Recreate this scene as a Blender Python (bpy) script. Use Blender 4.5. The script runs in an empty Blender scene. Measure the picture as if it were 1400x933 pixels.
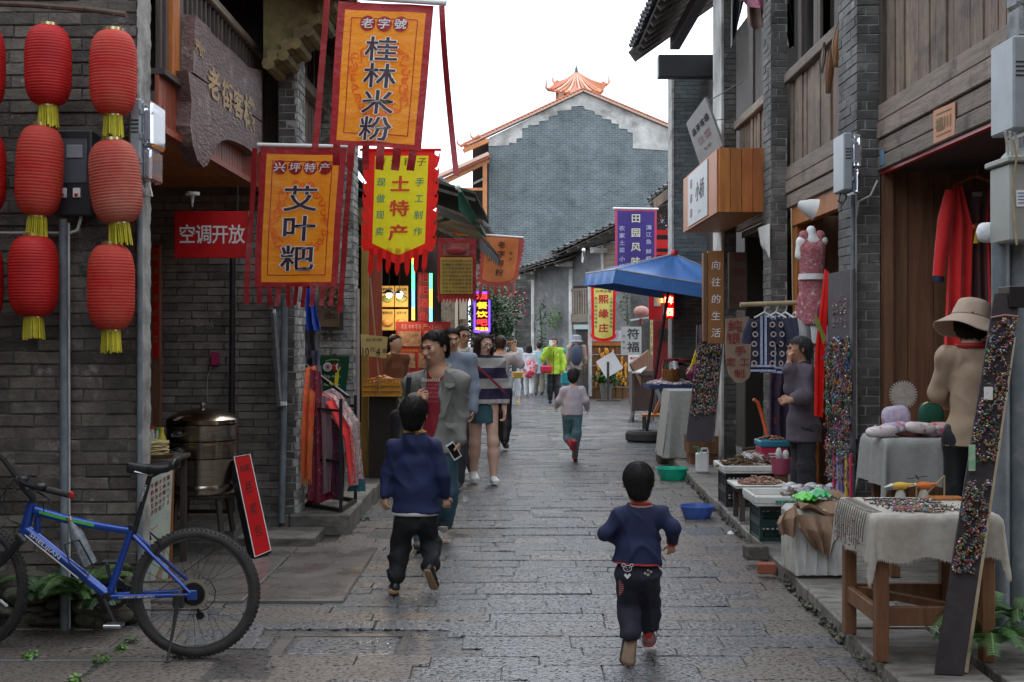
import bpy,bmesh,math,random
import numpy as np
from mathutils import Vector,Matrix
random.seed(7);np.random.seed(7)
R_=math.radians
SC=bpy.context.scene
COL=SC.collection
# ---- camera
F,CX,HY,EYE=1750.0,700.0,460.0,1.65
cam=bpy.data.objects.new('camera',bpy.data.cameras.new('camera'))
COL.objects.link(cam);SC.camera=cam
cam.location=(0,0,EYE);cam.rotation_euler=(R_(90),0,0)
cam.data.sensor_width=36;cam.data.lens=36*F/1400
cam.data.shift_y=-6.5/1400;cam.data.clip_start=.05;cam.data.clip_end=2000
# ---- sky (overcast) and sun
W=bpy.data.worlds.new('World');SC.world=W;W.use_nodes=True
wn,wl=W.node_tree.nodes,W.node_tree.links
SUN_EL,SUN_AZ=R_(62),R_(20)
sky=wn.new('ShaderNodeTexSky');sky.sky_type='NISHITA';sky.sun_disc=False
sky.sun_elevation=SUN_EL;sky.sun_rotation=SUN_AZ;sky.dust_density=4;sky.air_density=1.2
cl=wn.new('ShaderNodeRGB');cl.outputs[0].default_value=(13.6,14.9,16.6,1)
mx=wn.new('ShaderNodeMix');mx.data_type='RGBA';mx.inputs[0].default_value=.9
wl.new(sky.outputs[0],mx.inputs[6]);wl.new(cl.outputs[0],mx.inputs[7])
bg=wn['Background'];wl.new(mx.outputs[2],bg.inputs[0]);bg.inputs[1].default_value=.14
sun=bpy.data.objects.new('sun',bpy.data.lights.new('sun','SUN'));COL.objects.link(sun)
sun.data.energy=.8;sun.data.angle=R_(25);sun.data.color=(1,.96,.9)
_sd=Vector((math.sin(SUN_AZ)*math.cos(SUN_EL),math.cos(SUN_AZ)*math.cos(SUN_EL),math.sin(SUN_EL)))
sun.rotation_euler=_sd.to_track_quat('Z','Y').to_euler()
SC.view_settings.view_transform='Standard';SC.view_settings.look='None'
SC.view_settings.gamma=1;SC.view_settings.exposure=0.15
SC.cycles.use_denoising=True;SC.cycles.max_bounces=8;SC.cycles.diffuse_bounces=4
SC.cycles.sample_clamp_indirect=4
# ---- measuring helpers
def P(px,py,d):return Vector(((px-CX)/F*d,d,EYE-(py-HY)/F*d))
def G(px,py,z=0.0):
 d=(EYE-z)*F/(py-HY);return P(px,py,d)
def PX(px,py,X):return P(px,py,X*F/(px-CX))
def V(*a):return Vector(a)
# ---- mesh builder
class MB:
 def __init__(s):s.v=[];s.f=[]
 def add(s,v,f,M=None):
  n=len(s.v)
  s.v+=[tuple(M@Vector(p))for p in v]if M is not None else[tuple(p)for p in v]
  s.f+=[tuple(i+n for i in q)for q in f];return s
 def box(s,c,sz,M=None,b=0):
  hx,hy,hz=sz[0]/2,sz[1]/2,sz[2]/2
  if b<=0:
   v=[(c[0]+x*hx,c[1]+y*hy,c[2]+z*hz)for x in(-1,1)for y in(-1,1)for z in(-1,1)]
   return s.add(v,[(0,1,3,2),(4,6,7,5),(0,4,5,1),(2,3,7,6),(0,2,6,4),(1,5,7,3)],M)
  b=min(b,hx*.9,hy*.9,hz*.9);v=[];idx={}
  for x in(-1,1):
   for y in(-1,1):
    for z in(-1,1):
     for a in range(3):
      h=[hx-b,hy-b,hz-b];h[a]+=b
      idx[x,y,z,a]=len(v);v.append((c[0]+x*h[0],c[1]+y*h[1],c[2]+z*h[2]))
  f=[]
  for a in range(3):
   o,p=[(1,2),(2,0),(0,1)][a]
   for sg in(-1,1):
    q=[]
    for i,j in((-1,-1),(1,-1),(1,1),(-1,1)):
     k=[0]*3;k[a]=sg;k[o]=i;k[p]=j;q.append(idx[k[0],k[1],k[2],a])
    f.append(tuple(q)if sg>0 else tuple(q[::-1]))
   for i in(-1,1):
    for j in(-1,1):
     q=[]
     for e in(-1,1):
      k=[0]*3;k[a]=e;k[o]=i;k[p]=j
      q.append((idx[k[0],k[1],k[2],o],idx[k[0],k[1],k[2],p]))
     t=(q[0][0],q[0][1],q[1][1],q[1][0]);f.append(t if i*j<0 else t[::-1])
  for x in(-1,1):
   for y in(-1,1):
    for z in(-1,1):
     t=(idx[x,y,z,0],idx[x,y,z,1],idx[x,y,z,2]);f.append(t if x*y*z>0 else t[::-1])
  return s.add(v,f,M)
 def bx(s,x0,x1,y0,y1,z0,z1,b=0):
  return s.box(((x0+x1)/2,(y0+y1)/2,(z0+z1)/2),(abs(x1-x0),abs(y1-y0),abs(z1-z0)),None,b)
 def bar(s,a,b,w,h=None,up=(0,0,1),bv=0):
  a,b=Vector(a),Vector(b);h=h or w;z=(b-a);L=z.length;z=z/L
  u=Vector(up);x=u.cross(z)
  if x.length<1e-4:x=Vector((1,0,0)).cross(z)
  x.normalize();y=z.cross(x)
  M=Matrix(((x.x,y.x,z.x,a.x),(x.y,y.y,z.y,a.y),(x.z,y.z,z.z,a.z),(0,0,0,1)))
  return s.box((0,0,L/2),(w,h,L),M,bv)
 def tube(s,pts,r,n=8,cap=True,closed=False):
  pts=[Vector(p)for p in pts];m=len(pts);rr=r if isinstance(r,(list,tuple))else[r]*m
  prev=None;rings=[];v=[]
  for i,p in enumerate(pts):
   t=(pts[(i+1)%m]-pts[i-1])if closed else(pts[min(i+1,m-1)]-pts[max(i-1,0)])
   if t.length<1e-9:t=Vector((0,0,1))
   t.normalize()
   x=prev-t*prev.dot(t)if prev is not None else t.cross(Vector((0,0,1)))
   if x.length<1e-3:x=t.cross(Vector((0,1,0)))
   if x.length<1e-3:x=t.cross(Vector((1,0,0)))
   x.normalize();y=t.cross(x);prev=x
   for k in range(n):
    a=2*math.pi*k/n;v.append(p+(x*math.cos(a)+y*math.sin(a))*rr[i])
  f=[]
  for i in range(m if closed else m-1):
   j=(i+1)%m
   for k in range(n):
    f.append((i*n+k,i*n+(k+1)%n,j*n+(k+1)%n,j*n+k))
  if cap and not closed:f+=[tuple(range(n))[::-1],tuple((m-1)*n+k for k in range(n))]
  return s.add(v,f)
 def lathe(s,prof,c=(0,0,0),n=24,M=None):
  v=[];f=[]
  for r,z in prof:
   for k in range(n):
    a=2*math.pi*k/n;v.append((c[0]+r*math.cos(a),c[1]+r*math.sin(a),c[2]+z))
  for i in range(len(prof)-1):
   for k in range(n):f.append((i*n+k,i*n+(k+1)%n,(i+1)*n+(k+1)%n,(i+1)*n+k))
  return s.add(v,f,M)
 def ell(s,c,r,nu=12,nv=8,M=None):
  v=[];f=[]
  if not isinstance(r,(tuple,list)):r=(r,r,r)
  for j in range(nv+1):
   t=math.pi*j/nv
   for k in range(nu):
    a=2*math.pi*k/nu;v.append((c[0]+r[0]*math.sin(t)*math.cos(a),c[1]+r[1]*math.sin(t)*math.sin(a),c[2]+r[2]*math.cos(t)))
  for j in range(nv):
   for k in range(nu):f.append((j*nu+k,(j+1)*nu+k,(j+1)*nu+(k+1)%nu,j*nu+(k+1)%nu))
  return s.add(v,f,M)
 def prism(s,poly,M,t):
  n=len(poly);v=[(p[0],p[1],0)for p in poly]+[(p[0],p[1],t)for p in poly]
  f=[tuple(range(n))[::-1],tuple(range(n,2*n))]+[(i,(i+1)%n,n+(i+1)%n,n+i)for i in range(n)]
  return s.add(v,f,M)
 def quad(s,*p):return s.add(p,[tuple(range(len(p)))])
 def grid(s,fn,nu,nv,t=0):
  v=[Vector(fn(i/nu,j/nv))for j in range(nv+1)for i in range(nu+1)]
  f=[(j*(nu+1)+i,j*(nu+1)+i+1,(j+1)*(nu+1)+i+1,(j+1)*(nu+1)+i)for j in range(nv)for i in range(nu)]
  if t:
   nr=[Vector()]*len(v)
   for q in f:
    k=(v[q[1]]-v[q[0]]).cross(v[q[3]]-v[q[0]])
    for i in q:nr[i]=nr[i]+k
   w=[p-(k.normalized()*t if k.length>0 else Vector())for p,k in zip(v,nr)];n=len(v)
   f2=[tuple(i+n for i in q[::-1])for q in f];ed=[]
   A=lambda i,j:j*(nu+1)+i
   for i in range(nu):ed+=[(A(i+1,0),A(i,0),A(i,0)+n,A(i+1,0)+n),(A(i,nv),A(i+1,nv),A(i+1,nv)+n,A(i,nv)+n)]
   for j in range(nv):ed+=[(A(0,j),A(0,j+1),A(0,j+1)+n,A(0,j)+n),(A(nu,j+1),A(nu,j),A(nu,j)+n,A(nu,j+1)+n)]
   v,f=v+w,f+f2+ed
  return s.add(v,f)
 def mesh(s,name,mat=None,smooth=False,ang=40):
  me=bpy.data.meshes.new(name);me.from_pydata(s.v,[],s.f)
  if mat is not None:me.materials.append(mat)
  if smooth:
   me.polygons.foreach_set('use_smooth',[True]*len(me.polygons))
   if ang<180:me.set_sharp_from_angle(angle=R_(ang))
  me.update();return me
  # ---- objects, parts, tags
WM={}
def tag(o,label=None,cat=None,group=None,kind=None):
 if label:o['label']=label
 if cat:o['category']=cat
 if group:o['group']=group
 if kind:o['kind']=kind
 return o
def thing(name,label,cat,loc=(0,0,0),group=None,rz=0,kind=None):
 o=bpy.data.objects.new(name,None);COL.objects.link(o);o.location=loc;o.rotation_euler=(0,0,rz)
 o.empty_display_size=.1
 WM[o.name]=Matrix.Translation(Vector(loc))@Matrix.Rotation(rz,4,'Z')
 return tag(o,label,cat,group,kind)
def part(root,name,mb,mat,smooth=False,label=None,kind=None,ang=40,world=True):
 """mb in world coordinates becomes one mesh child of root (a thing, or a part sitting at the thing's origin)"""
 me=mb.mesh(name,mat,smooth,ang)if isinstance(mb,MB)else mb
 if mat is not None and not me.materials:me.materials.append(mat)
 M=WM.get(root.name,Matrix())
 if world:me.transform(M.inverted())
 o=bpy.data.objects.new(name,me);COL.objects.link(o);o.parent=root;WM[o.name]=M
 return tag(o,label,None,None,kind)
def solo(name,mb,mat,label=None,cat=None,group=None,kind=None,smooth=False,ang=40,base=None):
 """a thing that is one mesh"""
 me=mb.mesh(name,mat,smooth,ang)if isinstance(mb,MB)else mb
 o=bpy.data.objects.new(name,me);COL.objects.link(o)
 if base is None and len(me.vertices):
  a=np.empty(len(me.vertices)*3);me.vertices.foreach_get('co',a);a=a.reshape(-1,3)
  base=Vector(((a[:,0].min()+a[:,0].max())/2,(a[:,1].min()+a[:,1].max())/2,a[:,2].min()))
 me.transform(Matrix.Translation(-Vector(base)));o.location=base;WM[o.name]=Matrix.Translation(Vector(base))
 return tag(o,label,cat,group,kind)
def copy_tree(o,parent=None):
 c=o.copy();COL.objects.link(c)
 if parent is not None:c.parent=parent
 for ch in list(o.children):copy_tree(ch,c)
 return c
def clone(o,loc,label,rz=None):
 c=copy_tree(o);c.location=loc;c['label']=label
 if rz is not None:c.rotation_euler=(0,0,rz)
 return c
def piece(root,name,me,M):
 """alike pieces share mesh data; M is the world matrix of the piece"""
 o=bpy.data.objects.new(name,me);COL.objects.link(o);o.parent=root
 o.matrix_local=WM.get(root.name,Matrix()).inverted()@M
 return o
 # ---- materials
_MC={}
def mat(name,c,c2=None,s=4,rough=.7,metal=0,bump=0,bs=60,rnd=0,st=(1,1,1),spec=.5,c3=None,s3=1.2,t3=.62,emit=None,est=0,
trans=0,alpha=1,coat=0,rvar=0,obj=False,det=5,sheen=0,w3=.08,bd=.01,crough=.15,tl=0,big=0):
 if name in _MC:return _MC[name]
 m=bpy.data.materials.new(name);m.use_nodes=True;N,L=m.node_tree.nodes,m.node_tree.links
 b=N['Principled BSDF'];_MC[name]=m
 def rgb(x):return(x[0],x[1],x[2],1)
 if obj:src=N.new('ShaderNodeTexCoord').outputs['Object']
 else:src=N.new('ShaderNodeNewGeometry').outputs['Position']
 mp=N.new('ShaderNodeMapping');mp.inputs['Scale'].default_value=st;L.new(src,mp.inputs[0])
 col=None
 if c2 is not None:
  n=N.new('ShaderNodeTexNoise');n.inputs['Scale'].default_value=s;n.inputs['Detail'].default_value=det;n.inputs['Roughness'].default_value=.62
  L.new(mp.outputs[0],n.inputs['Vector'])
  r=N.new('ShaderNodeMapRange');r.inputs[1].default_value=.33;r.inputs[2].default_value=.67;L.new(n.outputs['Fac'],r.inputs[0])
  x=N.new('ShaderNodeMix');x.data_type='RGBA';x.inputs[6].default_value=rgb(c);x.inputs[7].default_value=rgb(c2);L.new(r.outputs[0],x.inputs[0]);col=x.outputs[2]
 else:
  x=N.new('ShaderNodeRGB');x.outputs[0].default_value=rgb(c);col=x.outputs[0]
 if c3 is not None:
  n=N.new('ShaderNodeTexNoise');n.inputs['Scale'].default_value=s3;n.inputs['Detail'].default_value=8;n.inputs['Roughness'].default_value=.7
  L.new(src,n.inputs['Vector'])
  r=N.new('ShaderNodeMapRange');r.inputs[1].default_value=t3-w3;r.inputs[2].default_value=t3+w3;L.new(n.outputs['Fac'],r.inputs[0])
  x=N.new('ShaderNodeMix');x.data_type='RGBA';x.inputs[7].default_value=rgb(c3);L.new(col,x.inputs[6]);L.new(r.outputs[0],x.inputs[0]);col=x.outputs[2]
 if big:
  n=N.new('ShaderNodeTexNoise');n.inputs['Scale'].default_value=1.1;n.inputs['Detail'].default_value=7;n.inputs['Roughness'].default_value=.68;L.new(src,n.inputs['Vector'])
  r=N.new('ShaderNodeMapRange');r.inputs[1].default_value=.36;r.inputs[2].default_value=.64;r.inputs[3].default_value=1-big;r.inputs[4].default_value=1+big;L.new(n.outputs['Fac'],r.inputs[0])
  h=N.new('ShaderNodeHueSaturation');L.new(r.outputs[0],h.inputs['Value']);L.new(col,h.inputs['Color']);col=h.outputs[0]
 if rnd:
  oi=N.new('ShaderNodeObjectInfo');g=N.new('ShaderNodeNewGeometry');a=N.new('ShaderNodeMath');a.operation='ADD'
  L.new(oi.outputs['Random'],a.inputs[0]);L.new(g.outputs['Random Per Island'],a.inputs[1])
  fr=N.new('ShaderNodeMath');fr.operation='FRACT';L.new(a.outputs[0],fr.inputs[0])
  r=N.new('ShaderNodeMapRange');r.inputs[3].default_value=1-rnd;r.inputs[4].default_value=1+rnd;L.new(fr.outputs[0],r.inputs[0])
  h=N.new('ShaderNodeHueSaturation');L.new(r.outputs[0],h.inputs['Value']);L.new(col,h.inputs['Color'])
  q=N.new('ShaderNodeMapRange');q.inputs[3].default_value=.5-rnd*.05;q.inputs[4].default_value=.5+rnd*.05
  f2=N.new('ShaderNodeMath');f2.operation='MULTIPLY';f2.inputs[1].default_value=7.31;L.new(a.outputs[0],f2.inputs[0])
  f3=N.new('ShaderNodeMath');f3.operation='FRACT';L.new(f2.outputs[0],f3.inputs[0]);L.new(f3.outputs[0],q.inputs[0]);L.new(q.outputs[0],h.inputs['Hue'])
  col=h.outputs[0]
 L.new(col,b.inputs['Base Color'])
 b.inputs['Roughness'].default_value=rough;b.inputs['Metallic'].default_value=metal
 b.inputs['Specular IOR Level'].default_value=spec;b.inputs['Coat Weight'].default_value=coat;b.inputs['Coat Roughness'].default_value=.15
 b.inputs['Transmission Weight'].default_value=trans;b.inputs['Alpha'].default_value=alpha;b.inputs['Sheen Weight'].default_value=sheen
 if rvar:
  n=N.new('ShaderNodeTexNoise');n.inputs['Scale'].default_value=3.3;n.inputs['Detail'].default_value=6;L.new(src,n.inputs['Vector'])
  r=N.new('ShaderNodeMapRange');r.inputs[1].default_value=.35;r.inputs[2].default_value=.65;r.inputs[3].default_value=max(0.02,rough-rvar);r.inputs[4].default_value=min(1,rough+rvar)
  L.new(n.outputs['Fac'],r.inputs[0]);L.new(r.outputs[0],b.inputs['Roughness'])
 if bump:
  n=N.new('ShaderNodeTexNoise');n.inputs['Scale'].default_value=bs;n.inputs['Detail'].default_value=5;n.inputs['Roughness'].default_value=.6
  L.new(mp.outputs[0],n.inputs['Vector']);u=N.new('ShaderNodeBump');u.inputs['Strength'].default_value=bump;u.inputs['Distance'].default_value=bd
  L.new(n.outputs['Fac'],u.inputs['Height']);L.new(u.outputs[0],b.inputs['Normal'])
  if coat:L.new(u.outputs[0],b.inputs['Coat Normal']);b.inputs['Coat Roughness'].default_value=crough;b.inputs['Coat IOR'].default_value=1.5
 if tl:
  tr=N.new('ShaderNodeBsdfTranslucent');L.new(col,tr.inputs['Color']);ms=N.new('ShaderNodeMixShader');ms.inputs[0].default_value=tl
  out=N['Material Output'];L.new(b.outputs[0],ms.inputs[1]);L.new(tr.outputs[0],ms.inputs[2]);L.new(ms.outputs[0],out.inputs['Surface'])
 if emit is not None:
  b.inputs['Emission Color'].default_value=rgb(emit);b.inputs['Emission Strength'].default_value=est
 return m
 # ---- lettering
_TC={}
def glyph(ch,bold):
 k=(ch,bold)
 if k not in _TC:
  cu=bpy.data.curves.new('t','FONT');cu.body=ch;cu.offset=bold;cu.resolution_u=2
  o=bpy.data.objects.new('t',cu)
  me=bpy.data.meshes.new_from_object(o)
  _TC[k]=([tuple(v.co)for v in me.vertices],[tuple(p.vertices)for p in me.polygons])
  bpy.data.objects.remove(o);bpy.data.curves.remove(cu);bpy.data.meshes.remove(me)
 return _TC[k]
_ref=glyph('国',0)[0]
_rx=(min(p[0]for p in _ref),max(p[0]for p in _ref));_ry=(min(p[1]for p in _ref),max(p[1]for p in _ref))
_cx,_cy,_sw,_sh=sum(_rx)/2,sum(_ry)/2,(_rx[1]-_rx[0])/.9,(_ry[1]-_ry[0])/.9
def put(mb,ch,x,y,w,h,S,bold=.01,shear=0):
 """one CJK character centred at x,y (local sheet coordinates) mapped by S; bold strokes are stacked shifted copies"""
 vs,fs=glyph(ch,0);k=0;m=4 if bold<.03 else 10;h=h*.86
 for i in range(m if bold>.008 else 1):
  n=len(mb.v);a=6.2832*(i+.5)/m;dx,dy=(math.cos(a)*bold*.8,math.sin(a)*bold*.8)if bold>.008 else(0,0)
  for p in vs:
   a,b=((p[0]-_cx)/_sw+dx)*w,((p[1]-_cy)/_sh+dy)*h;q=S(x+a+shear*b,y+b)
   mb.v.append((q[0]-.0003*i,q[1]-.0004*i,q[2]))
  mb.f+=[tuple(j+n for j in q)for q in fs]
def line(mb,txt,x,y,h,S,bold=.01,wid=None):
 """a latin or mixed line centred at x,y, cap height h"""
 vs,fs=glyph(txt,min(bold,.008))
 if not vs:return
 x0,x1=min(p[0]for p in vs),max(p[0]for p in vs);k=h/.72;kx=wid/(x1-x0)if wid else k;n=len(mb.v)
 for p in vs:mb.v.append(tuple(S(x+(p[0]-(x0+x1)/2)*kx,y+(p[1]-.36)*k)))
 mb.f+=[tuple(i+n for i in q)for q in fs]
def plane_map(o,ux,uy,off=.004):
 o,ux,uy=Vector(o),Vector(ux).normalized(),Vector(uy).normalized();nn=ux.cross(uy)
 return lambda x,y:o+ux*x+uy*y+nn*off
 # ---- smooth bodies: distance fields meshed by surface nets
def _cone(a,b,ra,rb):
 a,b=np.array(a,float),np.array(b,float);ab=b-a;L2=max(ab@ab,1e-9);m=max(ra,rb)
 def f(X,Y,Z):
  x,y,z=X-a[0],Y-a[1],Z-a[2]
  t=np.clip((x*ab[0]+y*ab[1]+z*ab[2])/L2,0,1)
  return np.sqrt((x-t*ab[0])**2+(y-t*ab[1])**2+(z-t*ab[2])**2)-(ra+(rb-ra)*t)
 return f,np.minimum(a,b)-m,np.maximum(a,b)+m
def _ecap(a,b,r0,r1,side):
 """capsule with elliptical section: r = (along side, across)"""
 a,b,s=np.array(a,float),np.array(b,float),np.array(side,float);ab=b-a;L=max(np.sqrt(ab@ab),1e-6);d=ab/L
 s=s-d*(s@d);s/=np.sqrt(s@s);w=np.cross(d,s);m=max(max(r0),max(r1))
 def f(X,Y,Z):
  x,y,z=X-a[0],Y-a[1],Z-a[2];h=x*d[0]+y*d[1]+z*d[2];t=np.clip(h/L,0,1)
  rx,ry=r0[0]+(r1[0]-r0[0])*t,r0[1]+(r1[1]-r0[1])*t;rm=np.minimum(rx,ry);e=(h-t*L)/rm
  u,v=(x*s[0]+y*s[1]+z*s[2])/rx,(x*w[0]+y*w[1]+z*w[2])/ry
  return(np.sqrt(u*u+v*v+e*e)-1)*rm
 return f,np.minimum(a,b)-m,np.maximum(a,b)+m
def _ell(c,r,ax=None):
 c=np.array(c,float);A=np.eye(3)if ax is None else np.array(ax,float);m=max(r)
 def f(X,Y,Z):
  x,y,z=X-c[0],Y-c[1],Z-c[2]
  q=[(x*A[i][0]+y*A[i][1]+z*A[i][2])for i in range(3)]
  k0=np.sqrt(sum((q[i]/r[i])**2 for i in range(3)));k1=np.sqrt(sum((q[i]/r[i]**2)**2 for i in range(3)))
  return k0*(k0-1)/np.maximum(k1,1e-6)
 return f,c-m,c+m
def _half(p,n):
 p,n=np.array(p,float),np.array(n,float);n=n/np.sqrt(n@n)
 return lambda X,Y,Z:(X-p[0])*n[0]+(Y-p[1])*n[1]+(Z-p[2])*n[2]
class SD:
 def __init__(s):s.p=[]
 def cone(s,a,b,ra,rb,k=.02):s.p.append(('u',_cone(a,b,ra,rb),k));return s
 def ecap(s,a,b,r0,r1,side,k=.02):s.p.append(('u',_ecap(a,b,r0,r1,side),k));return s
 def ell(s,c,r,ax=None,k=.02):s.p.append(('u',_ell(c,r,ax),k));return s
 def sub_ell(s,c,r,ax=None,k=.01):s.p.append(('s',_ell(c,r,ax),k));return s
 def sub_cone(s,a,b,ra,rb,k=.01):s.p.append(('s',_cone(a,b,ra,rb),k));return s
 def cut(s,p,n):s.p.append(('c',_half(p,n),0));return s
 def subfn(s,fn):s.p.append(('f',fn,0));return s
 def mesh(s,name,h,mt=None,disp=None):
  us=[q for q in s.p if q[0]=='u']
  lo=np.min([q[1][1]-q[2]for q in us],axis=0)-3*h;hi=np.max([q[1][2]+q[2]for q in us],axis=0)+3*h
  n=np.ceil((hi-lo)/h).astype(int)+1
  ax=[lo[i]+h*np.arange(n[i])for i in range(3)]
  Fd=np.full(n,.12,np.float32)
  for op,pr,k in s.p:
   if op in 'cf':
    X,Y,Z=ax[0][:,None,None],ax[1][None,:,None],ax[2][None,None,:]
    Fd=np.maximum(Fd,pr(X,Y,Z).astype(np.float32));continue
   fn,a,b=pr;pad=k+2.5*h
   i0=np.clip(np.floor((a-pad-lo)/h).astype(int),0,n-1);i1=np.clip(np.ceil((b+pad-lo)/h).astype(int)+1,1,n)
   if(i1<=i0).any():continue
   X,Y,Z=ax[0][i0[0]:i1[0],None,None],ax[1][None,i0[1]:i1[1],None],ax[2][None,None,i0[2]:i1[2]]
   dd=fn(X,Y,Z).astype(np.float32);sl=tuple(slice(i0[i],i1[i])for i in range(3));cur=Fd[sl]
   if op=='u':
    t=np.clip(.5+.5*(cur-dd)/k,0,1);Fd[sl]=cur*(1-t)+dd*t-k*t*(1-t)
   else:
    t=np.clip(.5-.5*(cur+dd)/k,0,1);Fd[sl]=cur*(1-t)-dd*t+k*t*(1-t)
  return nets(Fd,lo,h,name,mt,disp)
def nets(Fd,lo,h,name,mt,disp):
 S=Fd<0;nx,ny,nz=Fd.shape
 c=np.zeros((nx-1,ny-1,nz-1),np.int8)
 for a in(0,1):
  for b in(0,1):
   for d in(0,1):c+=S[a:nx-1+a,b:ny-1+b,d:nz-1+d]
 I,J,K=np.nonzero((c>0)&(c<8));N=len(I)
 me=bpy.data.meshes.new(name)
 if N==0:return me
 pos=np.zeros((N,3));cnt=np.zeros(N)
 for axis in range(3):
  o=[i for i in range(3)if i!=axis]
  for a in(0,1):
   for b in(0,1):
    q0=[0,0,0];q0[o[0]]=a;q0[o[1]]=b;q1=list(q0);q1[axis]=1
    f0=Fd[I+q0[0],J+q0[1],K+q0[2]];f1=Fd[I+q1[0],J+q1[1],K+q1[2]]
    m=(f0<0)!=(f1<0);t=np.where(m,f0/np.where(m,f0-f1,1),0)
    for i in range(3):pos[:,i]+=np.where(m,q0[i]+(t if i==axis else 0),0)
    cnt+=m
 V_=lo+h*(np.stack([I,J,K],1)+pos/cnt[:,None])
 idx=np.full((nx-1,ny-1,nz-1),-1,np.int32);idx[I,J,K]=np.arange(N)
 qs=[]
 for axis in range(3):
  sl0=[slice(1,None)]*3;A=S;sa=[slice(1,m-1)for m in S.shape];sb=list(sa);sa[axis]=slice(0,S.shape[axis]-1);sb[axis]=slice(1,S.shape[axis])
  a_,b_=S[tuple(sa)],S[tuple(sb)];off=[1,1,1];off[axis]=0
  E=np.argwhere(a_!=b_);flip=a_[tuple(E.T)]
  E=E+np.array(off);u,v=[(1,2),(2,0),(0,1)][axis]
  def g(du,dv):
   e=E.copy();e[:,u]-=du;e[:,v]-=dv;return idx[e[:,0],e[:,1],e[:,2]]
  q=np.stack([g(1,1),g(0,1),g(0,0),g(1,0)],1);q[~flip]=q[~flip][:,::-1];qs.append(q)
 q=np.concatenate(qs);q=q[(q>=0).all(1)]
 me.vertices.add(N);me.vertices.foreach_set('co',V_.astype(np.float32).ravel())
 me.loops.add(len(q)*4);me.loops.foreach_set('vertex_index',q.astype(np.int32).ravel())
 me.polygons.add(len(q));me.polygons.foreach_set('loop_start',np.arange(len(q),dtype=np.int32)*4)
 me.update(calc_edges=True);me.validate()
 me.polygons.foreach_set('use_smooth',np.ones(len(me.polygons),bool))
 if disp is not None:
  nr=np.empty(len(me.vertices)*3,np.float32);me.vertex_normals.foreach_get('vector',nr);nr=nr.reshape(-1,3)
  co=np.empty_like(nr).ravel();me.vertices.foreach_get('co',co);co=co.reshape(-1,3)
  co=co+nr*disp(co)[:,None];me.vertices.foreach_set('co',co.astype(np.float32).ravel());me.update()
 if mt is not None:me.materials.append(mt)
 return me
def folds(amp,fx=(9,7,30),seed=0,tw=2.2):
 """cloth folds: warped ridges that come and go"""
 def f(c):
  x,y,z=c[:,0]*fx[0],c[:,1]*fx[1],c[:,2]*fx[2]
  w=np.sin(1.3*x+.7*y+seed)+np.sin(.8*y-1.1*x+.21*z+seed*2)+.5*np.sin(2.7*x+.33*z+seed)
  r1=1-np.abs(np.sin(.5*z+tw*w*.6+seed*3))**.8*1.6;r2=1-np.abs(np.sin(.31*z-1.1*w+1.6*x+seed))**.8*1.6;m1=np.clip(np.sin(1.1*x-1.7*y+.23*z+seed)+.35,0,1.2);m2=np.clip(np.sin(-.9*x+1.3*y+.19*z+seed*4)+.35,0,1.2)
  return np.maximum(amp*(r1*m1+r2*m2*.9+.25*np.sin(1.7*z+1.4*w-3*x)),-.3*amp)
 return f
 # ---- palette
m_brick=mat('brick_grey_brown',(.075,.062,.052),(.14,.118,.098),9,.8,bump=.7,bs=55,rnd=.42,c3=(.3,.275,.24),s3=6,t3=.64,w3=.06,big=.45)
m_brick2=mat('brick_dark_grey',(.07,.068,.064),(.13,.123,.115),8,.8,bump=.6,bs=60,rnd=.3,c3=(.3,.3,.28),s3=6,t3=.66,w3=.05,big=.4)
m_brick3=mat('brick_blue_grey',(.07,.084,.088),(.115,.13,.13),8,.72,bump=.4,bs=60,rnd=.26,big=.3,c3=(.28,.29,.28),s3=7,t3=.7,w3=.04)
m_white_brick=mat('brick_whitewashed',(.3,.3,.28),(.5,.5,.47),14,.85,bump=.8,bs=70,rnd=.25,c3=(.14,.13,.12),s3=9,t3=.56,w3=.04)
m_brick_b=mat('brick_alcove',(.16,.145,.128),(.27,.245,.22),9,.8,bump=.7,bs=55,rnd=.3,c3=(.42,.4,.37),s3=5,t3=.68,w3=.05)
m_mortar=mat('mortar',(.16,.145,.125),(.07,.062,.054),7,.95,bump=.9,bs=90)
m_mortar_l=mat('mortar_pale',(.36,.35,.32),(.27,.26,.24),7,.95,bump=.5,bs=90)
m_plaster=mat('old_plaster',(.4,.385,.355),(.24,.23,.21),7,.9,bump=.8,bs=40,c3=(.12,.11,.1),s3=4,t3=.6)
m_plaster_w=mat('white_plaster',(.56,.55,.52),(.36,.35,.325),1.8,.9,bump=.5,bs=20,c3=(.22,.21,.19),s3=1.0,t3=.58,big=.25)
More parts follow.
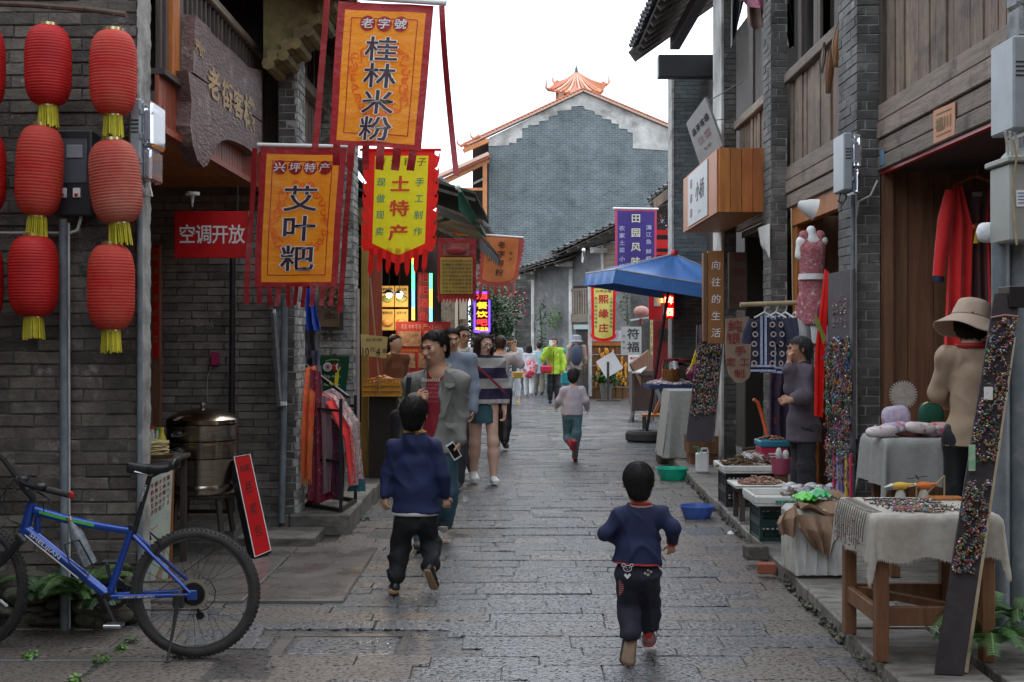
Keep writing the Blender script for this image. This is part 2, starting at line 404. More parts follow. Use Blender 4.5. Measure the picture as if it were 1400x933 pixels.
def wetmat(name,c,cd,rough,fine,ridge,cov):
 """chiselled paving under a film of rain: gloss and fine relief catch the sky, glint speckle is also put into the colour"""
 m=bpy.data.materials.new(name);m.use_nodes=True;N,L=m.node_tree.nodes,m.node_tree.links;b=N['Principled BSDF'];g=N.new('ShaderNodeNewGeometry')
 def noise(sc,det,st=(1,1,1),ro=.6):
  mp=N.new('ShaderNodeMapping');mp.inputs['Scale'].default_value=st;L.new(g.outputs['Position'],mp.inputs[0]);n=N.new('ShaderNodeTexNoise');n.inputs['Scale'].default_value=sc;n.inputs['Detail'].default_value=det;n.inputs['Roughness'].default_value=ro;L.new(mp.outputs[0],n.inputs['Vector']);return n.outputs['Fac']
 def mr(x,a0,a1,b0,b1):r=N.new('ShaderNodeMapRange');r.inputs[1].default_value=a0;r.inputs[2].default_value=a1;r.inputs[3].default_value=b0;r.inputs[4].default_value=b1;L.new(x,r.inputs[0]);return r.outputs[0]
 pit=noise(52,3,(.75,1.3,1));x=N.new('ShaderNodeMix');x.data_type='RGBA';x.inputs[6].default_value=(*cd,1);x.inputs[7].default_value=(*c,1);L.new(mr(pit,.4,.48,0,1),x.inputs[0])  # pale tops and near-black pits in the base colour imitate sky glints
 dirt=noise(1.1,6);y=N.new('ShaderNodeMix');y.data_type='RGBA';y.inputs[7].default_value=(.1,.075,.058,1);L.new(x.outputs[2],y.inputs[6]);L.new(mr(dirt,cov,cov+.16,0,.75),y.inputs[0]);L.new(y.outputs[2],b.inputs['Base Color'])
 ra=N.new('ShaderNodeMath');ra.operation='ADD';L.new(mr(pit,.39,.47,.45,0),ra.inputs[0]);L.new(mr(dirt,.4,.7,rough-.06,rough+.16),ra.inputs[1]);L.new(ra.outputs[0],b.inputs['Roughness'])
 sp=mr(pit,.39,.47,.08,1.0);L.new(sp,b.inputs['Specular IOR Level'])
 b1=N.new('ShaderNodeBump');b1.inputs['Strength'].default_value=ridge;b1.inputs['Distance'].default_value=.012;L.new(noise(13,3,(.35,1.6,1)),b1.inputs['Height'])
 b2=N.new('ShaderNodeBump');b2.inputs['Strength'].default_value=fine;b2.inputs['Distance'].default_value=.009;L.new(pit,b2.inputs['Height']);L.new(b1.outputs[0],b2.inputs['Normal']);L.new(b2.outputs[0],b.inputs['Normal']);return m
m_stone=wetmat('wet_stone',(.17,.173,.178),(.012,.011,.01),.14,1,.5,.58)
m_stone_d=wetmat('worn_stone',(.17,.145,.125),(.04,.033,.028),.34,.8,.7,.5)
m_joint=wetmat('paving_joint',(.09,.085,.08),(.03,.027,.025),.3,.8,.4,.5)
m_slab=mat('kerb_stone',(.27,.25,.22),(.1,.088,.075),9,.5,big=.35,bump=1,bs=22,st=(.5,1.6,1),rnd=.18,rvar=.2,c3=(.07,.075,.05),s3=3,t3=.62)
m_moss=mat('mossy_kerb_side',(.085,.085,.055),(.13,.115,.09),12,.85,bump=1,bs=30,rnd=.15)
m_conc=mat('smooth_cement',(.17,.155,.14),(.1,.09,.08),3,.32,bump=.35,bs=30,rvar=.15)
m_wood_o=mat('orange_wood',(.46,.15,.025),(.3,.085,.014),6,.5,bump=.25,bs=40,st=(3,3,.5),rnd=.12)
m_wood_r=mat('red_brown_boards',(.3,.06,.025),(.2,.035,.016),8,.5,bump=.2,bs=40,st=(3,3,.6),rnd=.12)
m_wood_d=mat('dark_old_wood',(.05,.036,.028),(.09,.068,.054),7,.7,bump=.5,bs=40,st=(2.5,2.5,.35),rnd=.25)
m_wood_g=mat('weathered_plank',(.115,.076,.052),(.21,.148,.105),9,.75,big=.35,bump=.7,bs=45,st=(5,5,.4),rnd=.22,c3=(.075,.058,.048),s3=5,t3=.6)
m_wood_gh=mat('weathered_beam_board',(.16,.122,.092),(.27,.21,.165),8,.75,bump=.8,bs=40,st=(5,.35,5),rnd=.2,c3=(.07,.055,.045),s3=3,t3=.62)
m_wood_door=mat('brown_door_plank',(.24,.115,.055),(.14,.062,.03),7,.55,bump=.3,bs=40,st=(4,4,.3),rnd=.14)
m_wood_leg=mat('reddish_table_wood',(.23,.105,.045),(.14,.06,.026),7,.55,bump=.3,bs=40,st=(4,4,.5),rnd=.1)
m_bamboo=mat('bamboo_pole',(.42,.33,.2),(.3,.22,.12),12,.5)
m_paint_grey=mat('grey_painted_pipe',(.11,.135,.155),(.2,.225,.24),8,.42,bump=.2,bs=40,c3=(.3,.31,.31),s3=7,t3=.66)
m_pvc=mat('white_plastic_conduit',(.55,.54,.5),(.4,.38,.34),6,.5)
m_black=mat('black_paint',(.012,.012,.013),None,rough=.45)
m_blackp=mat('black_plastic',(.018,.018,.02),(.03,.03,.032),20,.4)
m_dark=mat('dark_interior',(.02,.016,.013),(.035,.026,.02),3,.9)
m_metal=mat('bare_metal',(.55,.55,.55),None,rough=.28,metal=1)
m_steel=mat('brushed_steel',(.45,.39,.32),(.34,.28,.22),6,.2,metal=1,st=(1,1,9),bump=.04,bs=20)
m_iron=mat('rusty_iron',(.12,.07,.045),(.06,.04,.03),20,.8,bump=.3)
m_gold=mat('gilded_cap',(.75,.6,.32),None,rough=.3,metal=1)
m_tile=mat('dark_roof_tile',(.062,.06,.058),(.13,.125,.12),9,.8,bump=.6,bs=40,rnd=.5,c3=(.34,.34,.32),s3=8,t3=.68,w3=.04)
m_tile_o=mat('orange_roof_tile',(.55,.19,.085),(.45,.14,.06),5,.5,rnd=.2)
m_rim_w=mat('white_tile_edge',(.62,.42,.33),None,rough=.6)
m_orange_post=mat('orange_painted_wood',(.55,.22,.07),(.42,.16,.05),5,.5,rnd=.1)
m_red=mat('red_cloth',(.52,.015,.012),(.42,.01,.01),6,.7,sheen=.3,bump=.15,bs=120)
m_redp=mat('red_paint',(.55,.01,.012),(.45,.008,.01),3,.35)
m_white=mat('white_paint',(.78,.78,.76),None,rough=.5)
m_yellow=mat('yellow_cloth',(.9,.78,.02),(.82,.7,.02),4,.6,tl=.45,bump=.4,bs=6,bd=.04)
m_foam=mat('white_styrofoam',(.74,.74,.7),(.62,.61,.56),9,.85,bump=.3,bs=80,c3=(.4,.37,.3),s3=7,t3=.66)
m_leaf=mat('fern_leaf',(.035,.085,.02),(.07,.14,.03),12,.5,rnd=.35)
m_leaf_d=mat('dark_leaf',(.018,.045,.014),(.045,.09,.025),9,.5,rnd=.4)
m_leaf_b=mat('bright_leaf',(.09,.22,.03),(.14,.3,.05),9,.45,rnd=.35)
m_glass=mat('clear_glass',(.95,.97,.97),None,rough=.03,trans=1)
m_plasticfilm=mat('clear_plastic',(.8,.82,.88),None,rough=.08,trans=.9,spec=.6)
m_grey_plastic=mat('grey_meter_plastic',(.3,.33,.35),(.24,.265,.28),5,.4)
m_linen=mat('natural_linen',(.45,.41,.35),(.37,.335,.285),30,.9,bump=.35,bs=260,c3=(.3,.27,.22),s3=3,t3=.64)
m_linen2=mat('grey_linen',(.36,.355,.33),(.3,.295,.275),22,.9,bump=.3,bs=240)
m_white_cloth=mat('white_cloth',(.7,.69,.66),(.58,.57,.54),6,.85,bump=.2,bs=80)
m_brown_cloth=mat('brown_cloth',(.3,.19,.12),(.22,.13,.08),8,.9,bump=.4,bs=90)
m_ink=mat('black_ink',(.015,.014,.018),None,rough=.6)
m_ink_r=mat('red_ink',(.5,.02,.02),None,rough=.6)
m_ink_w=mat('white_ink',(.75,.73,.7),None,rough=.6)
m_rubber=mat('tyre_rubber',(.028,.026,.025),(.05,.045,.04),20,.8,bump=.3,bs=150)
def plain(name,c,rough=.6,**k):return mat(name,c,tuple(x*.8 for x in c),6,rough,**k)
# ---- sets of alike pieces
def box_variants(key,sx,sy,sz,bv,mt,n=5,jit=.004):
 out=[]
 for i in range(n):
  mb=MB().box((0,0,0),(sx,sy,sz),None,bv)
  mb.v=[tuple(c+random.uniform(-jit,jit)*(1 if k!=1 else .5)for k,c in enumerate(p))for p in mb.v]
  out.append(mb.mesh(key,mt))
 return out
def bricks(root,O,U,w,h,course,bl,mt,mt2=None,dep=.03,limit=300,skip=None,joint=.009,nrm=None,jit=.003,name='brick',bv=.0025,stuff=False,mis=.004):
 """a running bond face: O lower left corner of the face, U along it, the face looks along U x Z turned to nrm"""
 O,U=Vector(O),Vector(U).normalized();Z=Vector((0,0,1));Nn=Vector(nrm)if nrm is not None else U.cross(Z)
 vs=box_variants(name,bl-joint,dep,course-joint,bv,mt,5,jit)
 O=O-Nn*(.005+dep/2)
 B=Matrix(((U.x,Nn.x,0,0),(U.y,Nn.y,0,0),(U.z,Nn.z,1,0),(0,0,0,1)))
 if B.determinant()<0:B=B@Matrix.Diagonal((-1,1,1,1))
 pos=[]
 rows=int(h/course)
 for r in range(rows):
  u=-(bl/2 if r%2 else 0)-random.uniform(0,.04)
  while u<w-.02:
   a,b=max(u,0),min(u+bl,w);u+=bl
   if b-a<.035:continue
   c=(a+b)/2;z=(r+.5)*course
   if skip and skip(c,z):continue
   pos.append((c,z,(b-a-joint)/(bl-joint)))
 out=[]
 for c,z,k in pos:
  p=O+U*c+Z*z+Nn*random.uniform(-mis,mis)
  out.append(((p-Vector((0,0,EYE))).length,Matrix.Translation(p)@B@Matrix.Rotation(random.uniform(-.006,.006),4,'Y')@Matrix.Diagonal((k,1,1,1))))
 out.sort(key=lambda t:t[0]);n=0 if stuff else limit
 for d,M in out[:n]:
  piece(root,name,random.choice(vs),M)
 if len(out)>n:
  mb=MB()
  vf=[([tuple(v.co)for v in me.vertices],[tuple(p.vertices)for p in me.polygons])for me in vs]
  for d,M in out[n:]:
   a,f=random.choice(vf);mb.add(a,f,M)
  part(root,'brickwork',mb,mt,kind='stuff')
def planks(root,name,O,U,Wd,n,z0,z1,mt,t=.03,gap=.006,jit=.006,b=.003,vertical=True):
 """boards side by side along U, each its own object"""
 O,U=Vector(O),Vector(U).normalized();Nn=U.cross(Vector((0,0,1)));w=Wd/n
 for i in range(n):
  mb=MB();o=random.uniform(-jit,jit);a=O+U*(w*(i+.5))+Nn*o
  M=Matrix(((U.x,Nn.x,0,a.x),(U.y,Nn.y,0,a.y),(0,0,1,0),(0,0,0,1)))
  mb.box((0,0,(z0+z1)/2),(w-gap,t,z1-z0),M,b);part(root,name,mb,mt)
def tiled_roof(root,e0,e1,up,nx,ny,mt,tw=.2,r=.075,sag=.02,under=None):
 """old curved tiles: e0-e1 the eave, up the vector from eave to ridge"""
 e0,e1,up=Vector(e0),Vector(e1),Vector(up);U=(e1-e0);L=U.length;U=U/L;S=up.normalized();H=up.length
 Nn=U.cross(S)
 if Nn.z<0:Nn=-Nn
 mb=MB();mp=MB()
 for i in range(nx):
  for j in range(ny):
   a=e0+U*((i+.5)*L/nx+random.uniform(-.012,.012))+S*(j*H/ny-.03)+Nn*(.03+random.uniform(-.008,.012))
   ln=H/ny*1.35;rr=r*random.uniform(.9,1.08);v=[];K=5
   for e,(s0,lift,q)in enumerate(((0,.022,1),(ln,0,.85))):
    for k in range(K+1):
     t=math.pi*k/K;v.append(a+U*(math.cos(t)*rr*q)+Nn*(math.sin(t)*rr*.75*q+lift)+S*s0)
   for k in range(K+1):
    t=math.pi*k/K;v.append(a+U*(math.cos(t)*(rr-.014))+Nn*(math.sin(t)*(rr-.014)*.75+.022-.012)+S*0)
   f=[(k,k+1,K+2+k,K+1+k)for k in range(K)]+[(k+1,k,2*K+2+k,2*K+3+k)for k in range(K)]
   mb.add(v,f)
   c=a-U*(L/nx/2)-Nn*.045;v=[]
   for s0,lift in((-.02,.012),(ln,0)):
    for k in range(4):
     t=k/3;v.append(c+U*((t-.5)*L/nx*.95)+Nn*((2*t-1)**2*.03+lift)+S*s0)
   for k in range(4):
    t=k/3;v.append(c+U*((t-.5)*L/nx*.95)+Nn*((2*t-1)**2*.03-.004)+S*-.02)
   mp.add(v,[(k,k+1,5+k,4+k)for k in range(3)]+[(k+1,k,8+k,9+k)for k in range(3)])
 part(root,'roof_tiles',mb,mt,kind='stuff');part(root,'pan_tiles',mp,mt,kind='stuff')
 if under is not None:
  bd=MB();q=Nn*-.05
  v=[e0+q,e1+q,e1+up+q,e0+up+q];v+=[p-Nn*.03 for p in v]
  bd.add(v,[(0,1,2,3),(7,6,5,4),(0,4,5,1),(1,5,6,2),(2,6,7,3),(3,7,4,0)]);part(root,'roof_boards',bd,under)
  n=max(2,int(L/.45))
  for i in range(n):
   mr=MB();a=e0+U*((i+.5)*L/n)-Nn*.115;mr.bar(a,a+up*.98,.06,.08,Nn);part(root,'rafter',mr,m_wood_d)
   # ==== GROUND AND STREET
solo('ground',MB().quad((-300,-60,-.09),(300,-60,-.09),(300,500,-.09),(-300,500,-.09)),m_joint,kind='structure')
ZP=.11
def kerb_x(d):return 1.75+(d-6.1)*.028
street=thing('street',None,None,(0,20,-.06),kind='structure')
mb=MB();mb.bx(-9,9,3,48,-.08,-.011);part(street,'paving_bed',mb,m_joint)
HOLES=[(-1.27,-.56,6.62,7.12),(-.98,-.36,10.45,11.0),(-3.4,-1.5,6.05,6.52)]
_st=[]
d=4.6
while d<44:
 dw=random.choice((.17,.2,.22,.26))if d<20 else random.choice((.22,.28,.3));x0=-3.6 if d<10.1 else(-1.42 if d<24 else-4.5);x1=kerb_x(d)+.02 if d<17 else 5.5
 x=x0-random.uniform(0,.3)
 while x<x1:
  w=random.uniform(.32,.75);a,b=max(x,x0),min(x+w,x1);x+=w
  if b-a<.08:continue
  cx_,cy_=(a+b)/2,d+dw/2
  if any(h[0]-.02<cx_<h[1]+.02 and h[2]<cy_<h[3]for h in HOLES):continue
  if any(a<h[1]and b>h[0]and d<h[3]and d+dw>h[2]for h in HOLES):continue
  if x0==-3.6 and a<-2.2 and d>7.55 and d<9.9:pass
  _st.append((a,b,d,d+dw))
 d+=dw
_sv={}
for k,mt_ in(('w',m_stone),('d',m_stone_d)):_sv[k]=box_variants('paving_stone',1,.2,.06,.004,mt_,5,.004)
_far={'w':MB(),'d':MB()}
def _vis(s):
 c=G(0,0,0)if False else None
 x,y=(s[0]+s[1])/2,(s[2]+s[3])/2;px=CX+x/y*F;py=HY+EYE*F/y
 return-80<px<1480 and py<1000
_st.sort(key=lambda s:(not _vis(s),s[2]))
for i,(a,b,y0,y1)in enumerate(_st):
 cx_=(a+b)/2+random.uniform(-.15,.15);k='d' if(cx_<-.85-.3*math.sin(y0*1.7)or cx_>1.15+.3*math.sin(y0))and y0<15 and random.random()<.9 or random.random()<.05 else 'w'
 M=Matrix.Translation(((a+b)/2,(y0+y1)/2,-.03+random.uniform(-.004,.003)))@Matrix.Rotation(random.uniform(-.008,.008),4,'X')@Matrix.Rotation(random.uniform(-.006,.006),4,'Y')@Matrix.Diagonal((b-a-.006,(y1-y0-.005)/.2,1,1))
 me=random.choice(_sv[k])
 if i<300:piece(street,'paving_stone',me,M)
 else:_far[k].add([tuple(v.co)for v in me.vertices],[tuple(p.vertices)for p in me.polygons],M)
for k in _far:part(street,'far_paving',_far[k],m_stone if k=='w' else m_stone_d,kind='stuff')
# cement patch with a cut drain cover, twice, and the big slabs by the bicycle
def cover(x0,x1,y0,y1,mg,label):
 part(street,'cement_patch',MB().bx(x0,x1,y0,mg[2],-.06,-.004).bx(x0,x1,mg[3],y1,-.06,-.0045).bx(x0,mg[0],mg[2],mg[3],-.06,-.005).bx(mg[1],x1,mg[2],mg[3],-.06,-.0055),m_conc)
 part(street,'drain_cover',MB().box(((mg[0]+mg[1])/2,(mg[2]+mg[3])/2,-.03),(mg[1]-mg[0]-.03,mg[3]-mg[2]-.03,.05),None,.006),m_stone,label=label)
cover(-1.27,-.56,6.62,7.12,(-1.2,-.6,6.66,7.06),'rectangular stone drain cover set in cement beside the bicycle wheel')
cover(-.98,-.36,10.45,11.0,(-.93,-.55,10.5,10.95),'small stone drain cover in the street behind the walking boy')
for i,(a,b)in enumerate(((-3.4,-2.72),(-2.7,-2.1),(-2.08,-1.5))):
 part(street,'slab',MB().box(((a+b)/2,6.28,-.03),(b-a-.02,.44,.055),None,.008),m_stone_d)
part(street,'slab',MB().box((-2.7,7.1,-.032),(1.9,1.1,.05),None,.008),m_conc)
# ==== RIGHT PLINTH with kerb stones
plinth=thing('stone_plinth',None,None,(3,11,0),kind='structure')
d=4.7
while d<17.2:
 L=random.uniform(.7,1.2);e=min(d+L,17.4);k0,k1=kerb_x(d),kerb_x(e);z=ZP+random.uniform(-.008,.008)
 c0=[(k0+random.uniform(-.012,.012),d+.006),(k0+.42,d+.006),(k1+.42,e-.006),(k1+random.uniform(-.012,.012),e-.006)]
 mb=MB();n=4
 v=[(x,y,-.02)for x,y in c0]+[(x,y,z-.012)for x,y in c0]+[(x+(.01 if i in(0,3)else-.004),y,z)for i,(x,y)in enumerate(c0)]
 mb.add(v,[(0,1,5,4),(1,2,6,5),(2,3,7,6),(3,0,4,7),(4,5,9,8),(5,6,10,9),(6,7,11,10),(7,4,8,11),(8,9,10,11)])
 part(plinth,'kerb_stone',mb,m_slab)
 d=e
mb=MB()
for i in range(420):
 y=4.8+12.2*random.random();x=kerb_x(y)-random.uniform(-.012,.022);s_=random.uniform(.5,1);k=len(mb.v)
 mb.ell((x,y,random.uniform(-.01,.06)),(.016*s_,random.uniform(.02,.06)*s_,.016*s_),6,4)
 for j in range(k,len(mb.v)):q=mb.v[j];mb.v[j]=(q[0]+random.uniform(-.006,.006),q[1]+random.uniform(-.01,.01),q[2]+random.uniform(-.006,.006))
part(plinth,'mossy_rubble',mb,m_moss,smooth=True,kind='stuff')
d=4.7
while d<17.2:
 L=random.uniform(.5,.8);x=2.22
 while x<4.6:
  w=random.uniform(.6,1.0);part(plinth,'slab',MB().box((x+w/2,d+L/2,.07),(w-.015,L-.015,.07+random.uniform(-.006,.006)),None,.006),m_slab);x+=w
 d+=L
 # ==== LEFT PLINTHS
lp=thing('stone_step',None,None,(-2.2,14,0),kind='structure')
d=10.62
while d<21:
 L=random.uniform(.8,1.2);x=-1.33-.05*random.random()
 part(lp,'kerb_stone',MB().box((x-.25,d+L/2,.08),(.5,L-.012,.18),None,.012),m_slab)
 for k in range(3):part(lp,'slab',MB().box((x-.5-.55*(k+.5),d+L/2,.075),(.54,L-.015,.18),None,.006),m_slab)
 d+=L
part(lp,'slab',MB().box((-1.86,10.3,.03),(.62,.56,.09),None,.012),m_slab)
part(lp,'slab',MB().box((-2.6,10.2,.03),(.84,.7,.08),None,.012),m_slab)
for k in range(4):part(lp,'slab',MB().box((-3.4+.62*k*1.0+.2,8.9,-.005),(.6,2.0,.06),None,.008),m_conc)
# ==== LEFT, NEAR BRICK WALL (faces the camera)
lw=thing('brick_wall','dark mottled brick wall end at far left, carrying the red lanterns','wall',(-2.8,7.4,0))
part(lw,'wall_core',MB().bx(-5.2,-2.14,7.35,7.54,-.05,4.6),m_mortar)
bricks(lw,(-4.2,7.338,0.05),(1,0,0),2.05,4.4,.072,.27,m_brick,nrm=(0,-1,0),limit=290,jit=.0045,mis=.006)
part(lw,'corner_plaster',MB().grid(lambda u,v:(-2.13+.0025*math.sin(v*147)+.002*math.sin(v*391+u*9),7.325+u*.22,-.02+v*4.6),4,220,.015),m_plaster,smooth=True)
mb=MB()
for i in range(46):
 x=random.uniform(-3.3,-2.16);mb.ell((x,7.29,random.uniform(.0,.3)),(random.uniform(.03,.1),.05,random.uniform(.02,.06)),8,6)
part(lw,'rubble_footing',mb,m_moss,smooth=True,kind='stuff')
# ==== LEFT HOUSE: alcove under a balcony
lh=thing('timber_house','timber balcony house with open shop alcove behind the lantern wall','house',(-2.6,9.4,0))
part(lh,'ceiling_board',MB().bx(-4.4,-2.13,7.56,10.85,2.93,2.96),m_wood_o)
for i in range(9):part(lh,'ceiling_plank',MB().box((-3.25,7.72+i*.36,2.915),(2.2,.345,.02),None,.004),m_wood_o)
# back wall of the alcove
part(lh,'wall_core',MB().bx(-4.5,-1.98,10.93,11.2,0.1,2.945),m_mortar)
bricks(lh,(-3.35,10.915,.15),(1,0,0),1.37,2.76,.066,.26,m_brick_b,nrm=(0,-1,0),limit=240)
bricks(lh,(-1.99,10.92,.15),(0,1,0),.3,2.76,.066,.26,m_brick,nrm=(1,0,0),limit=60)
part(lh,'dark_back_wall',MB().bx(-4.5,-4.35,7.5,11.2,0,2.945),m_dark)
part(lh,'shop_floor',MB().bx(-4.4,-2.15,9.9,10.93,.02,.145),m_conc)
# fascia of narrow red brown boards, carried round a rail
planks(lh,'fascia_board',(-2.1,7.56,0),(0,1,0),3.3,38,2.9,3.2,m_wood_r,t=.025,gap=.006,jit=.002)
part(lh,'fascia_moulding',MB().bx(-2.13,-2.06,7.56,10.86,2.86,2.9),m_wood_r)
part(lh,'fascia_cap',MB().bx(-2.16,-2.05,7.56,10.86,3.2,3.235),m_wood_d)
part(lh,'balcony_floor',MB().bx(-4.4,-2.11,7.56,10.9,2.97,3.1),m_wood_d)
for i in range(26):part(lh,'baluster',MB().box((-2.12,7.68+i*.125,3.6),(.035,.035,.76),None,.004),m_wood_d)
part(lh,'hand_rail',MB().box((-2.12,9.25,4.0),(.09,3.35,.07),None,.01),m_wood_gh)
part(lh,'balcony_post',MB().box((-2.14,8.05,4.1),(.12,.12,1.8),None,.01),m_wood_d)
part(lh,'signboard_post',MB().box((-2.1,7.92,3.62),(.05,.16,.8),None,.004),m_wood_o)
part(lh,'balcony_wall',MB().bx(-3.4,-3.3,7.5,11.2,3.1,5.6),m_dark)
planks(lh,'balcony_panel',(-3.28,8.5,0),(0,1,0),2.6,7,3.1,4.9,m_wood_r,t=.03)
part(lh,'end_wall',MB().bx(-3.3,-2.0,11.1,11.22,3.1,5.6),m_wood_d)
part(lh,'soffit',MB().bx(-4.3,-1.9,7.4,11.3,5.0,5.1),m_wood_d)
# ---- first pillar and the next bay
pl=thing('brick_pillar','narrow grey brick pillar behind the large orange banner','pillar',(-1.87,10.9,.15))
part(pl,'wall_core',MB().bx(-1.955,-1.80,10.74,11.12,.15,5.4),m_mortar_l)
bricks(pl,(-1.965,10.73,.16),(1,0,0),.16,5.2,.066,.16,m_brick2,nrm=(0,-1,0),limit=90)
bricks(pl,(-1.79,10.73,.16),(0,1,0),.39,5.2,.066,.2,m_white_brick,nrm=(1,0,0),limit=160)
hb=thing('timber_house','dark timber house with upper window between the two left pillars','house',(-1.9,12.1,.15))
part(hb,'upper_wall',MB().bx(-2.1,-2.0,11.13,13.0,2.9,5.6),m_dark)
planks(hb,'wall_plank',(-1.95,11.15,0),(0,1,0),1.8,12,3.0,3.9,m_wood_g,t=.03)
part(hb,'window_sill',MB().bx(-1.96,-1.86,11.15,12.95,3.9,4.0),m_wood_gh)
for y in(11.3,11.75,12.2,12.6):part(hb,'window_post',MB().bx(-1.96,-1.89,y,y+.07,4.0,5.3),m_wood_d)
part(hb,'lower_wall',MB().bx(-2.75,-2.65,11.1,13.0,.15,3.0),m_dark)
planks(hb,'door_plank',(-2.5,11.2,0),(0,1,0),1.7,9,.17,2.8,m_wood_d,t=.03)
part(hb,'lintel',MB().bx(-2.05,-1.88,11.12,12.98,2.75,2.98),m_wood_gh)
eav=thing('roof_eave','mossy underside of a tiled eave above the left street signs','roof',(-1.8,11,4.9))
tiled_roof(eav,(-1.35,9.6,4.38),(-1.35,13.5,4.38),(-1.2,0,.62),18,6,mat('mossy_roof_tile',(.12,.1,.05),(.2,.17,.08),9,.9,bump=.8,rnd=.3),under=mat('mossy_boards',(.2,.16,.07),(.11,.09,.045),8,.9,bump=.8,bs=30))
# whitewashed pillar
wp=thing('whitewashed_pillar','whitewashed brick pillar behind the scarf rack and green sign','pillar',(-1.78,13.3,.15))
part(wp,'wall_core',MB().bx(-2.05,-1.62,13.05,13.45,.15,5.4),m_plaster)
bricks(wp,(-2.06,13.03,.16),(1,0,0),.44,5.0,.072,.24,m_white_brick,nrm=(0,-1,0),limit=150)
bricks(wp,(-1.61,13.03,.16),(0,1,0),.42,5.0,.072,.24,m_white_brick,nrm=(1,0,0),limit=140)
# ==== RIGHT ROW
def pillar(label,x0,x1,y0,y1,z1,mb_,mm,bl=.26,side=True,limit=120,course=.07):
 t=thing('brick_pillar',label,'pillar',((x0+x1)/2,(y0+y1)/2,.15))
 part(t,'wall_core',MB().bx(x0+.012,x1,y0+.012,y1,.15,z1),mm)
 bricks(t,(x0,y0,.16),(1,0,0),x1-x0,z1-.2,course,bl,mb_,nrm=(0,-1,0),limit=limit)
 if side:bricks(t,(x0,y1,.16),(0,-1,0),y1-y0,z1-.2,course,.26,mb_,nrm=(-1,0,0),limit=limit)
 return t
pA=pillar('grey brick pillar with meter box and hanging bead board, beside the brown plank door',2.53,2.705,9.4,9.95,6.2,m_brick2,m_mortar_l,.2)
pB=pillar('worn brick pillar between the mannequin shop and the box sign',2.535,2.70,12.55,12.95,6.2,m_brick2,m_mortar_l,.18)
pC=pillar('old pillar with pale plastered side behind the box sign',2.54,2.70,15.4,16.05,6.2,m_brick2,m_mortar,.18,side=False)
part(pC,'plaster_side',MB().bx(2.52,2.55,15.4,16.05,.15,6.2),m_plaster_w)
p0=thing('stone_wall','rough pale stone wall at the right edge of the street','wall',(3.2,6.8,.15))
m_rough=mat('rough_stone',(.2,.215,.22),(.34,.35,.35),6,.8,bump=1,bs=25,c3=(.1,.105,.11),s3=3,t3=.58)
part(p0,'wall_core',MB().bx(2.655,4.2,6.66,6.84,.1,5.6),m_mortar)
bricks(p0,(2.64,6.64,.15),(1,0,0),.9,5.2,.17,.34,m_rough,nrm=(0,-1,0),limit=150,name='stone_block',bv=.02,jit=.012,mis=.008)
bricks(p0,(2.635,6.85,.15),(0,-1,0),.2,5.2,.17,.34,m_rough,nrm=(-1,0,0),limit=150,name='stone_block',bv=.02,jit=.012,mis=.006)
rh=thing('timber_house','weathered plank upper storey over the table stalls on the right','house',(3.4,8.2,.15))
planks(rh,'wall_plank',(2.74,6.95,0),(0,1,0),2.46,23,3.34,6.1,m_wood_g,t=.03,gap=.005,jit=.012)
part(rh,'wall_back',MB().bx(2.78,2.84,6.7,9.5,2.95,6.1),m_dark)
part(rh,'corner_stud',MB().bx(2.69,2.75,9.3,9.39,3.3,6.1),m_wood_d)
for i,(z0,z1,o)in enumerate(((3.22,3.34,0),(3.09,3.21,-.012),(2.97,3.08,.004),(2.86,2.96,-.006))):
 part(rh,'beam_board',MB().box((2.71+o,8.1,(z0+z1)/2),(.06,2.55,z1-z0),None,.006),m_wood_gh)
part(rh,'red_strip',MB().bx(2.7,2.74,6.9,9.38,2.835,2.857),m_redp)
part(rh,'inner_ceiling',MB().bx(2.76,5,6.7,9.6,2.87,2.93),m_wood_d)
planks(rh,'door_plank',(2.72,9.42,0),(1,0,0),1.9,10,.15,2.86,m_wood_door,t=.04,gap=.004,jit=.008)
part(rh,'door_frame',MB().bx(2.712,2.78,9.33,9.40,.15,2.86),m_wood_door)
part(rh,'inner_wall',MB().bx(4.5,4.6,6.7,9.5,.1,2.9),m_wood_d)
def bay(label,y0,y1,zt,sill):
 t=thing('timber_house',label,'house',(3.2,(y0+y1)/2,.15));n=int((y1-y0)/.13)
 planks(t,'wall_plank',(2.74,y0,0),(0,1,0),y1-y0,n,3.3,sill,m_wood_g,t=.03,gap=.005,jit=.012)
 part(t,'window_sill',MB().box((2.71,(y0+y1)/2,sill+.05),(.1,y1-y0,.1),None,.008),m_wood_gh)
 for z0,z1,o in((3.17,3.3,0),(3.04,3.16,-.01),(2.9,3.03,.005)):part(t,'beam_board',MB().box((2.71+o,(y0+y1)/2,(z0+z1)/2),(.06,y1-y0,z1-z0),None,.006),m_wood_gh)
 k=y0+.05
 while k<y1-.1:
  w=random.choice((.1,.14));part(t,'window_board',MB().box((2.76,k+w/2,(sill+6.1)/2+.05),(.03,w,6.1-sill-.1),None,.004),m_wood_d);k+=w+random.choice((.008,.5))
 part(t,'upper_back',MB().bx(3.1,3.15,y0-.5,y1+.5,2.9,7.3),m_dark)
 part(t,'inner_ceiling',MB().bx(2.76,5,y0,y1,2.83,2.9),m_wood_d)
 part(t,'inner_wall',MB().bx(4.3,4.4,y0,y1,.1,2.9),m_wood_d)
 return t
b1=bay('plank upper storey over the mannequin shop on the right',9.97,12.53,5,4.12)
b2=bay('plank upper storey behind the box sign on the right',12.97,15.38,5,4.12)
part(b1,'door_frame',MB().bx(2.72,2.8,9.98,12.5,2.72,2.9),m_wood_o);part(b1,'door_frame',MB().bx(2.74,2.95,12.3,12.5,.15,2.72),m_wood_o)
part(b1,'partition',MB().bx(2.8,4.3,12.6,12.7,.15,2.9),m_wood_door)
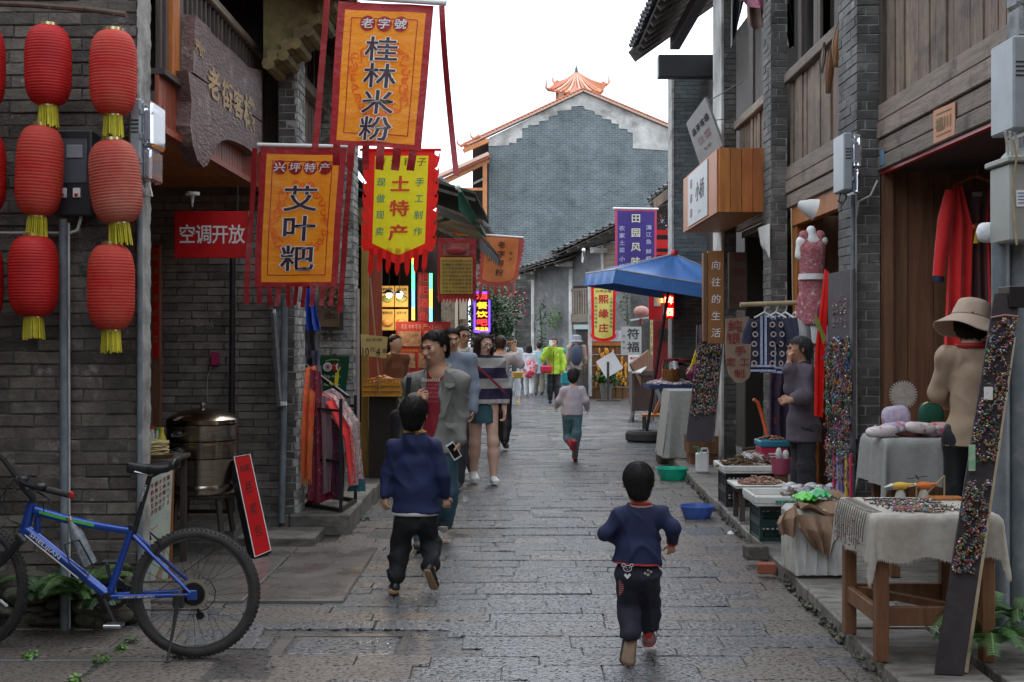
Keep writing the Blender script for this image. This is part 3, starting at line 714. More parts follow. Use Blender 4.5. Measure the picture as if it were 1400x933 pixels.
part(b2,'partition',MB().bx(2.8,4.3,15.3,15.4,.15,2.9),m_dark)
part(b1,'diagonal_brace',MB().bar((2.66,13.0,3.35),(2.66,12.6,3.9),.06),m_wood_o)
# eave running over the right row
re=thing('tiled_roof','long dark tiled eave jutting over the right side of the street','roof',(3,14,6.3))
tiled_roof(re,(1.97,10,6.3),(1.97,20.8,6.3),(1.5,0,1.05),46,8,m_tile,under=m_wood_d)
re2=thing('tiled_roof','tiled eave of the nearest house on the right','roof',(3,8,7.0));tiled_roof(re2,(2.45,5.4,7.0),(2.45,9.95,7.0),(1.5,0,1.05),20,8,m_tile,under=m_wood_d)
part(re,'purlin',MB().box((2.62,15.3,6.36),(.16,10.6,.2),None,.01),m_wood_d)
part(re,'barge_board',MB().bar((1.95,20.85,6.2),(3.5,20.85,7.3),.05,.2),m_wood_d)
part(re,'tie_beam',MB().box((2.72,19.4,5.73),(1.02,.2,.34),None,.01),m_black)
# grey brick building facing down the street
gb=thing('brick_building','narrow grey brick building end beyond the box sign','building',(3.6,21.5,0))
part(gb,'wall_core',MB().bx(2.66,6.5,21.02,21.5,0,6.1),m_mortar_l)
bricks(gb,(2.65,21.0,0.02),(1,0,0),1.15,6.0,.07,.24,m_brick3,nrm=(0,-1,0),limit=300)
part(gb,'wall_edge',MB().bx(2.62,2.655,20.99,21.5,0,6.1),m_plaster)
part(gb,'cornice',MB().box((4.5,21.2,6.15),(3.8,.5,.1),None,.01),m_wood_d)
# shop wall in bay C - 21 m
part(gb,'side_wall',MB().bx(3.2,3.3,16.1,21,.1,6.0),m_wood_d)
# ==== the street goes on behind the camera
def back_house(label,side,y0,y1,mt,z1=5.6):
 t=thing('timber_house',label,'house',(side*3.5,(y0+y1)/2,0));xf=2.62 if side>0 else-3.75;g=side
 part(t,'wall',MB().bx(xf,xf+g*3.5,y0+.05,y1-.05,0,z1),mt)
 part(t,'door',MB().bx(xf-g*.04,xf-g*.005,y0+.8,y0+1.9,0.1,2.3),m_wood_d);part(t,'shutter',MB().bx(xf-g*.05,xf-g*.006,y0+2.3,y1-.6,.8,2.4),m_wood_door)
 part(t,'upper_boards',MB().bx(xf-g*.06,xf-g*.007,y0+.1,y1-.1,3.0,z1-.2),m_wood_g);part(t,'balcony_beam',MB().bx(xf-g*.3,xf,y0+.1,y1-.1,2.75,2.95),m_wood_gh)
 for i in range(3):yy=y0+.6+i*(y1-y0-1)/3;part(t,'window',MB().bx(xf-g*.08,xf-g*.061,yy,yy+.7,3.6,4.7),m_dark)
 tiled_roof(t,(xf-g*.75,y0,z1+.1),(xf-g*.75,y1,z1+.1),(g*2.0,0,1.2),int((y1-y0)/.24),8,m_tile,under=m_wood_d)
for i,(a,b)in enumerate(((-1.2,4.4),(-7.2,-1.4),(-13.4,-7.4))):
 back_house(('first','second','third')[i]+' timber house behind the camera on the right',1,a,b,(m_wood_door,m_brick2,m_wood_d)[i]);back_house(('first','second','third')[i]+' timber house behind the camera on the left',-1,a,b,(m_brick2,m_wood_d,m_brick)[i])
part(lw,'wall_core',MB().bx(-5.6,-5.2,4.5,7.5,0,4.6),m_mortar)
bh=thing('brick_house','brick house closing the street behind the camera','house',(0,-16,0));part(bh,'wall',MB().bx(-8,8,-18,-15.5,0,6.5),m_brick2);part(bh,'door',MB().bx(-.6,.6,-15.5,-15.45,0,2.3),m_wood_d)
for x in(-3,2):part(bh,'window',MB().bx(x,x+1.1,-15.5,-15.46,3.2,4.6),m_dark)
tiled_roof(bh,(-8,-14.8,6.6),(8,-14.8,6.6),(0,-2.5,1.4),60,8,m_tile,under=m_wood_d)
q=[(360,-30),(462,-30),(450,8),(441,14),(438,30),(426,33),(421,47),(408,50),(403,64),(391,66),(386,80),(373,80),(366,92),(360,84)]
vg=thing('tile_verge','ragged mossy tile edge high above the lower orange banner','roof',P(410,40,10.2));mv=mat('mossy_verge_tile',(.13,.1,.045),(.24,.19,.08),9,.9,bump=1,bs=22,rnd=.2)
fr_=[P(x,y,10.15)for x,y in q];n_=len(fr_);part(vg,'verge_board',MB().add(fr_+[p+V(0,.45,0)for p in fr_],[tuple(range(n_)),tuple(range(n_,2*n_))[::-1]]+[(i,(i+1)%n_,n_+(i+1)%n_,n_+i)for i in range(n_)]),mv)
for i in range(2,n_-1):
 a=fr_[i];part(vg,'verge_tile',MB().tube([a+V(.01,-.05,.02),a+V(.01,.5,.03)],.05,8),mv,smooth=True)
 # ==== BANNERS
class Banner:
 """a cloth hung from its top edge; corners TL TR BL BR in the world; local x right, y down from the top (negative)"""
 def __init__(s,TL,TR,BL,BR,amp=.012,seed=0,fx=7,fy=4):
  s.c=[Vector(p)for p in(TL,TR,BL,BR)];s.w=((s.c[1]-s.c[0]).length+(s.c[3]-s.c[2]).length)/2;s.h=((s.c[2]-s.c[0]).length+(s.c[3]-s.c[1]).length)/2
  s.n=(s.c[1]-s.c[0]).cross(s.c[2]-s.c[0]).normalized()
  if s.n.y>0:s.n=-s.n
  s.amp,s.sd,s.fx,s.fy=amp,seed,fx,fy
 def S(s,off=0,bow=0):
  def f(x,y):
   u,v=x/s.w+.5,-y/s.h
   p=(s.c[0]*(1-u)+s.c[1]*u)*(1-v)+(s.c[2]*(1-u)+s.c[3]*u)*v;vv=min(max(v,0),1.3)
   k=s.amp*(math.sin(s.fx*u+s.sd+1.6*v)*(.3+vv)+.5*math.sin(s.fy*v*2+s.sd*2+2.3*u)*vv+.35*math.sin(2.3*s.fx*u-3*v+s.sd)*(.4+.6*vv))
   return p+s.n*(k+off)
  return f
 def sheet(s,mb,x0,x1,y0,y1,off=0,t=0,bot=None,res=.03):
  S=s.S(off);nu,nv=max(1,int((x1-x0)/res)),max(1,int(abs(y1-y0)/res))
  def fn(u,v):
   x=x0+(x1-x0)*u;yb=bot(x)if bot else y1
   return S(x,y0+(yb-y0)*(1-v))
  return mb.grid(fn,nu,nv,t)
def strip2(mb,pts,wd,S):
 n=len(mb.v);m=len(pts)
 for i,p in enumerate(pts):
  a,b=pts[max(0,i-1)],pts[min(m-1,i+1)];dx,dy=b[0]-a[0],b[1]-a[1];L=math.hypot(dx,dy)or 1;w=wd[i]if isinstance(wd,list)else wd
  for sg in(1,-1):mb.v.append(tuple(S(p[0]-dy/L*w/2*sg,p[1]+dx/L*w/2*sg)))
 mb.f+=[(n+2*i,n+2*i+1,n+2*i+3,n+2*i+2)for i in range(m-1)]
def disc2(mb,x,y,r,S,n=22,rx=None):
 k=len(mb.v);mb.v.append(tuple(S(x,y)))
 for i in range(n):mb.v.append(tuple(S(x+(rx or r)*math.cos(6.2832*i/n),y+r*math.sin(6.2832*i/n))))
 mb.f+=[(k,k+1+i,k+1+(i+1)%n)for i in range(n)]
def curls(mb,cx,cy,rx,ry,S,n=11,seed=3):
 rnd=random.Random(seed)
 for i in range(n*2):
  a=6.2832*i/(n*2);q=1+rnd.uniform(-.1,.12);x0,y0=cx+rx*q*math.cos(a),cy+ry*q*math.sin(a);r0=rx*rnd.uniform(.13,.22);dr=rnd.choice((-1,1));ph=rnd.uniform(0,6.3)
  pts=[(x0+r0*(1-t/15)*math.cos(ph+dr*t*.5),y0+r0*(1-t/15)*math.sin(ph+dr*t*.5))for t in range(13)]
  strip2(mb,pts,[rx*.055*(1.1-t/15)for t in range(13)],S)
  b=a+.35;pts=[(cx+rx*q*math.cos(a+(b-a)*t/5)*(1+.1*math.sin(t*1.2)),cy+ry*q*math.sin(a+(b-a)*t/5)*(1+.1*math.sin(t*1.2)))for t in range(6)]
  strip2(mb,pts,rx*.045,S)
m_org=mat('orange_satin',(.95,.36,.03),(.88,.27,.02),5,.36,tl=.6,bump=.5,bs=5,bd=.05,st=(1,1,2))
m_org_p=mat('orange_print',(.85,.16,.03),None,rough=.4,tl=.4)
m_marc=mat('dark_red_satin',(.42,.025,.03),(.34,.018,.022),6,.38,tl=.35,bump=.5,bs=7,bd=.04)
m_char=mat('brown_black_print',(.045,.018,.03),None,rough=.5)
def fringe(root,B,xs,y0,ln,wd,mt,amp=.01,cutv=0,name='ribbon'):
 for i,x in enumerate(xs):
  mb=MB();l=ln*random.uniform(.86,1.06);sw=random.uniform(-.012,.012);ph=random.uniform(0,6)
  S=B.S(-.003)
  def fn(u,v,x=x,l=l,sw=sw,ph=ph):
   t=1-v;tp=1
   if cutv and t>.8:tp=1-(t-.8)/.2*.9
   return S(x+(u-.5)*wd*tp+sw*t*t,y0-l*t)+B.n*(amp*math.sin(3.5*t+ph)*t)
  mb.grid(fn,2,8,.002);part(root,name,mb,mt,smooth=True)
def pole(root,a,b,r,mt,name='pole'):part(root,name,MB().tube([a,b],r,10),mt,smooth=True)
def orange_banner(name,label,C,d,seals,chars,seed,cf,fr,ln=.15):
 t=thing(name,label,'banner',(C[0]+C[1])/2);B=Banner(*C,amp=.022,seed=seed);w,h=B.w,B.h;m=w*.075
 part(t,'border_cloth',B.sheet(B.sheet(B.sheet(B.sheet(MB(),-w/2,-w/2+m,0,-h),w/2-m,w/2,0,-h),-w/2+m,w/2-m,0,-m*1.1),-w/2+m,w/2-m,-h+m*.7,-h),m_marc,smooth=True)
 part(t,'panel_cloth',B.sheet(MB(),-w/2+m,w/2-m,-m*1.1,-h+m*.7,0),m_org,smooth=True)
 mb=MB();x,y0,y1=w/2-m*2,-m*2.2,-h+m*1.8;S=B.S(.0065)
 for a,b in(((-x,y0),(x,y0)),((x,y0),(x,y1)),((x,y1),(-x,y1)),((-x,y1),(-x,y0))):
  strip2(mb,[(a[0]+(b[0]-a[0])*i/24,a[1]+(b[1]-a[1])*i/24)for i in range(25)],.006,S)
 part(t,'printed_line',mb,m_marc)
 mb=MB();curls(mb,0,-h*.53,w*.3,h*.25,B.S(.007),seed=seed+2);part(t,'printed_scrolls',mb,m_org_p)
 n=len(seals);r=w*.083;mb=MB();mc=MB()
 for i,c in enumerate(seals):
  x=(i-(n-1)/2)*r*2.12;disc2(mb,x,-h*.145,r,B.S(.008));put(mc,c,x,-h*.145,r*1.55,r*1.55,B.S(.011),.014,.12)
 part(t,'seal_disc',mb,m_marc);part(t,'seal_lettering',mc,m_ink_w)
 for i,c in enumerate(chars):
  mo,mi=MB(),MB();y=cf[0]*h+cf[1]*h*i;put(mo,c,0,y,cf[2]*w,cf[2]*w*.9,B.S(.010),.055);put(mi,c,0,y,cf[2]*w,cf[2]*w*.9,B.S(.014),.022)
  q=part(t,'character',mi,m_char);part(q,'character_outline',mo,m_ink_w)
 fringe(t,B,[(-w/2+w*(i+.5)/fr)for i in range(fr)],-h+.005,ln,w/fr*.5,m_marc)
 return t,B
C1=[P(357,201,9.2),P(474,203,9.15),P(348,392,9.2),P(461,392,9.15)]
t,B=orange_banner('hanging_banner','lower orange banner with black characters and red fringe, left of the street',C1,9.2,'兴坪特产','艾叶粑',1.0,(-.37,-.215,.4),9)
pole(t,P(352,198,9.2),P(482,201,9.15),.014,m_white)
fringe(t,B,[-B.w/2-.045,B.w/2+.035],-.01,1.13,.038,m_marc,.02)
C2=[P(463,2,8.2),P(593,8,8.15),P(449,197,8.2),P(575,206,8.1)]
t,B=orange_banner('hanging_banner','topmost orange banner with four black characters against the white sky',C2,8.2,'老字號','桂林米粉',2.4,(-.325,-.185,.34),6)
pole(t,P(455,-6,8.2),P(610,4,8.1),.02,m_white)
fringe(t,B,[-B.w/2-.075],.03,1.0,.04,m_marc,.02)
mb=MB();mb.grid(lambda u,v:P(604+20*(1-v)**1.3+(u-.5)*8,8+232*(1-v),8.1+.1*math.sin(v*5)),2,24,.003);part(t,'loose_ribbon',mb,m_marc,smooth=True)
for a,b in(((455,-6),(380,-12)),):pole(t,P(*a,8.2),P(395,-10,9.4),.012,m_iron,'bracket')
# yellow banner with flame edges
t=thing('hanging_banner','yellow and red flame edged banner between the orange banners and the tiled eaves','banner',P(549,205,10.9))
CB=[P(501,206,10.95),P(598,206,10.9),P(497,342,10.95),P(592,342,10.9)];B=Banner(*CB,amp=.008,seed=4);w,h=B.w,B.h
m_redb=mat('bright_red_cloth',(.88,.025,.015),(.78,.015,.01),5,.6,tl=.45,bump=.4,bs=6,bd=.04)
tip=lambda x:-h*(.93+.16*(1-abs(x)/(w/2)))
mb=MB();B.sheet(mb,-w/2+.02,-w/2+.075,0,-h,bot=lambda x:tip(x)-.05);B.sheet(mb,w/2-.075,w/2-.02,0,-h,bot=lambda x:tip(x)-.05);B.sheet(mb,-w/2+.075,w/2-.075,0,-.045)
S0=B.S(0);mb.grid(lambda u,v:S0(-w/2+.075+(w-.15)*u,tip(-w/2+.075+(w-.15)*u)-.05+.08*v),20,3);part(t,'border_cloth',mb,m_redb,smooth=True)
mb=MB();S=B.S(.001)
for sg in(-1,1):
 for i in range(7):
  y=-.03-h*i/7.2;pts=[(0,0),(.055,-.02),(.075,.03),(.08,-.04),(.05,-.11),(0,-.13)]
  k=len(mb.v)
  for p in pts:mb.v.append(tuple(S(sg*(w/2-.025+p[0]*.62),y+p[1])))
  mb.f.append(tuple(range(k,k+6))if sg>0 else tuple(range(k,k+6))[::-1])
part(t,'flame_edge',mb,m_redb,kind='stuff')
part(t,'panel_cloth',B.sheet(MB(),-w/2+.075,w/2-.075,-.045,-h,0,bot=lambda x:tip(x)+.03),m_yellow,smooth=True)
mo,mi,mg,mr=MB(),MB(),MB(),MB()
m_rp=mat('red_print',(.75,.06,.02),None,rough=.6)
for i,c in enumerate('土特产'):part(t,'character',(lambda m:(put(m,c,.0,-h*(.34+.245*i),.16,.16,B.S(.009),.035),m)[1])(MB()),m_rp)
for i,c in enumerate('现做现卖'):put(mg,c,-.165,-h*(.32+.165*i),.072,.09,B.S(.008),.012,.1)
for i,c in enumerate('手工制作'):put(mg,c,.165,-h*(.32+.165*i),.072,.09,B.S(.008),.012,.1)
for i,c in enumerate('黄记铺子'):put(mr,c,-.17+.115*i,-h*.115,.075,.085,B.S(.008),.01,.15)
part(t,'side_lettering',mg,mat('teal_print',(.02,.28,.22),None,rough=.6));part(t,'top_lettering',mr,mat('brown_print',(.2,.05,.02),None,rough=.6))
fringe(t,B,[(-w/2+.03+(w-.06)*(i+.5)/7)for i in range(7)],-h*.98,.24,.045,m_redb,.008,1)
pole(t,P(492,205,10.95),P(603,205,10.9),.012,m_redb)
# small orange banner further down
t=thing('hanging_banner','small faded orange banner with scalloped red edge under the green awning','banner',P(685,325,15.5))
B=Banner(P(662,323,15.6),P(714,326,15.3),P(656,390,15.6),P(706,385,15.3),amp=.04,seed=.5,fx=4,fy=3);w,h=B.w,B.h
bb=lambda x:-h*(.93+.14*(1-(2*x/w)**2))
m_pink=mat('faded_pink_red',(.5,.1,.1),(.42,.07,.07),6,.5);m_sal=mat('faded_orange_satin',(.92,.4,.17),(.85,.3,.1),4,.35,tl=.4)
part(t,'border_cloth',B.sheet(MB(),-w/2,w/2,0,-h,0,.003,bot=bb),m_pink,smooth=True)
part(t,'panel_cloth',B.sheet(MB(),-w/2+.045,w/2-.045,-.01,-h,.005,bot=lambda x:bb(x)+.05),m_sal,smooth=True)
mb=MB()
for i,c in enumerate('老字号粉'):put(mb,c,.0,-h*(.17+.2*i),.09,.1,B.S(.012),.01)
for i,c in enumerate('特产小吃'):put(mb,c,.13 if i<2 else-.14,-h*(.35+.14*(i%2)),.045,.05,B.S(.012),.005)
part(t,'lettering',mb,m_char);fringe(t,B,[(-w/2+w*(i+.5)/6)for i in range(6)],-h*.98,.2,.04,m_pink,.01,1)
mb=MB();S=B.S(0)
for sg in(-1,1):
 for i in range(9):
  y=-h*(i+.2)/9.5;k=len(mb.v)
  for p in((0,0),(.035,-.015),(.03,-.045),(0,-.06)):mb.v.append(tuple(S(sg*(w/2-.002+p[0]),y+p[1])))
  mb.f.append((k,k+1,k+2,k+3))
part(t,'scallop',mb,m_pink)
pole(t,P(660,321,15.6),P(716,325,15.3),.012,m_white)
# ==== LANTERNS
def lantern(label,px,py,hpx,wpx,faded=0,tilt=0,d=7.05):
 s=d/F;r,hh=wpx*s/2,hpx*s/2;c=P(px,py,d);t=thing('red_lantern',label,'lantern',c+V(0,0,-hh),'red paper lanterns on the brick wall')
 M=Matrix.Translation(c)@Matrix.Rotation(tilt,4,'Y');prof=[];n=27
 for i in range(n*4+1):
  z=-1+2*i/(n*4);q=(1-abs(z)**3.6)**.5 if abs(z)<1 else 0
  rr=r*(.36+.64*q)*(1+.012*math.cos(i*math.pi/2));prof.append((rr,z*hh))
 mt=(m_lan_r,m_lan_f,m_lan_p)[faded]
 sh=MB().lathe(prof,n=36,M=M);part(t,'paper_shade',sh,mt,smooth=True,ang=180)
 part(t,'cap',MB().lathe([(0,hh*1.0),(r*.42,hh*1.0),(r*.42,hh*1.07),(0,hh*1.07)],n=20,M=M),m_gold,smooth=True)
 part(t,'base_ring',MB().lathe([(0,-hh*1.05),(r*.38,-hh*1.05),(r*.38,-hh*.98),(0,-hh*.98)],n=20,M=M),m_gold,smooth=True)
 tb=MB()
 for i in range(30):
  a=6.2832*i/30;rr=r*.38;p0=V(rr*math.cos(a),rr*math.sin(a),-hh*1.03);p1=p0+V(.006*math.cos(a)+random.uniform(-.004,.004),.006*math.sin(a),-.105-random.uniform(0,.02))
  tb.bar(M@p0,M@p1,.0085,.004)
 part(t,'tassel',tb,m_tass)
 part(t,'hook_wire',MB().tube([M@V(0,0,hh*1.05),M@V(0,0,hh*1.05)+V(0,.01,.1)],.0025,5),m_black)
m_lan_r=mat('lantern_cloth_red',(.62,.014,.012),(.5,.01,.009),8,.6,tl=.3,bump=.1,bs=60)
m_lan_f=mat('lantern_cloth_fading',(.6,.02,.015),(.6,.085,.05),5,.65,tl=.3,obj=True,bump=.1,bs=60)
m_lan_p=mat('lantern_cloth_bleached',(.48,.05,.03),(.55,.19,.125),3.2,.65,tl=.25,obj=True,bump=.1,bs=60)
m_tass=mat('yellow_fringe',(.55,.48,.02),(.4,.34,.02),20,.7,rnd=.3)
lantern('top lantern of the middle column, left brick wall, evenly red',66,90,108,62,0)
lantern('middle lantern of the middle column, in front of the wall meter box',54,234,122,63,1,.05)
lantern('lowest lantern of the middle column, glossy bright red',46,378,110,66,0)
lantern('top lantern of the right column, next to the wall corner',155,100,114,63,1)
lantern('middle lantern of the right column, tilted and bleached pink',158,249,112,69,2,-.09)
lantern('lowest lantern of the right column, beside the corner pipe',152,393,116,63,1)
lantern('top lantern of the leftmost column, cut by the picture edge',-25,92,112,62,0)
lantern('middle lantern of the leftmost column, cut by the picture edge',-24,236,112,62,0)
lantern('lowest lantern of the leftmost column, cut by the picture edge',-29,385,112,64,0)
mb=MB().tube([P(-40,4,7.15),P(40,7,7.15),P(120,13,7.15),P(172,20,7.15)],.016,8)
solo('iron_rod',mb,m_iron,'rusty rod fixed across the brick wall above the lanterns','rod',smooth=True)
# ==== METERS, PIPES on the left
def conduit(name,label,cat,pts,r,mt,n=10):return solo(name,MB().tube(pts,r,n),mt,label,cat,smooth=True)
conduit('wall_pipe','thick grey painted pipe down the lantern wall behind the bicycle','pipe',[P(86,300,7.22),P(88,600,7.22),P(88,885,7.22)],.023,m_paint_grey)
conduit('wall_pipe','thin pale pipe beside the thick grey one on the lantern wall','pipe',[P(94,305,7.24),P(95,885,7.24)],.007,m_pvc)
conduit('wall_pipe','grey pipe running down the wall corner right of the lanterns','pipe',[P(191,250,7.3),P(191,600,7.3),P(192,860,7.3)],.017,m_paint_grey)
conduit('wall_pipe','horizontal conduit bending up into the lantern wall meter box','pipe',[P(-20,319,7.25),P(95,319,7.25),P(106,315,7.25),P(110,300,7.25),P(112,285,7.25)],.009,m_pvc)
for k in(330,470,640,760):pass
def strap(root_label):pass
def meter(label,px0,px1,py0,py1,d,face='left',w_=.16,th=.12):
 """domestic electricity meter: grey back box, clear cover, vents and wiring lid"""
 a,b=P(px0,py1,d),P(px1,py0,d)
 if px0>700:a.x=P(px0,0,d+.3).x;b.x=max(b.x,a.x+.13)
 else:b.x=P(px1,0,d+.3).x;a.x=min(a.x,b.x-.13)
 t=thing('electricity_meter',label,'meter box',V((a.x+b.x)/2,d,a.z))
 x0,x1,z0,z1=a.x,b.x,a.z,b.z;h=z1-z0;sx=x1-x0;g=x0+sx*.5 if face=='right' else x1-sx*.5
 xb=(x0,g)if face=='right' else(g,x1);xc=(g+.002,x1)if face=='right' else(x0,g-.002)
 part(t,'back_box',MB().bx(xb[0],xb[1],d,d+.3,z0+.02,z1,.01),m_grey_plastic)
 part(t,'clear_cover',MB().bx(xc[0],xc[1],d+.01,d+.28,z0+h*.42,z1-.01,.015),m_plasticfilm)
 part(t,'dial_block',MB().bx(xc[0]+sx*.06,xc[1]-sx*.12,d+.04,d+.24,z0+h*.5,z1-.06,.008),plain('dial_grey',(.42,.4,.45)))
 part(t,'terminal_cover',MB().bx(xc[0]+.006,xc[1]-sx*.08,d+.02,d+.26,z0,z0+h*.4,.012),m_plasticfilm)
 part(t,'terminal_block',MB().bx(xc[0]+sx*.08,xc[1]-sx*.2,d+.05,d+.22,z0+.02,z0+h*.36,.008),m_grey_plastic)
 for i in range(4):part(t,'vent',MB().bx(xb[0]+.012,xb[1]-.012,d-.003,d+.01,z1-h*.28-i*.022,z1-h*.28-i*.022+.007),m_black)
 for i in range(3):part(t,'hinge',MB().bx(g-.006,g+.006,d-.004,d+.02,z0+h*(.2+.3*i),z0+h*(.27+.3*i),.002),m_grey_plastic)
 return t
meter('grey electricity meter with clear cover on the corner right of the lanterns',190,228,134,246,7.15,'right')
conduit('cable','loose white cable loop under the left corner meter','cable',[P(193,246,7.25),P(197,262,7.2),P(204,248,7.2),P(208,268,7.2),P(195,268,7.25),P(192,280,7.25)],.006,m_pvc)
t=thing('meter_cabinet','dark wall cabinet with two breakers between the lanterns','meter box',P(102,295,7.2))
a,b=P(78,295,7.2),P(125,178,7.2);part(t,'cabinet',MB().bx(a.x,b.x,7.2,7.33,a.z,b.z,.008),mat('dark_cabinet',(.03,.032,.036),None,rough=.3))
a,b=P(84,250,7.19),P(118,190,7.19);part(t,'window',MB().bx(a.x,b.x,7.192,7.2,a.z,b.z,.002),mat('smoky_window',(.1,.11,.13),None,rough=.08))
a,b=P(90,216,7.18),P(112,198,7.18);part(t,'meter_dial',MB().bx(a.x,b.x,7.183,7.192,a.z,b.z,.003),m_grey_plastic)
for x in(84,103):
 a,b=P(x-4,270,7.18),P(x+6,257,7.18);q=part(t,'breaker',MB().bx(a.x,b.x,7.185,7.2,a.z,b.z,.002),m_white);part(q,'switch',MB().bx(a.x+.012,b.x-.012,7.175,7.185,a.z+.008,a.z+.022,.001),m_redp)
 # hanging plants etc below belong to 06
 # ==== SHOP SIGNS of the alcove
t=thing('shop_sign','red metal sign with white characters hanging in the dark alcove','sign',P(289,353,9.3))
a,b=P(238,353,9.3),P(340,289,9.3)
part(t,'sign_panel',MB().bx(a.x,b.x,9.3,9.34,a.z,b.z,.004),m_redp);mb=MB();S=plane_map(((a.x+b.x)/2,9.3,(a.z+b.z)/2),(1,0,0),(0,0,1),.003)
for i,c in enumerate('空调开放'):mb=MB();put(mb,c,-.18+.12*i+.005,0,.115,.165,S,.02);part(t,'character',mb,m_ink_w)
pass;part(t,'edge_trim',MB().bx(b.x,b.x+.006,9.295,9.345,a.z,b.z),m_white)
for x in(260,325):part(t,'hanger_wire',MB().tube([P(x,290,9.32),P(x,255,9.32)],.003,5),m_black)
def bulb(label,px,py,d,s=.03,on=False,power=0):
 t=thing('light_bulb',label,'lamp',P(px,py,d));c=P(px,py,d)
 part(t,'socket',MB().lathe([(0,.05),(.02,.05),(.022,0),(0,0)],c+V(0,0,s*.6),12),m_blackp if on else m_white,smooth=True)
 part(t,'glass_bulb',MB().ell(c,(s,s,s*1.15),14,10),mat('lit_bulb',(1,.85,.6),None,emit=(1,.72,.38),est=26)if on else m_white,smooth=True)
 if on:part(t,'lamp_shade',MB().lathe([(.025,.06),(.11,.012)],c,20),m_metal,smooth=True)
 part(t,'cord',MB().tube([c+V(0,0,.07),c+V(0,0,.45)],.004,5),m_black)
 if on:
  l=bpy.data.objects.new('bulb_light',bpy.data.lights.new('bulb_light','POINT'));COL.objects.link(l);l.parent=t;l.location=(0,-.02,-.09);l.data.energy=17;l.data.color=(1,.72,.4);l.data.shadow_soft_size=.05
 return t
t=thing('ceiling_lamp','white ceiling lamp socket with thin bulb under the orange boards','lamp',P(264,275,8.9))
part(t,'plate',MB().lathe([(0,0),(.05,0),(.05,.02),(0,.02)],P(263,267,8.9),16),m_white,smooth=True);part(t,'thin_bulb',MB().lathe([(.004,-.08),(.012,-.03),(.018,0)],P(263,267,8.9),10),m_white,smooth=True)
# carved signboard hung along the balcony
m_carved=mat('carved_timber_slab',(.16,.082,.066),(.075,.038,.034),5,.5,bump=.9,bs=14,st=(2,1,3),c3=(.3,.22,.2),s3=4,t3=.62,bd=.02)
t=thing('carved_signboard','natural timber slab sign with gilded carved characters on the balcony','sign',(-1.98,9,3.0))
XS=-2.0
def slabpoly(pts,name):
 front=[PX(x,y,XS)for x,y in pts];back=[p+V(-.09,0,0)for p in front];n=len(pts)
 me=MB().add(front+back,[tuple(range(n))[::-1],tuple(range(n,2*n))]+[(i,(i+1)%n,n+(i+1)%n,n+i)for i in range(n)])
 return part(t,name,me,m_carved)
slabpoly([(267,20),(275,28),(285,37),(292,48),(302,57),(313,66),(322,74),(332,84),(341,93),(349,94),(358,97),(358,166),(340,153),(318,138),(300,124),(282,112),(264,99),(265,70),(266,45)],'upper_slab')
slabpoly([(257,97),(263,102),(282,114),(300,126),(318,140),(340,155),(358,168),(358,205),(350,214),(343,206),(333,199),(322,194),(312,191),(303,193),(296,199),(291,209),(284,226),(278,229),(270,219),(264,200),(260,172),(262,140)],'lower_slab')
mb=MB();S=lambda px,py:PX(px,py,XS+.006)
m_gilt=mat('gilded_carving',(.42,.25,.05),(.28,.15,.03),9,.5)
def gch(c,px,py,w,h):
 vs,fs=glyph(c,.03);n=len(mb.v)
 for p in vs:mb.v.append(tuple(S(px+(p[0]-_cx)/_sw*w,py-(p[1]-_cy)/_sh*h+((p[0]-_cx)/_sw*w)*.7)))
 mb.f.extend(tuple(i+n for i in q)for q in fs)
for c,x,y,w,h in(('兴',271,62,7,16),('坪',277,74,7,16),('老',293,116,15,42),('街',311,132,13,40),('客',326,144,12,38),('棧',341,156,14,46)):gch(c,x,y,w,h)
mb.v=[(p[0]+.0,p[1],p[2])for p in mb.v]
part(t,'gilded_characters',mb,m_gilt)
# door couplet and frame in the alcove
t=thing('red_couplet','tall red paper couplet with gold characters on a wooden door post','couplet',P(213,700,9.9))
a,b=P(208,705,9.9),P(218,335,9.9);part(t,'door_post',MB().bx(a.x,b.x,9.9,9.97,.15,b.z),m_wood_door)
a2=P(208,490,9.9);part(t,'paper_strip',MB().bx(a.x+.004,b.x-.004,9.893,9.899,a2.z,b.z-.02),m_redp);mb=MB();S=plane_map(((a.x+b.x)/2,9.893,0),(1,0,0),(0,0,1),.002)
for i,c in enumerate('财源广进达三江'):put(mb,c,0,b.z-.1-i*.105,.04,.07,S,.01)
part(t,'lettering',mb,m_gilt)
t=thing('pay_box','small pink box with a thin wire on the alcove brick wall','box',P(293,500,10.88));a,b=P(288,500,10.86),P(299,482,10.86)
part(t,'case',MB().bx(a.x,b.x,10.85,10.9,a.z,b.z,.006),mat('pink_plastic',(.42,.03,.12),None,rough=.4));part(t,'wire',MB().tube([P(289,500,10.88),P(284,515,10.88),P(283,550,10.88)],.003,5),m_pvc)
conduit('wall_pipe','black downpipe on the alcove back wall right of the steamer','pipe',[P(318,352,10.8),P(317,560,10.8),P(317,700,10.8)],.025,m_blackp)
mb=MB();S=plane_map(P(272,438,10.89),(1,0,0),(0,0,1),.002)
for i,c in enumerate('小心水'):put(mb,c,(i-1)*.1,-.02*i,.07,.09,S,-.01,.2)
part(lh,'chalk_scrawl',mb,mat('chalk',(.35,.34,.32),None,rough=.9))
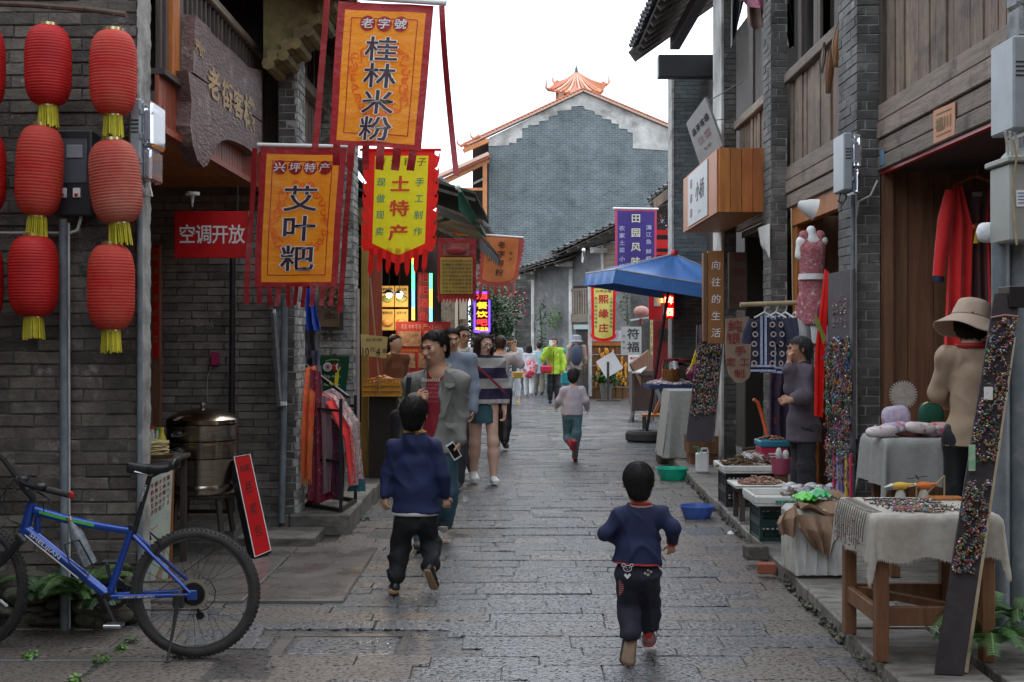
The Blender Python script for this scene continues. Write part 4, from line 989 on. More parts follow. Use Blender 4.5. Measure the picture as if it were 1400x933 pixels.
# ==== STEAMER on its stool
sc=P(277,672,9.7);zb=sc.z;r=.268
t=thing('steamer','tall stacked stainless steel steamer with domed lid on a dark stool','steamer',(sc.x,9.7,zb));c0=(sc.x,9.7,zb)
H=.575
part(t,'pot_bottom',MB().lathe([(0,0),(r*.97,0),(r,.012),(r,.06),(r*.985,.066),(r*.985,.07),(r,.076),(r,.24),(r+.008,.25),(r+.008,.262),(r-.01,.265)],c0,48),m_steel,smooth=True)
part(t,'steam_tray',MB().lathe([(r-.01,.265),(r,.268),(r,.37),(r+.007,.378),(r+.007,.39),(r-.01,.394)],c0,48),m_steel,smooth=True)
part(t,'steam_tray',MB().lathe([(r-.01,.394),(r,.398),(r,.49),(r+.007,.5),(r+.007,.512),(r-.01,.515)],c0,48),m_steel,smooth=True)
ld=part(t,'lid',MB().lathe([(r-.005,.515),(r+.004,.52),(r+.002,.55),(r*.9,.575),(r*.6,.61),(r*.25,.632),(0,.638)],c0,48),m_steel,smooth=True)
part(ld,'lid_knob',MB().lathe([(.008,.636),(.01,.65),(.024,.658),(.022,.672),(0,.678)],c0,16),m_metal,smooth=True)
for z in(.2,.33,.45):
 for ang in(-2.05,-.9+3.14):
  x,y=c0[0]+math.cos(ang)*r,c0[1]+math.sin(ang)*r;hd=part(t,'handle_plate',MB().ell((x,y,zb+z),(.045,.03,.028),12,8),m_blackp,smooth=True)
  part(hd,'handle',MB().tube([(x-.04,y-.02,zb+z),(x-.03,y-.055,zb+z-.01),(x+.03,y-.055,zb+z-.01),(x+.04,y-.02,zb+z)],.008,8),m_metal,smooth=True)
t=thing('stool','dark wooden stool under the steamer','stool',(sc.x,9.7,.155))
part(t,'seat',MB().lathe([(0,0),(.24,0),(.25,.012),(.25,.028),(.24,.036),(0,.036)],(sc.x,9.7,zb-.038),28),m_wood_d,smooth=True)
for sx in(-1,1):
 for sy in(-1,1):part(t,'leg',MB().bar((sc.x+sx*.15,9.7+sy*.15,zb-.038),(sc.x+sx*.19,9.7+sy*.19,.15),.036,bv=.004),m_wood_d)
for s in(-1,1):part(t,'stretcher',MB().bar((sc.x-.165,9.7+s*.165,.3),(sc.x+.165,9.7+s*.165,.3),.02,.03),m_wood_d)
# ==== LEANING RED SIGN
t=thing('sandwich_board','narrow red sign box leaning beside the steamer','sign',P(358,768,9.35))
q=[P(348,766,9.34),P(371,756,9.5),P(341,618,9.78),P(318,622,9.62)];n_=(q[1]-q[0]).cross(q[3]-q[0]).normalized();n_=n_ if n_.y<0 else-n_
v=q+[p-n_*.06 for p in q];part(t,'sign_case',MB().add(v,[(0,1,2,3),(7,6,5,4),(0,4,5,1),(1,5,6,2),(2,6,7,3),(3,7,4,0)]),m_black)
v=[p+n_*.004+(sum(q,V(0,0,0))/4-p)*.05 for p in q];part(t,'red_face',MB().add(v,[(0,1,2,3)]),m_redp)
S=plane_map(sum(q,V(0,0,0))/4,q[1]-q[0],q[3]-q[0],0);S2=lambda x,y:S(x,y)+n_*.007;mb=MB()
for i,c in enumerate('现磨'):put(mb,c,-.028+.055*i,.285,.05,.06,S2,0)
for i,c in enumerate('豆浆包'):put(mb,c,0,.13-.17*i,.075,.11,S2,.0,.15)
part(t,'lettering',mb,m_ink)
mb=MB();
for a,b in((0,1),(1,2),(2,3),(3,0)):mb.bar(v[a]+n_*.001,v[b]+n_*.001,.006,.004)
part(t,'white_rim',mb,m_white)
# ==== POSTER STAND, TABLE WITH GOODS behind the bicycle
t=thing('poster_stand','menu poster on a wooden frame behind the bicycle saddle','poster',P(218,830,8.5))
part(t,'frame_post',MB().bar(P(201,832,8.52),P(201,650,8.52),.03),m_wood_o);part(t,'frame_post',MB().bar(P(232,800,8.62),P(236,640,8.62),.02),m_wood_o)
q=[P(204,825,8.5),P(229,795,8.6),P(236,640,8.6),P(205,655,8.5)];part(t,'poster',MB().add(q+[p+V(0,.01,0)for p in q],[(0,1,2,3),(7,6,5,4),(0,4,5,1),(1,5,6,2),(2,6,7,3),(3,7,4,0)]),mat('poster_paper',(.62,.62,.52),(.4,.52,.42),7,.4))
S=lambda x,y:(q[0]*(1-x)+q[1]*x)*(1-y)+(q[3]*(1-x)+q[2]*x)*y+V(-.002,-.006,0)
mb,mb2=MB(),MB()
for i,col in enumerate(('牛奶绿豆沙','酸梅汤热饮','手工老冰棍','芝麻糊红茶','糯米八宝粥')):
 for j,c in enumerate(col):put(mb,c,.14+.18*i,.93-.055*j,.13,.05,S,.02)
part(t,'lettering',mb,mat('dark_red_print',(.3,.02,.03),None,rough=.5));line(mb2,'Specialty drinks',.5,.58,.02,S,0,.8);part(t,'small_lettering',mb2,m_ink_r)
mb=MB();mb.add([tuple(S(*p))for p in((.35,.1),(.7,.08),(.85,.3),(.7,.45),(.55,.5),(.4,.35))],[(0,1,2,3,4,5)]);part(t,'printed_picture',mb,mat('poster_picture',(.3,.2,.14),(.5,.4,.3),20,.4))
t=thing('side_table','low table holding noodles and bottles at the alcove corner','table',P(205,800,8.9));a=P(150,628,8.8);b=P(236,628,8.8)
part(t,'table_top',MB().bx(a.x,b.x,8.75,9.3,a.z-.03,a.z,.005),m_wood_d)
for x in(a.x+.04,b.x-.04):
 for y in(8.8,9.25):part(t,'leg',MB().bx(x-.02,x+.02,y-.02,y+.02,.03,a.z-.03),m_wood_d)
zt=a.z
t=thing('noodle_bundle','heap of pale yellow noodles in a tray at the alcove corner','food',P(212,628,8.85));mb=MB()
for i in range(46):
 x0=P(206,0,8.85).x;r1=random.uniform(.05,.11);z=zt+.02+.1*random.random()**.8;a0=random.uniform(0,6)
 mb.tube([(x0+r1*math.cos(a0+k*.7)*1.1,8.9+r1*math.sin(a0+k*.7)*.8,z+.008*math.sin(k*2+i))for k in range(8)],.006,5)
part(t,'noodles',mb,mat('noodle',(.62,.5,.24),None,rough=.6),smooth=True,kind='stuff');part(t,'tray',MB().lathe([(0,0),(.13,0),(.155,.03),(.15,.03)],(P(206,0,8.85).x,8.9,zt),20),m_brown_cloth,smooth=True)
def bottle(label,px,py,d,h,col,cap,r=.03):
 c=P(px,py,d);t=thing('bottle',label,'bottle',c)
 part(t,'body',MB().lathe([(0,0),(r,0),(r,h*.62),(r*.45,h*.82),(r*.42,h*.92),(0,h*.92)],c,16),plain('bottle_'+label[:9],col,.2),smooth=True);part(t,'cap',MB().lathe([(0,h*.92),(r*.5,h*.92),(r*.5,h),(0,h)],c,12),plain('cap_'+label[:9],cap,.4),smooth=True)
bottle('red capped bottle at the alcove corner table',208,628,9.1,.235,(.5,.5,.5),(.6,.02,.02),.033)
bottle('green capped bottle in the middle of the alcove table',215,628,9.1,.225,(.45,.55,.4),(.05,.4,.06))
bottle('yellow bottle at the right of the alcove table',221,628,9.1,.225,(.6,.52,.05),(.6,.55,.05),.034)
# ==== BICYCLE
def W6(px,py,dd=0):return P(px,py,6.6+dd)
bk=thing('bicycle','blue mountain bicycle with green stripe on its kickstand at lower left','bicycle',P(150,897,6.6))
m_blue=mat('blue_metallic_paint',(.008,.065,.36),(.012,.05,.3),3,.25,coat=.6,metal=.2);m_green=mat('green_stripe',(.1,.55,.08),None,rough=.35)
m_rim=mat('dark_rim',(.1,.1,.1),None,rough=.4,metal=.6)
def wheel(c,R,ang,rear):
 t=part(bk,'wheel',MB().lathe([(R*.845,-.013),(R*.885,-.014),(R*.895,-.009),(R*.895,.009),(R*.885,.014),(R*.845,.013),(R*.835,.009),(R*.835,-.009),(R*.845,-.013)],(0,0,0),72,Matrix.Translation(c)@Matrix.Rotation(ang,4,'Z')@Matrix.Rotation(R_(90),4,'X')),m_rim,smooth=True)
 M=Matrix.Translation(c)@Matrix.Rotation(ang,4,'Z')@Matrix.Rotation(R_(90),4,'X');prof=[]
 for k in range(15):
  a=-2.4+4.8*k/14;prof.append((R*.93+.028*math.cos(a)*.95,.026*math.sin(a)))
 ty=MB().lathe(prof,(0,0,0),90,M)
 for i in range(84):
  for j,(o,s)in enumerate(((-.016,.5),(0,0),(.016,.5))):
   a=6.2832*(i+s)/84;rr=R*.93+.0275-abs(o)*.3;ty.box((0,0,0),(.009,.011,.0075),M@Matrix.Rotation(a,4,'Z')@Matrix.Translation((rr,0,o)))
 part(t,'tyre',ty,m_rubber,smooth=True,ang=30)
 sp=MB()
 for i in range(32):
  a=6.2832*i/32;b=a+(.9 if(i//2)%2 else-.9);s=.028*(1 if i%2 else-1)
  sp.tube([M@V(.028*math.cos(b),.028*math.sin(b),s),M@V(R*.84*math.cos(a),R*.84*math.sin(a),s*.1)],.0013,4,False)
 part(t,'spokes',sp,mat('spoke_wire',(.05,.05,.05),None,rough=.4,metal=.6),kind='stuff')
 part(t,'hub',MB().lathe([(0,-.05),(.008,-.05),(.012,-.035),(.03,-.03),(.03,-.025),(.015,-.02),(.015,.02),(.03,.025),(.03,.03),(.012,.035),(.008,.05),(0,.05)],(0,0,0),16,M),m_blackp,smooth=True)
 if rear:
  part(t,'spoke_guard',MB().lathe([(.03,.034),(.078,.036)],(0,0,0),32,M),mat('smoky_disc',(.25,.22,.17),None,rough=.5),smooth=True)
  cs=MB()
  for i,rr in enumerate((.058,.053,.048,.043,.038,.033,.029)):
   z=.038+i*.0045;n=44
   cs.lathe([(0.01,z),(rr,z),(rr,z+.0018),(.01,z+.0018)],(0,0,0),n,M)
   for k in range(int(rr*480)):a=6.2832*k/int(rr*480);cs.box((0,0,0),(.006,.004,.0018),M@Matrix.Rotation(a,4,'Z')@Matrix.Translation((rr,0,z+.0009)))
  part(t,'cassette',cs,m_black)
 part(t,'reflector',MB().box((R*.6,0,0),(.06,.012,.012),M@Matrix.Rotation(2.5 if rear else-.5,4,'Z'),.002),m_white if not rear else m_gold)
 return t
rc=W6(267,811);fc=P(-28,801,6.86);RW=.328
rc=V(rc.x,6.6,RW+.0);fc=V(fc.x,6.86,RW)
wheel(rc,RW,0,True);wheel(fc,RW,R_(-24),False)
BB=W6(149,815);ST=W6(181,724);HT,HB=W6(44,690,.02),W6(33,727,.03)
def ft(name,a,b,r0,r1,fl=1.0,mt=m_blue,sag=0):
 a,b=Vector(a),Vector(b);pts=[a+(b-a)*k/8+V(0,0,-sag*math.sin(math.pi*k/8))for k in range(9)]
 return part(bk,name,MB().tube(pts,[r0+(r1-r0)*k/8 for k in range(9)],14),mt,smooth=True)
fr=ft('head_tube',HT+V(0,0,.01),HB-V(0,0,.01),.024,.027)
tt=ft('top_tube',HT+V(.015,0,-.03),ST+V(0,0,-.01),.024,.018,sag=.012)
dt=ft('down_tube',HB+V(.01,0,.015),BB,.028,.026)
ft('seat_tube',BB,ST+V(.004,0,.02),.02,.018)
part(bk,'gusset',MB().tube([HT+V(.03,0,-.06),HB+V(.07,0,-.02)],.015,10),m_blue,smooth=True)
for s in(-1,1):
 ft('seat_stay',ST+V(.01,s*.02,-.03),rc+V(-.01,s*.065,.01),.011,.009);ft('chain_stay',BB+V(.02,s*.03,0),rc+V(-.01,s*.065,0),.013,.01)
part(bk,'dropout',MB().box(rc+V(0,-.066,0),(.05,.008,.05),None,.003),m_blue)
def along(a,b,off,px0,px1,n=12):return[a+(b-a)*(px0+(px1-px0)*k/n)+V(0,-off,0)for k in range(n+1)]
A,B_=HT+V(.015,0,-.03),ST+V(0,0,-.01);mb=MB();
mb.add([A+(B_-A)*u+V(0,-.0255+.006*u,v)+V(0,0,-.012*math.sin(math.pi*u))for u in(.06,.2,.35,.5,.62)for v in(.012,-.003)],[(2*i,2*i+1,2*i+3,2*i+2)for i in range(4)]);part(tt,'green_stripe',mb,m_green)
u=(BB-(HB+V(.01,0,.015))).normalized();S=plane_map(HB+V(.01,-.0285,.015),u,V(u.z,0,-u.x)*-1,.0);mb=MB()
if S(0,.01).z<S(0,0).z:S_=S;S=lambda x,y:S_(x,-y)
line(mb,'SHELIJIAN',.14,.002,.02,S,.01,.2);part(dt,'lettering',mb,m_ink_w)
mb=MB();mb.add([tuple(S(x,y)+V(0,-.001,0))for x in(.02,.2,.38)for y in(-.022,-.015)],[(0,1,3,2),(2,3,5,4)]);part(dt,'cream_stripe',mb,m_ink_w)
cs0,cs1=BB+V(.02,-.03,0),rc+V(-.01,-.065,0);u=(cs1-cs0).normalized();S=plane_map(cs0+V(0,-.0135,0),u,V(-u.z,0,u.x),.0);mb=MB();line(mb,'COMFORT GEOMETRY',.14,0,.011,S,.01,.19);part(bk,'lettering',mb,m_ink_w)
# fork, stem, bar
cr=HB+V(-.015,.02,-.03)
part(bk,'fork_crown',MB().tube([cr+V(.03,-.05,-.02),cr+V(0,-.05,.01),cr+V(-.01,.03,.015),cr+V(-.05,.09,-.02)],.02,10),m_blackp,smooth=True)
for s in(-1,1):
 o=V(-math.sin(R_(-24))*s*.06*-1,s*.055,0);a=cr+V(.0,s*.055,-.01)+V(.02*-s,0,0)
 part(bk,'fork_leg',MB().tube([a,a+(fc+V(.02*-s,s*.055,0)-a)*.35,fc+V(.02*-s,s*.055,0)],[.014,.02,.016],10),m_blackp,smooth=True)
st0=HT+V(.005,0,.03);part(bk,'stem',MB().tube([HT,st0,W6(36,671,-.04),W6(24,655,.02)],.018,10),m_blackp,smooth=True)
bar=[W6(-8,618,.28),W6(6,630,.2),W6(22,652,.05),W6(34,662,-.08),W6(52,668,-.18),W6(94,676,-.3)]
part(bk,'handlebar',MB().tube(bar,.0125,10),m_black,smooth=True)
part(bk,'grip',MB().tube([W6(66,670,-.22),W6(96,677,-.31)],.0165,14),m_rubber,smooth=True);part(bk,'grip_end',MB().ell(W6(96,677,-.31),(.019,.006,.019),12,8),m_redp,smooth=True)
lv=part(bk,'shifter',MB().ell(W6(56,665,-.22),(.03,.03,.02),12,8),m_blackp,smooth=True);part(lv,'brake_lever',MB().tube([W6(50,672,-.2),W6(66,682,-.24),W6(70,690,-.25)],.005,8),m_black,smooth=True)
part(bk,'shifter',MB().ell(W6(32,655,.02),(.03,.03,.022),12,8),m_blackp,smooth=True);part(bk,'grip',MB().tube([W6(-8,618,.28),W6(-40,600,.4)],.0165,12),m_rubber,smooth=True)
for k,pts in enumerate(([(44,663,-.1),(10,662,-.05),(4,690,0),(12,710,.02),(32,722,.03)],[(50,668,-.15),(20,655,-.1),(1,680,0),(0,705,.0),(30,718,.03)],[(58,684,-.1),(60,700,0),(90,712,0),(150,722,0),(178,730,0)])):
 P_=[W6(*p)for p in pts];sm=[]
 for i in range(len(P_)-1):
  for q in range(4):sm.append(P_[i].lerp(P_[i+1],q/4))
 part(bk,'brake_cable',MB().tube(sm+[P_[-1]],.003,6),m_blackp,smooth=True)
 # saddle and post
part(bk,'seat_post',MB().tube([ST+V(0,0,-.05),W6(206,648)],.0138,12),m_black,smooth=True);u=(W6(206,648)-ST).normalized();S=plane_map(ST+V(0,-.0145,0),u,V(-u.z,0,u.x),.001)
mb=MB();line(mb,'COMFORT',.2,0,.011,S,.01,.09);part(bk,'post_lettering',mb,m_ink_w)
part(bk,'seat_clamp',MB().tube([ST+V(0,0,.0),ST+V(.003,0,.022)],.022,14),m_black,smooth=True)
def sad(u,v):
 x=u;wv=.012+.012*math.sin(u*3.1)+(.062*max(0,(u-.42)/.58)**.8 if u>.42 else .004*u);a=math.pi*(v-.5)*1.25
 zz=.012*math.cos(a)+.01*(u-.5)**2*8*(.4)-.008*math.sin(u*3.14)+.012*(u>.9)*(u-.9)*10
 p=W6(174,637).lerp(W6(242,633),x);return p+V(0,math.sin(a)*wv,zz-.03*(1-math.cos(a))*.9)
part(bk,'saddle',MB().grid(sad,26,14,.012),mat('saddle_leather',(.015,.014,.014),None,rough=.35),smooth=True,ang=180)
part(bk,'saddle_rail',MB().tube([W6(184,645,-.02),W6(205,650,-.02),W6(232,641,-.03)],.004,6),m_metal,smooth=True)
# drive train
M=Matrix.Translation(BB+V(0,.055,0))@Matrix.Rotation(R_(90),4,'X');ck=part(bk,'chainring',MB().lathe([(.06,-.002),(.085,-.002),(.085,.002),(.06,.002),(.06,-.002)],(0,0,0),40,M),m_black,smooth=True)
for s,e in((-1,W6(157,852,-.09)),(1,W6(146,770,.09))):
 c=BB+V(0,s*-.08*-1,0);cr_=part(bk,'crank',MB().bar(BB+V(0,s*.075,0),e,.022,.012,bv=.003),m_blackp);part(cr_,'pedal',MB().box(e+V(.01,s*.05,0),(.09,.08,.018),None,.004),m_metal if s<0 else m_blackp)
part(bk,'bottom_bracket',MB().tube([BB+V(0,-.06,0),BB+V(0,.07,0)],.024,14),m_black,smooth=True)
for z,zz in((.052,.045),(-.07,-.10)):
 mb=MB();a,b=BB+V(0,.055,z*1.2),rc+V(0,.05,zz);n=46
 for i in range(n):p,q_=a.lerp(b,i/n),a.lerp(b,(i+.8)/n);mb.bar(p,q_,.004,.008)
 part(bk,'chain',mb,m_iron,kind='stuff')
dr=part(bk,'derailleur',MB().tube([rc+V(.005,.06,-.03),rc+V(-.015,.055,-.07),rc+V(.01,.055,-.12)],.009,8),m_black,smooth=True);part(dr,'jockey_wheel',MB().lathe([(0,0),(.022,0),(.022,.005),(0,.005)],(0,0,0),16,Matrix.Translation(rc+V(.012,.055,-.13))@Matrix.Rotation(R_(90),4,'X')),m_black)
part(bk,'gear_cable',MB().tube([rc+V(.0,.07,-.05)+V(.09*math.sin(a),0,.09*math.cos(a)+.03)for a in(0.2,.8,1.4,2.0,2.6,3.1)],.003,6),m_black,smooth=True)
ks=part(bk,'kickstand',MB().tube([W6(243,822,-.08),W6(238,855,-.1),W6(229,902,-.2)],[.013,.009,.006],8),m_blackp,smooth=True);part(ks,'kickstand_foot',MB().ell(W6(228,905,-.2),(.018,.012,.008),10,6),m_rubber,smooth=True)
part(bk,'kickstand_bracket',MB().box(W6(244,822,-.075),(.06,.012,.07),None,.008),m_blackp)
part(bk,'brake_arm',MB().tube([W6(206,738,-.03),W6(205,728,-.04),W6(216,738,-.03),W6(222,752,-.03)],.006,8),m_black,smooth=True)
part(bk,'bottle_cage',MB().tube([W6(95,770,-.03),W6(88,745,-.035),W6(108,738,-.035),W6(128,775,-.03),W6(118,790,-.03),W6(95,770,-.03)],.004,6),m_black,smooth=True)
b0,b1=W6(124,772,-.0),W6(96,712,-.0);u=(b1-b0);M=Matrix.Translation(b0)@u.to_track_quat('Z','Y').to_matrix().to_4x4();L=u.length
bt=part(bk,'water_bottle',MB().lathe([(0,0),(.034,0),(.036,.02),(.034,L*.3),(.037,L*.34),(.034,L*.4),(.036,L*.7),(.016,L*.92),(.014,L),(0,L)],(0,0,0),20,M),mat('crumpled_clear_bottle',(.5,.55,.58),(.25,.27,.3),30,.12,trans=.5,bump=.5,bs=40),smooth=True);part(bt,'bottle_cap',MB().lathe([(0,L),(.017,L),(.017,L+.02),(0,L+.02)],(0,0,0),14,M),m_gold,smooth=True)
# ==== RIGHT SIDE: stalls and goods
BEADC=[(.4,.38,.35),(.5,.04,.04),(.75,.2,.03),(.05,.3,.28),(.1,.15,.4),(.5,.4,.16),(.35,.2,.1),(.5,.1,.3),(.06,.3,.08),(.7,.7,.72),(.05,.05,.05),(.6,.3,.25)]
BEADM=[mat('bead_%s'%n,tuple(q*.62 for q in c),None,rough=.25)for n,c in zip(('white','red','orange','teal','blue','straw','brown','pink','green','silver','black','coral'),BEADC)]
BEADM[9]=m_metal
def beads(root,pts,r,name='bead_string',stretch=1.3):
 """loose jewellery: every point gets a small bead of a random colour; one joined part per colour"""
 mbs={}
 for p in pts:
  k=random.choice((0,1,2,3,4,5,6,6,6,7,8,9,9,10,10,10,10,11));q=r*random.uniform(.3,.95)
  mbs.setdefault(k,MB()).ell(p,(q,q,q*random.uniform(.8,stretch)),7,5)
 for k,mb in mbs.items():part(root,name,mb,BEADM[k],smooth=True,kind='stuff')
def hang_clusters(S,xs,ys,n,ln,sp):
 pts=[]
 for x in xs:
  for y in ys:
   x0,y0=x+random.uniform(-.02,.02),y+random.uniform(-.02,.02)
   for i in range(n):
    t=i/n;pts.append(S(x0+random.gauss(0,sp)*(.4+t),y0-ln*t+random.gauss(0,.008))+V(random.uniform(-.012,.004),random.uniform(-.015,0),0))
 return pts
def bunch(root,S,x0,y0,wx,ln,n,r):
 """a bunch of bracelets or charms hanging from one hook: few colours, denser at the bottom"""
 cols=random.sample(range(len(BEADM)),3)+[9,10];mbs={}
 for _ in range(n):
  k=random.choice(cols);v=random.random()**.7;q=r*random.uniform(.3,.95);p=S(x0+random.gauss(0,wx)*(.35+.8*v),y0-ln*v)+V(-random.uniform(0,.02),-random.uniform(0,.012),0)
  mbs.setdefault(k,MB()).ell(p,(q,q,q*random.uniform(.8,2.6)),6,4)
 mb=MB()
 for _ in range(7):mb.tube([S(x0,y0+.012),S(x0+random.gauss(0,wx*.5),y0-ln*.5)+V(-.006,-.006,0),S(x0+random.gauss(0,wx*.8),y0-ln)+V(-.006,-.006,0)],.0018,4,False)
 part(root,'bead_cords',mb,m_black,kind='stuff')
 for k,mb in mbs.items():part(root,'bead_bunch',mb,BEADM[k],smooth=True,kind='stuff')
 # ---- table stall 1
TX0,TX1,TY0,TY1,TZ=1.72,2.29,6.04,6.68,.805
t=thing('display_table','rustic reddish wooden table nearest the camera, under frayed linen','table',(2.0,6.36,ZP))
for x in(TX0+.03,TX1-.04):
 for y in(TY0+.03,TY1-.04):part(t,'leg',MB().box((x,y,(TZ+ZP)/2-.01),(.062,.062,TZ-ZP-.02),None,.005),m_wood_leg)
part(t,'table_top',MB().box(((TX0+TX1)/2,(TY0+TY1)/2,TZ-.02),(TX1-TX0,TY1-TY0,.03),None,.004),m_wood_leg)
part(t,'stretcher',MB().bx(TX0+.06,TX1-.07,TY0+.01,TY0+.045,.28,.37,.004),m_wood_leg);part(t,'stretcher',MB().bx(TX0+.06,TX1-.07,TY1-.06,TY1-.02,.28,.37,.004),m_wood_leg)
part(t,'stretcher',MB().bx(TX0+.01,TX0+.045,TY0+.06,TY1-.07,.28,.36,.004),m_wood_leg);part(t,'stretcher',MB().bar((TX0+.08,TY1-.05,.34),(TX1-.1,TY0+.06,.34),.05,.035),m_wood_leg)
def tablecloth(label,x0,x1,y0,y1,z,drop,mt,cornerdrop=.14,fr=True,seed=0,sides='flrb',g='linen cloths'):
 t=thing('tablecloth',label,'tablecloth',((x0+x1)/2,(y0+y1)/2,z-drop))
 nx,ny,m=26,24,9;v=[];f=[];W_,D_=x1-x0,y1-y0;N=nx+2*m;M_=ny+2*m
 for j in range(M_+1):
  for i in range(N+1):
   a,b=(i-m)/nx,(j-m)/ny;ox=max(0,-a*nx/m,(a-1)*nx/m);oy=max(0,-b*ny/m,(b-1)*ny/m)
   px=x0+W_*min(max(a,0),1);py=y0+D_*min(max(b,0),1);dr=drop*(1+.07*math.sin(i*.5+seed))
   if ox>0 and oy>0:
    k=max(ox,oy);ang=math.atan2(oy,ox);dz=dr*k*(1+.45*math.sin(2*ang)**2);out=.015+.028*k*math.sin(2*ang)
    px+=(-1 if a<0 else 1)*out*math.cos(ang)*1.4;py+=(-1 if b<0 else 1)*out*math.sin(ang)*1.4
   elif ox>0:
    dz=dr*ox;w=math.sin(b*11+seed)*.012*ox+.008*math.sin(b*23+seed);px+=(-1 if a<0 else 1)*(.012+.012*ox+w)
   elif oy>0:
    dz=dr*oy;w=math.sin(a*12+seed)*.013*oy+.006*math.sin(a*27+seed);py+=(-1 if b<0 else 1)*(.012+.012*oy+w)
   else:dz=0
   v.append((px,py,z+.004-dz+.0015*math.sin(i*2.1+j*1.3)*(dz==0)))
 f=[(j*(N+1)+i,j*(N+1)+i+1,(j+1)*(N+1)+i+1,(j+1)*(N+1)+i)for j in range(M_)for i in range(N)]
 part(t,'cloth',MB().add(v,f),mt,smooth=True,ang=180)
 if fr:
  mb=MB()
  for k in range(N*3):
   i=k/3;i0=int(i);p=Vector(v[i0]).lerp(Vector(v[min(i0+1,N)]),i-i0);l=random.uniform(.004,.02)
   mb.add([p+V(-.004,0,.004),p+V(.004,0,.004),p+V(random.uniform(-.004,.004),-.002,-l)],[(0,1,2)])
  for k in range(M_*3):
   j=k/3;j0=int(j);p=Vector(v[j0*(N+1)]).lerp(Vector(v[min(j0+1,M_)*(N+1)]),j-j0);l=random.uniform(.004,.02)
   mb.add([p+V(0,-.004,.004),p+V(0,.004,.004),p+V(-.002,random.uniform(-.004,.004),-l)],[(0,1,2)])
  part(t,'frayed_edge',mb,mt,kind='stuff')
 return t
tablecloth('frayed natural linen cloth on the nearest table',TX0-.005,TX1+.005,TY0-.005,TY1+.005,TZ,.21,m_linen,seed=1)
t=thing('necklace_display','rows of necklaces and bracelets laid out on the nearest table','jewellery',(2,6.35,TZ))
pts=[]
for k in range(26):
 y=TY0+.05+.5*k/26;x0=TX0+random.uniform(.06,.2);L=random.uniform(.15,.4);mm=random.choice((m_black,m_black,m_dark,BEADM[6],BEADM[1]))
 if k%3==0:part(t,'necklace_cord',MB().tube([(x0+L*i/7,y+.02*math.sin(i+k),TZ+.011)for i in range(8)],.004,5),mm)
 pts+=[V(x0+L*random.random(),y+random.gauss(0,.012),TZ+.012)for _ in range(26)]
beads(t,pts,.0065)
mb=MB()
for k in range(14):
 y=TY0+.06+.55*k/14;mb.tube([(TX0+.04,y,TZ+.01),(TX0-.03,y,TZ+.002),(TX0-.045,y,TZ-.06),(TX0-.05,y+.004,TZ-.12-random.uniform(0,.09))],.0022,5)
part(t,'hanging_cords',mb,m_wood_d,kind='stuff');beads(t,[V(TX0-.052,TY0+.05+.55*random.random(),TZ-.03-.17*random.random())for _ in range(120)],.0045)
# small carved birds and flag sticks on the table
def bird(label,px,py,d,col,z):
 c=V((px-700)/F*d,d,z);t=thing('carved_bird',label,'figurine',c);m=plain('bird_'+label[:6],col)
 part(t,'stand',MB().lathe([(0,0),(.03,0),(.024,.03),(.014,.05),(0,.05)],c,12),m_linen,smooth=True);part(t,'body',MB().ell(c+V(0,0,.07),(.045,.022,.02),12,8),m,smooth=True)
 part(t,'beak',MB().tube([c+V(-.04,0,.075),c+V(-.085,0,.062)],[.01,.002],6),m_white,smooth=True);part(t,'wing',MB().ell(c+V(.045,0,.078),(.035,.012,.006),8,6),m,smooth=True)
bird('yellow toy bird on a pale stand at the back of the nearest table',1231,690,6.58,(.7,.4,.05),TZ+.006);bird('orange toy bird beside the sticks on the nearest table',1263,690,6.6,(.75,.2,.03),TZ+.006)
t=thing('incense_sticks','thin wooden sticks standing on the nearest table','sticks',(2.15,6.6,TZ))
for a,b in(((1253,682),(1253,652)),((1291,682),(1291,650)),((1262,680),(1290,652))):part(t,'stick',MB().bar(P(*a,6.6),P(*b,6.6),.007),m_bamboo)
part(t,'dragonfly',MB().bar(P(1240,655,6.6),P(1268,651,6.6),.006,.003).bar(P(1252,650,6.55),P(1256,656,6.65),.005),m_black)
part(t,'wooden_plate',MB().box(P(1288,681,6.6),(.2,.1,.012),None,.003),m_wood_o)
# ---- table 2 with bags and toys
tz2=P(0,598,8.35).z
t=thing('display_table','second table under grey linen, in front of the brown door planks','table',(2.75,8.4,ZP))
part(t,'table_top',MB().bx(2.4,3.2,8.15,8.65,tz2-.03,tz2,.004),m_wood_leg)
for x in(2.45,3.15):
 for y in(8.2,8.6):part(t,'leg',MB().bx(x-.03,x+.03,y-.03,y+.03,ZP,tz2-.03,.004),m_wood_leg)
tablecloth('plain grey linen cloth on the second table',2.38,3.22,8.13,8.67,tz2,.3,m_linen2,fr=False,seed=3)
def sack(name,label,cat,px,py,d,w,h,dp,mt,cuts=None,rot=0):
 c=P(px,py,d);t=thing(name,label,cat,c+V(0,0,-h/2));mb=MB()
 def fn(u,v):
  a=6.2832*u;b=math.pi*(v-.5);k=(abs(math.cos(a))**.6*math.copysign(1,math.cos(a)),abs(math.sin(a))**.6*math.copysign(1,math.sin(a)))
  x,y,z=w/2*k[0]*math.cos(b)**.45,dp/2*k[1]*math.cos(b)**.6,h/2*math.sin(b)*(1+.06*math.sin(3*a));return c+V(x*math.cos(rot)-z*math.sin(rot),y,x*math.sin(rot)+z*math.cos(rot))
 mb.grid(fn,24,12);part(t,'body',mb,mt,smooth=True,ang=180);return t
m_floral=mat('floral_cotton',(.62,.5,.56),(.3,.3,.45),28,.85,c3=(.55,.08,.12),s3=16,t3=.6,w3=.03)
m_floral2=mat('floral_white_cotton',(.72,.66,.64),(.55,.45,.45),30,.85,c3=(.45,.05,.05),s3=22,t3=.58,w3=.03)
q=sack('cushion','pale floral cushion standing on the second table','cushion',1225,571,8.45,.19,.15,.09,m_floral,rot=.15)
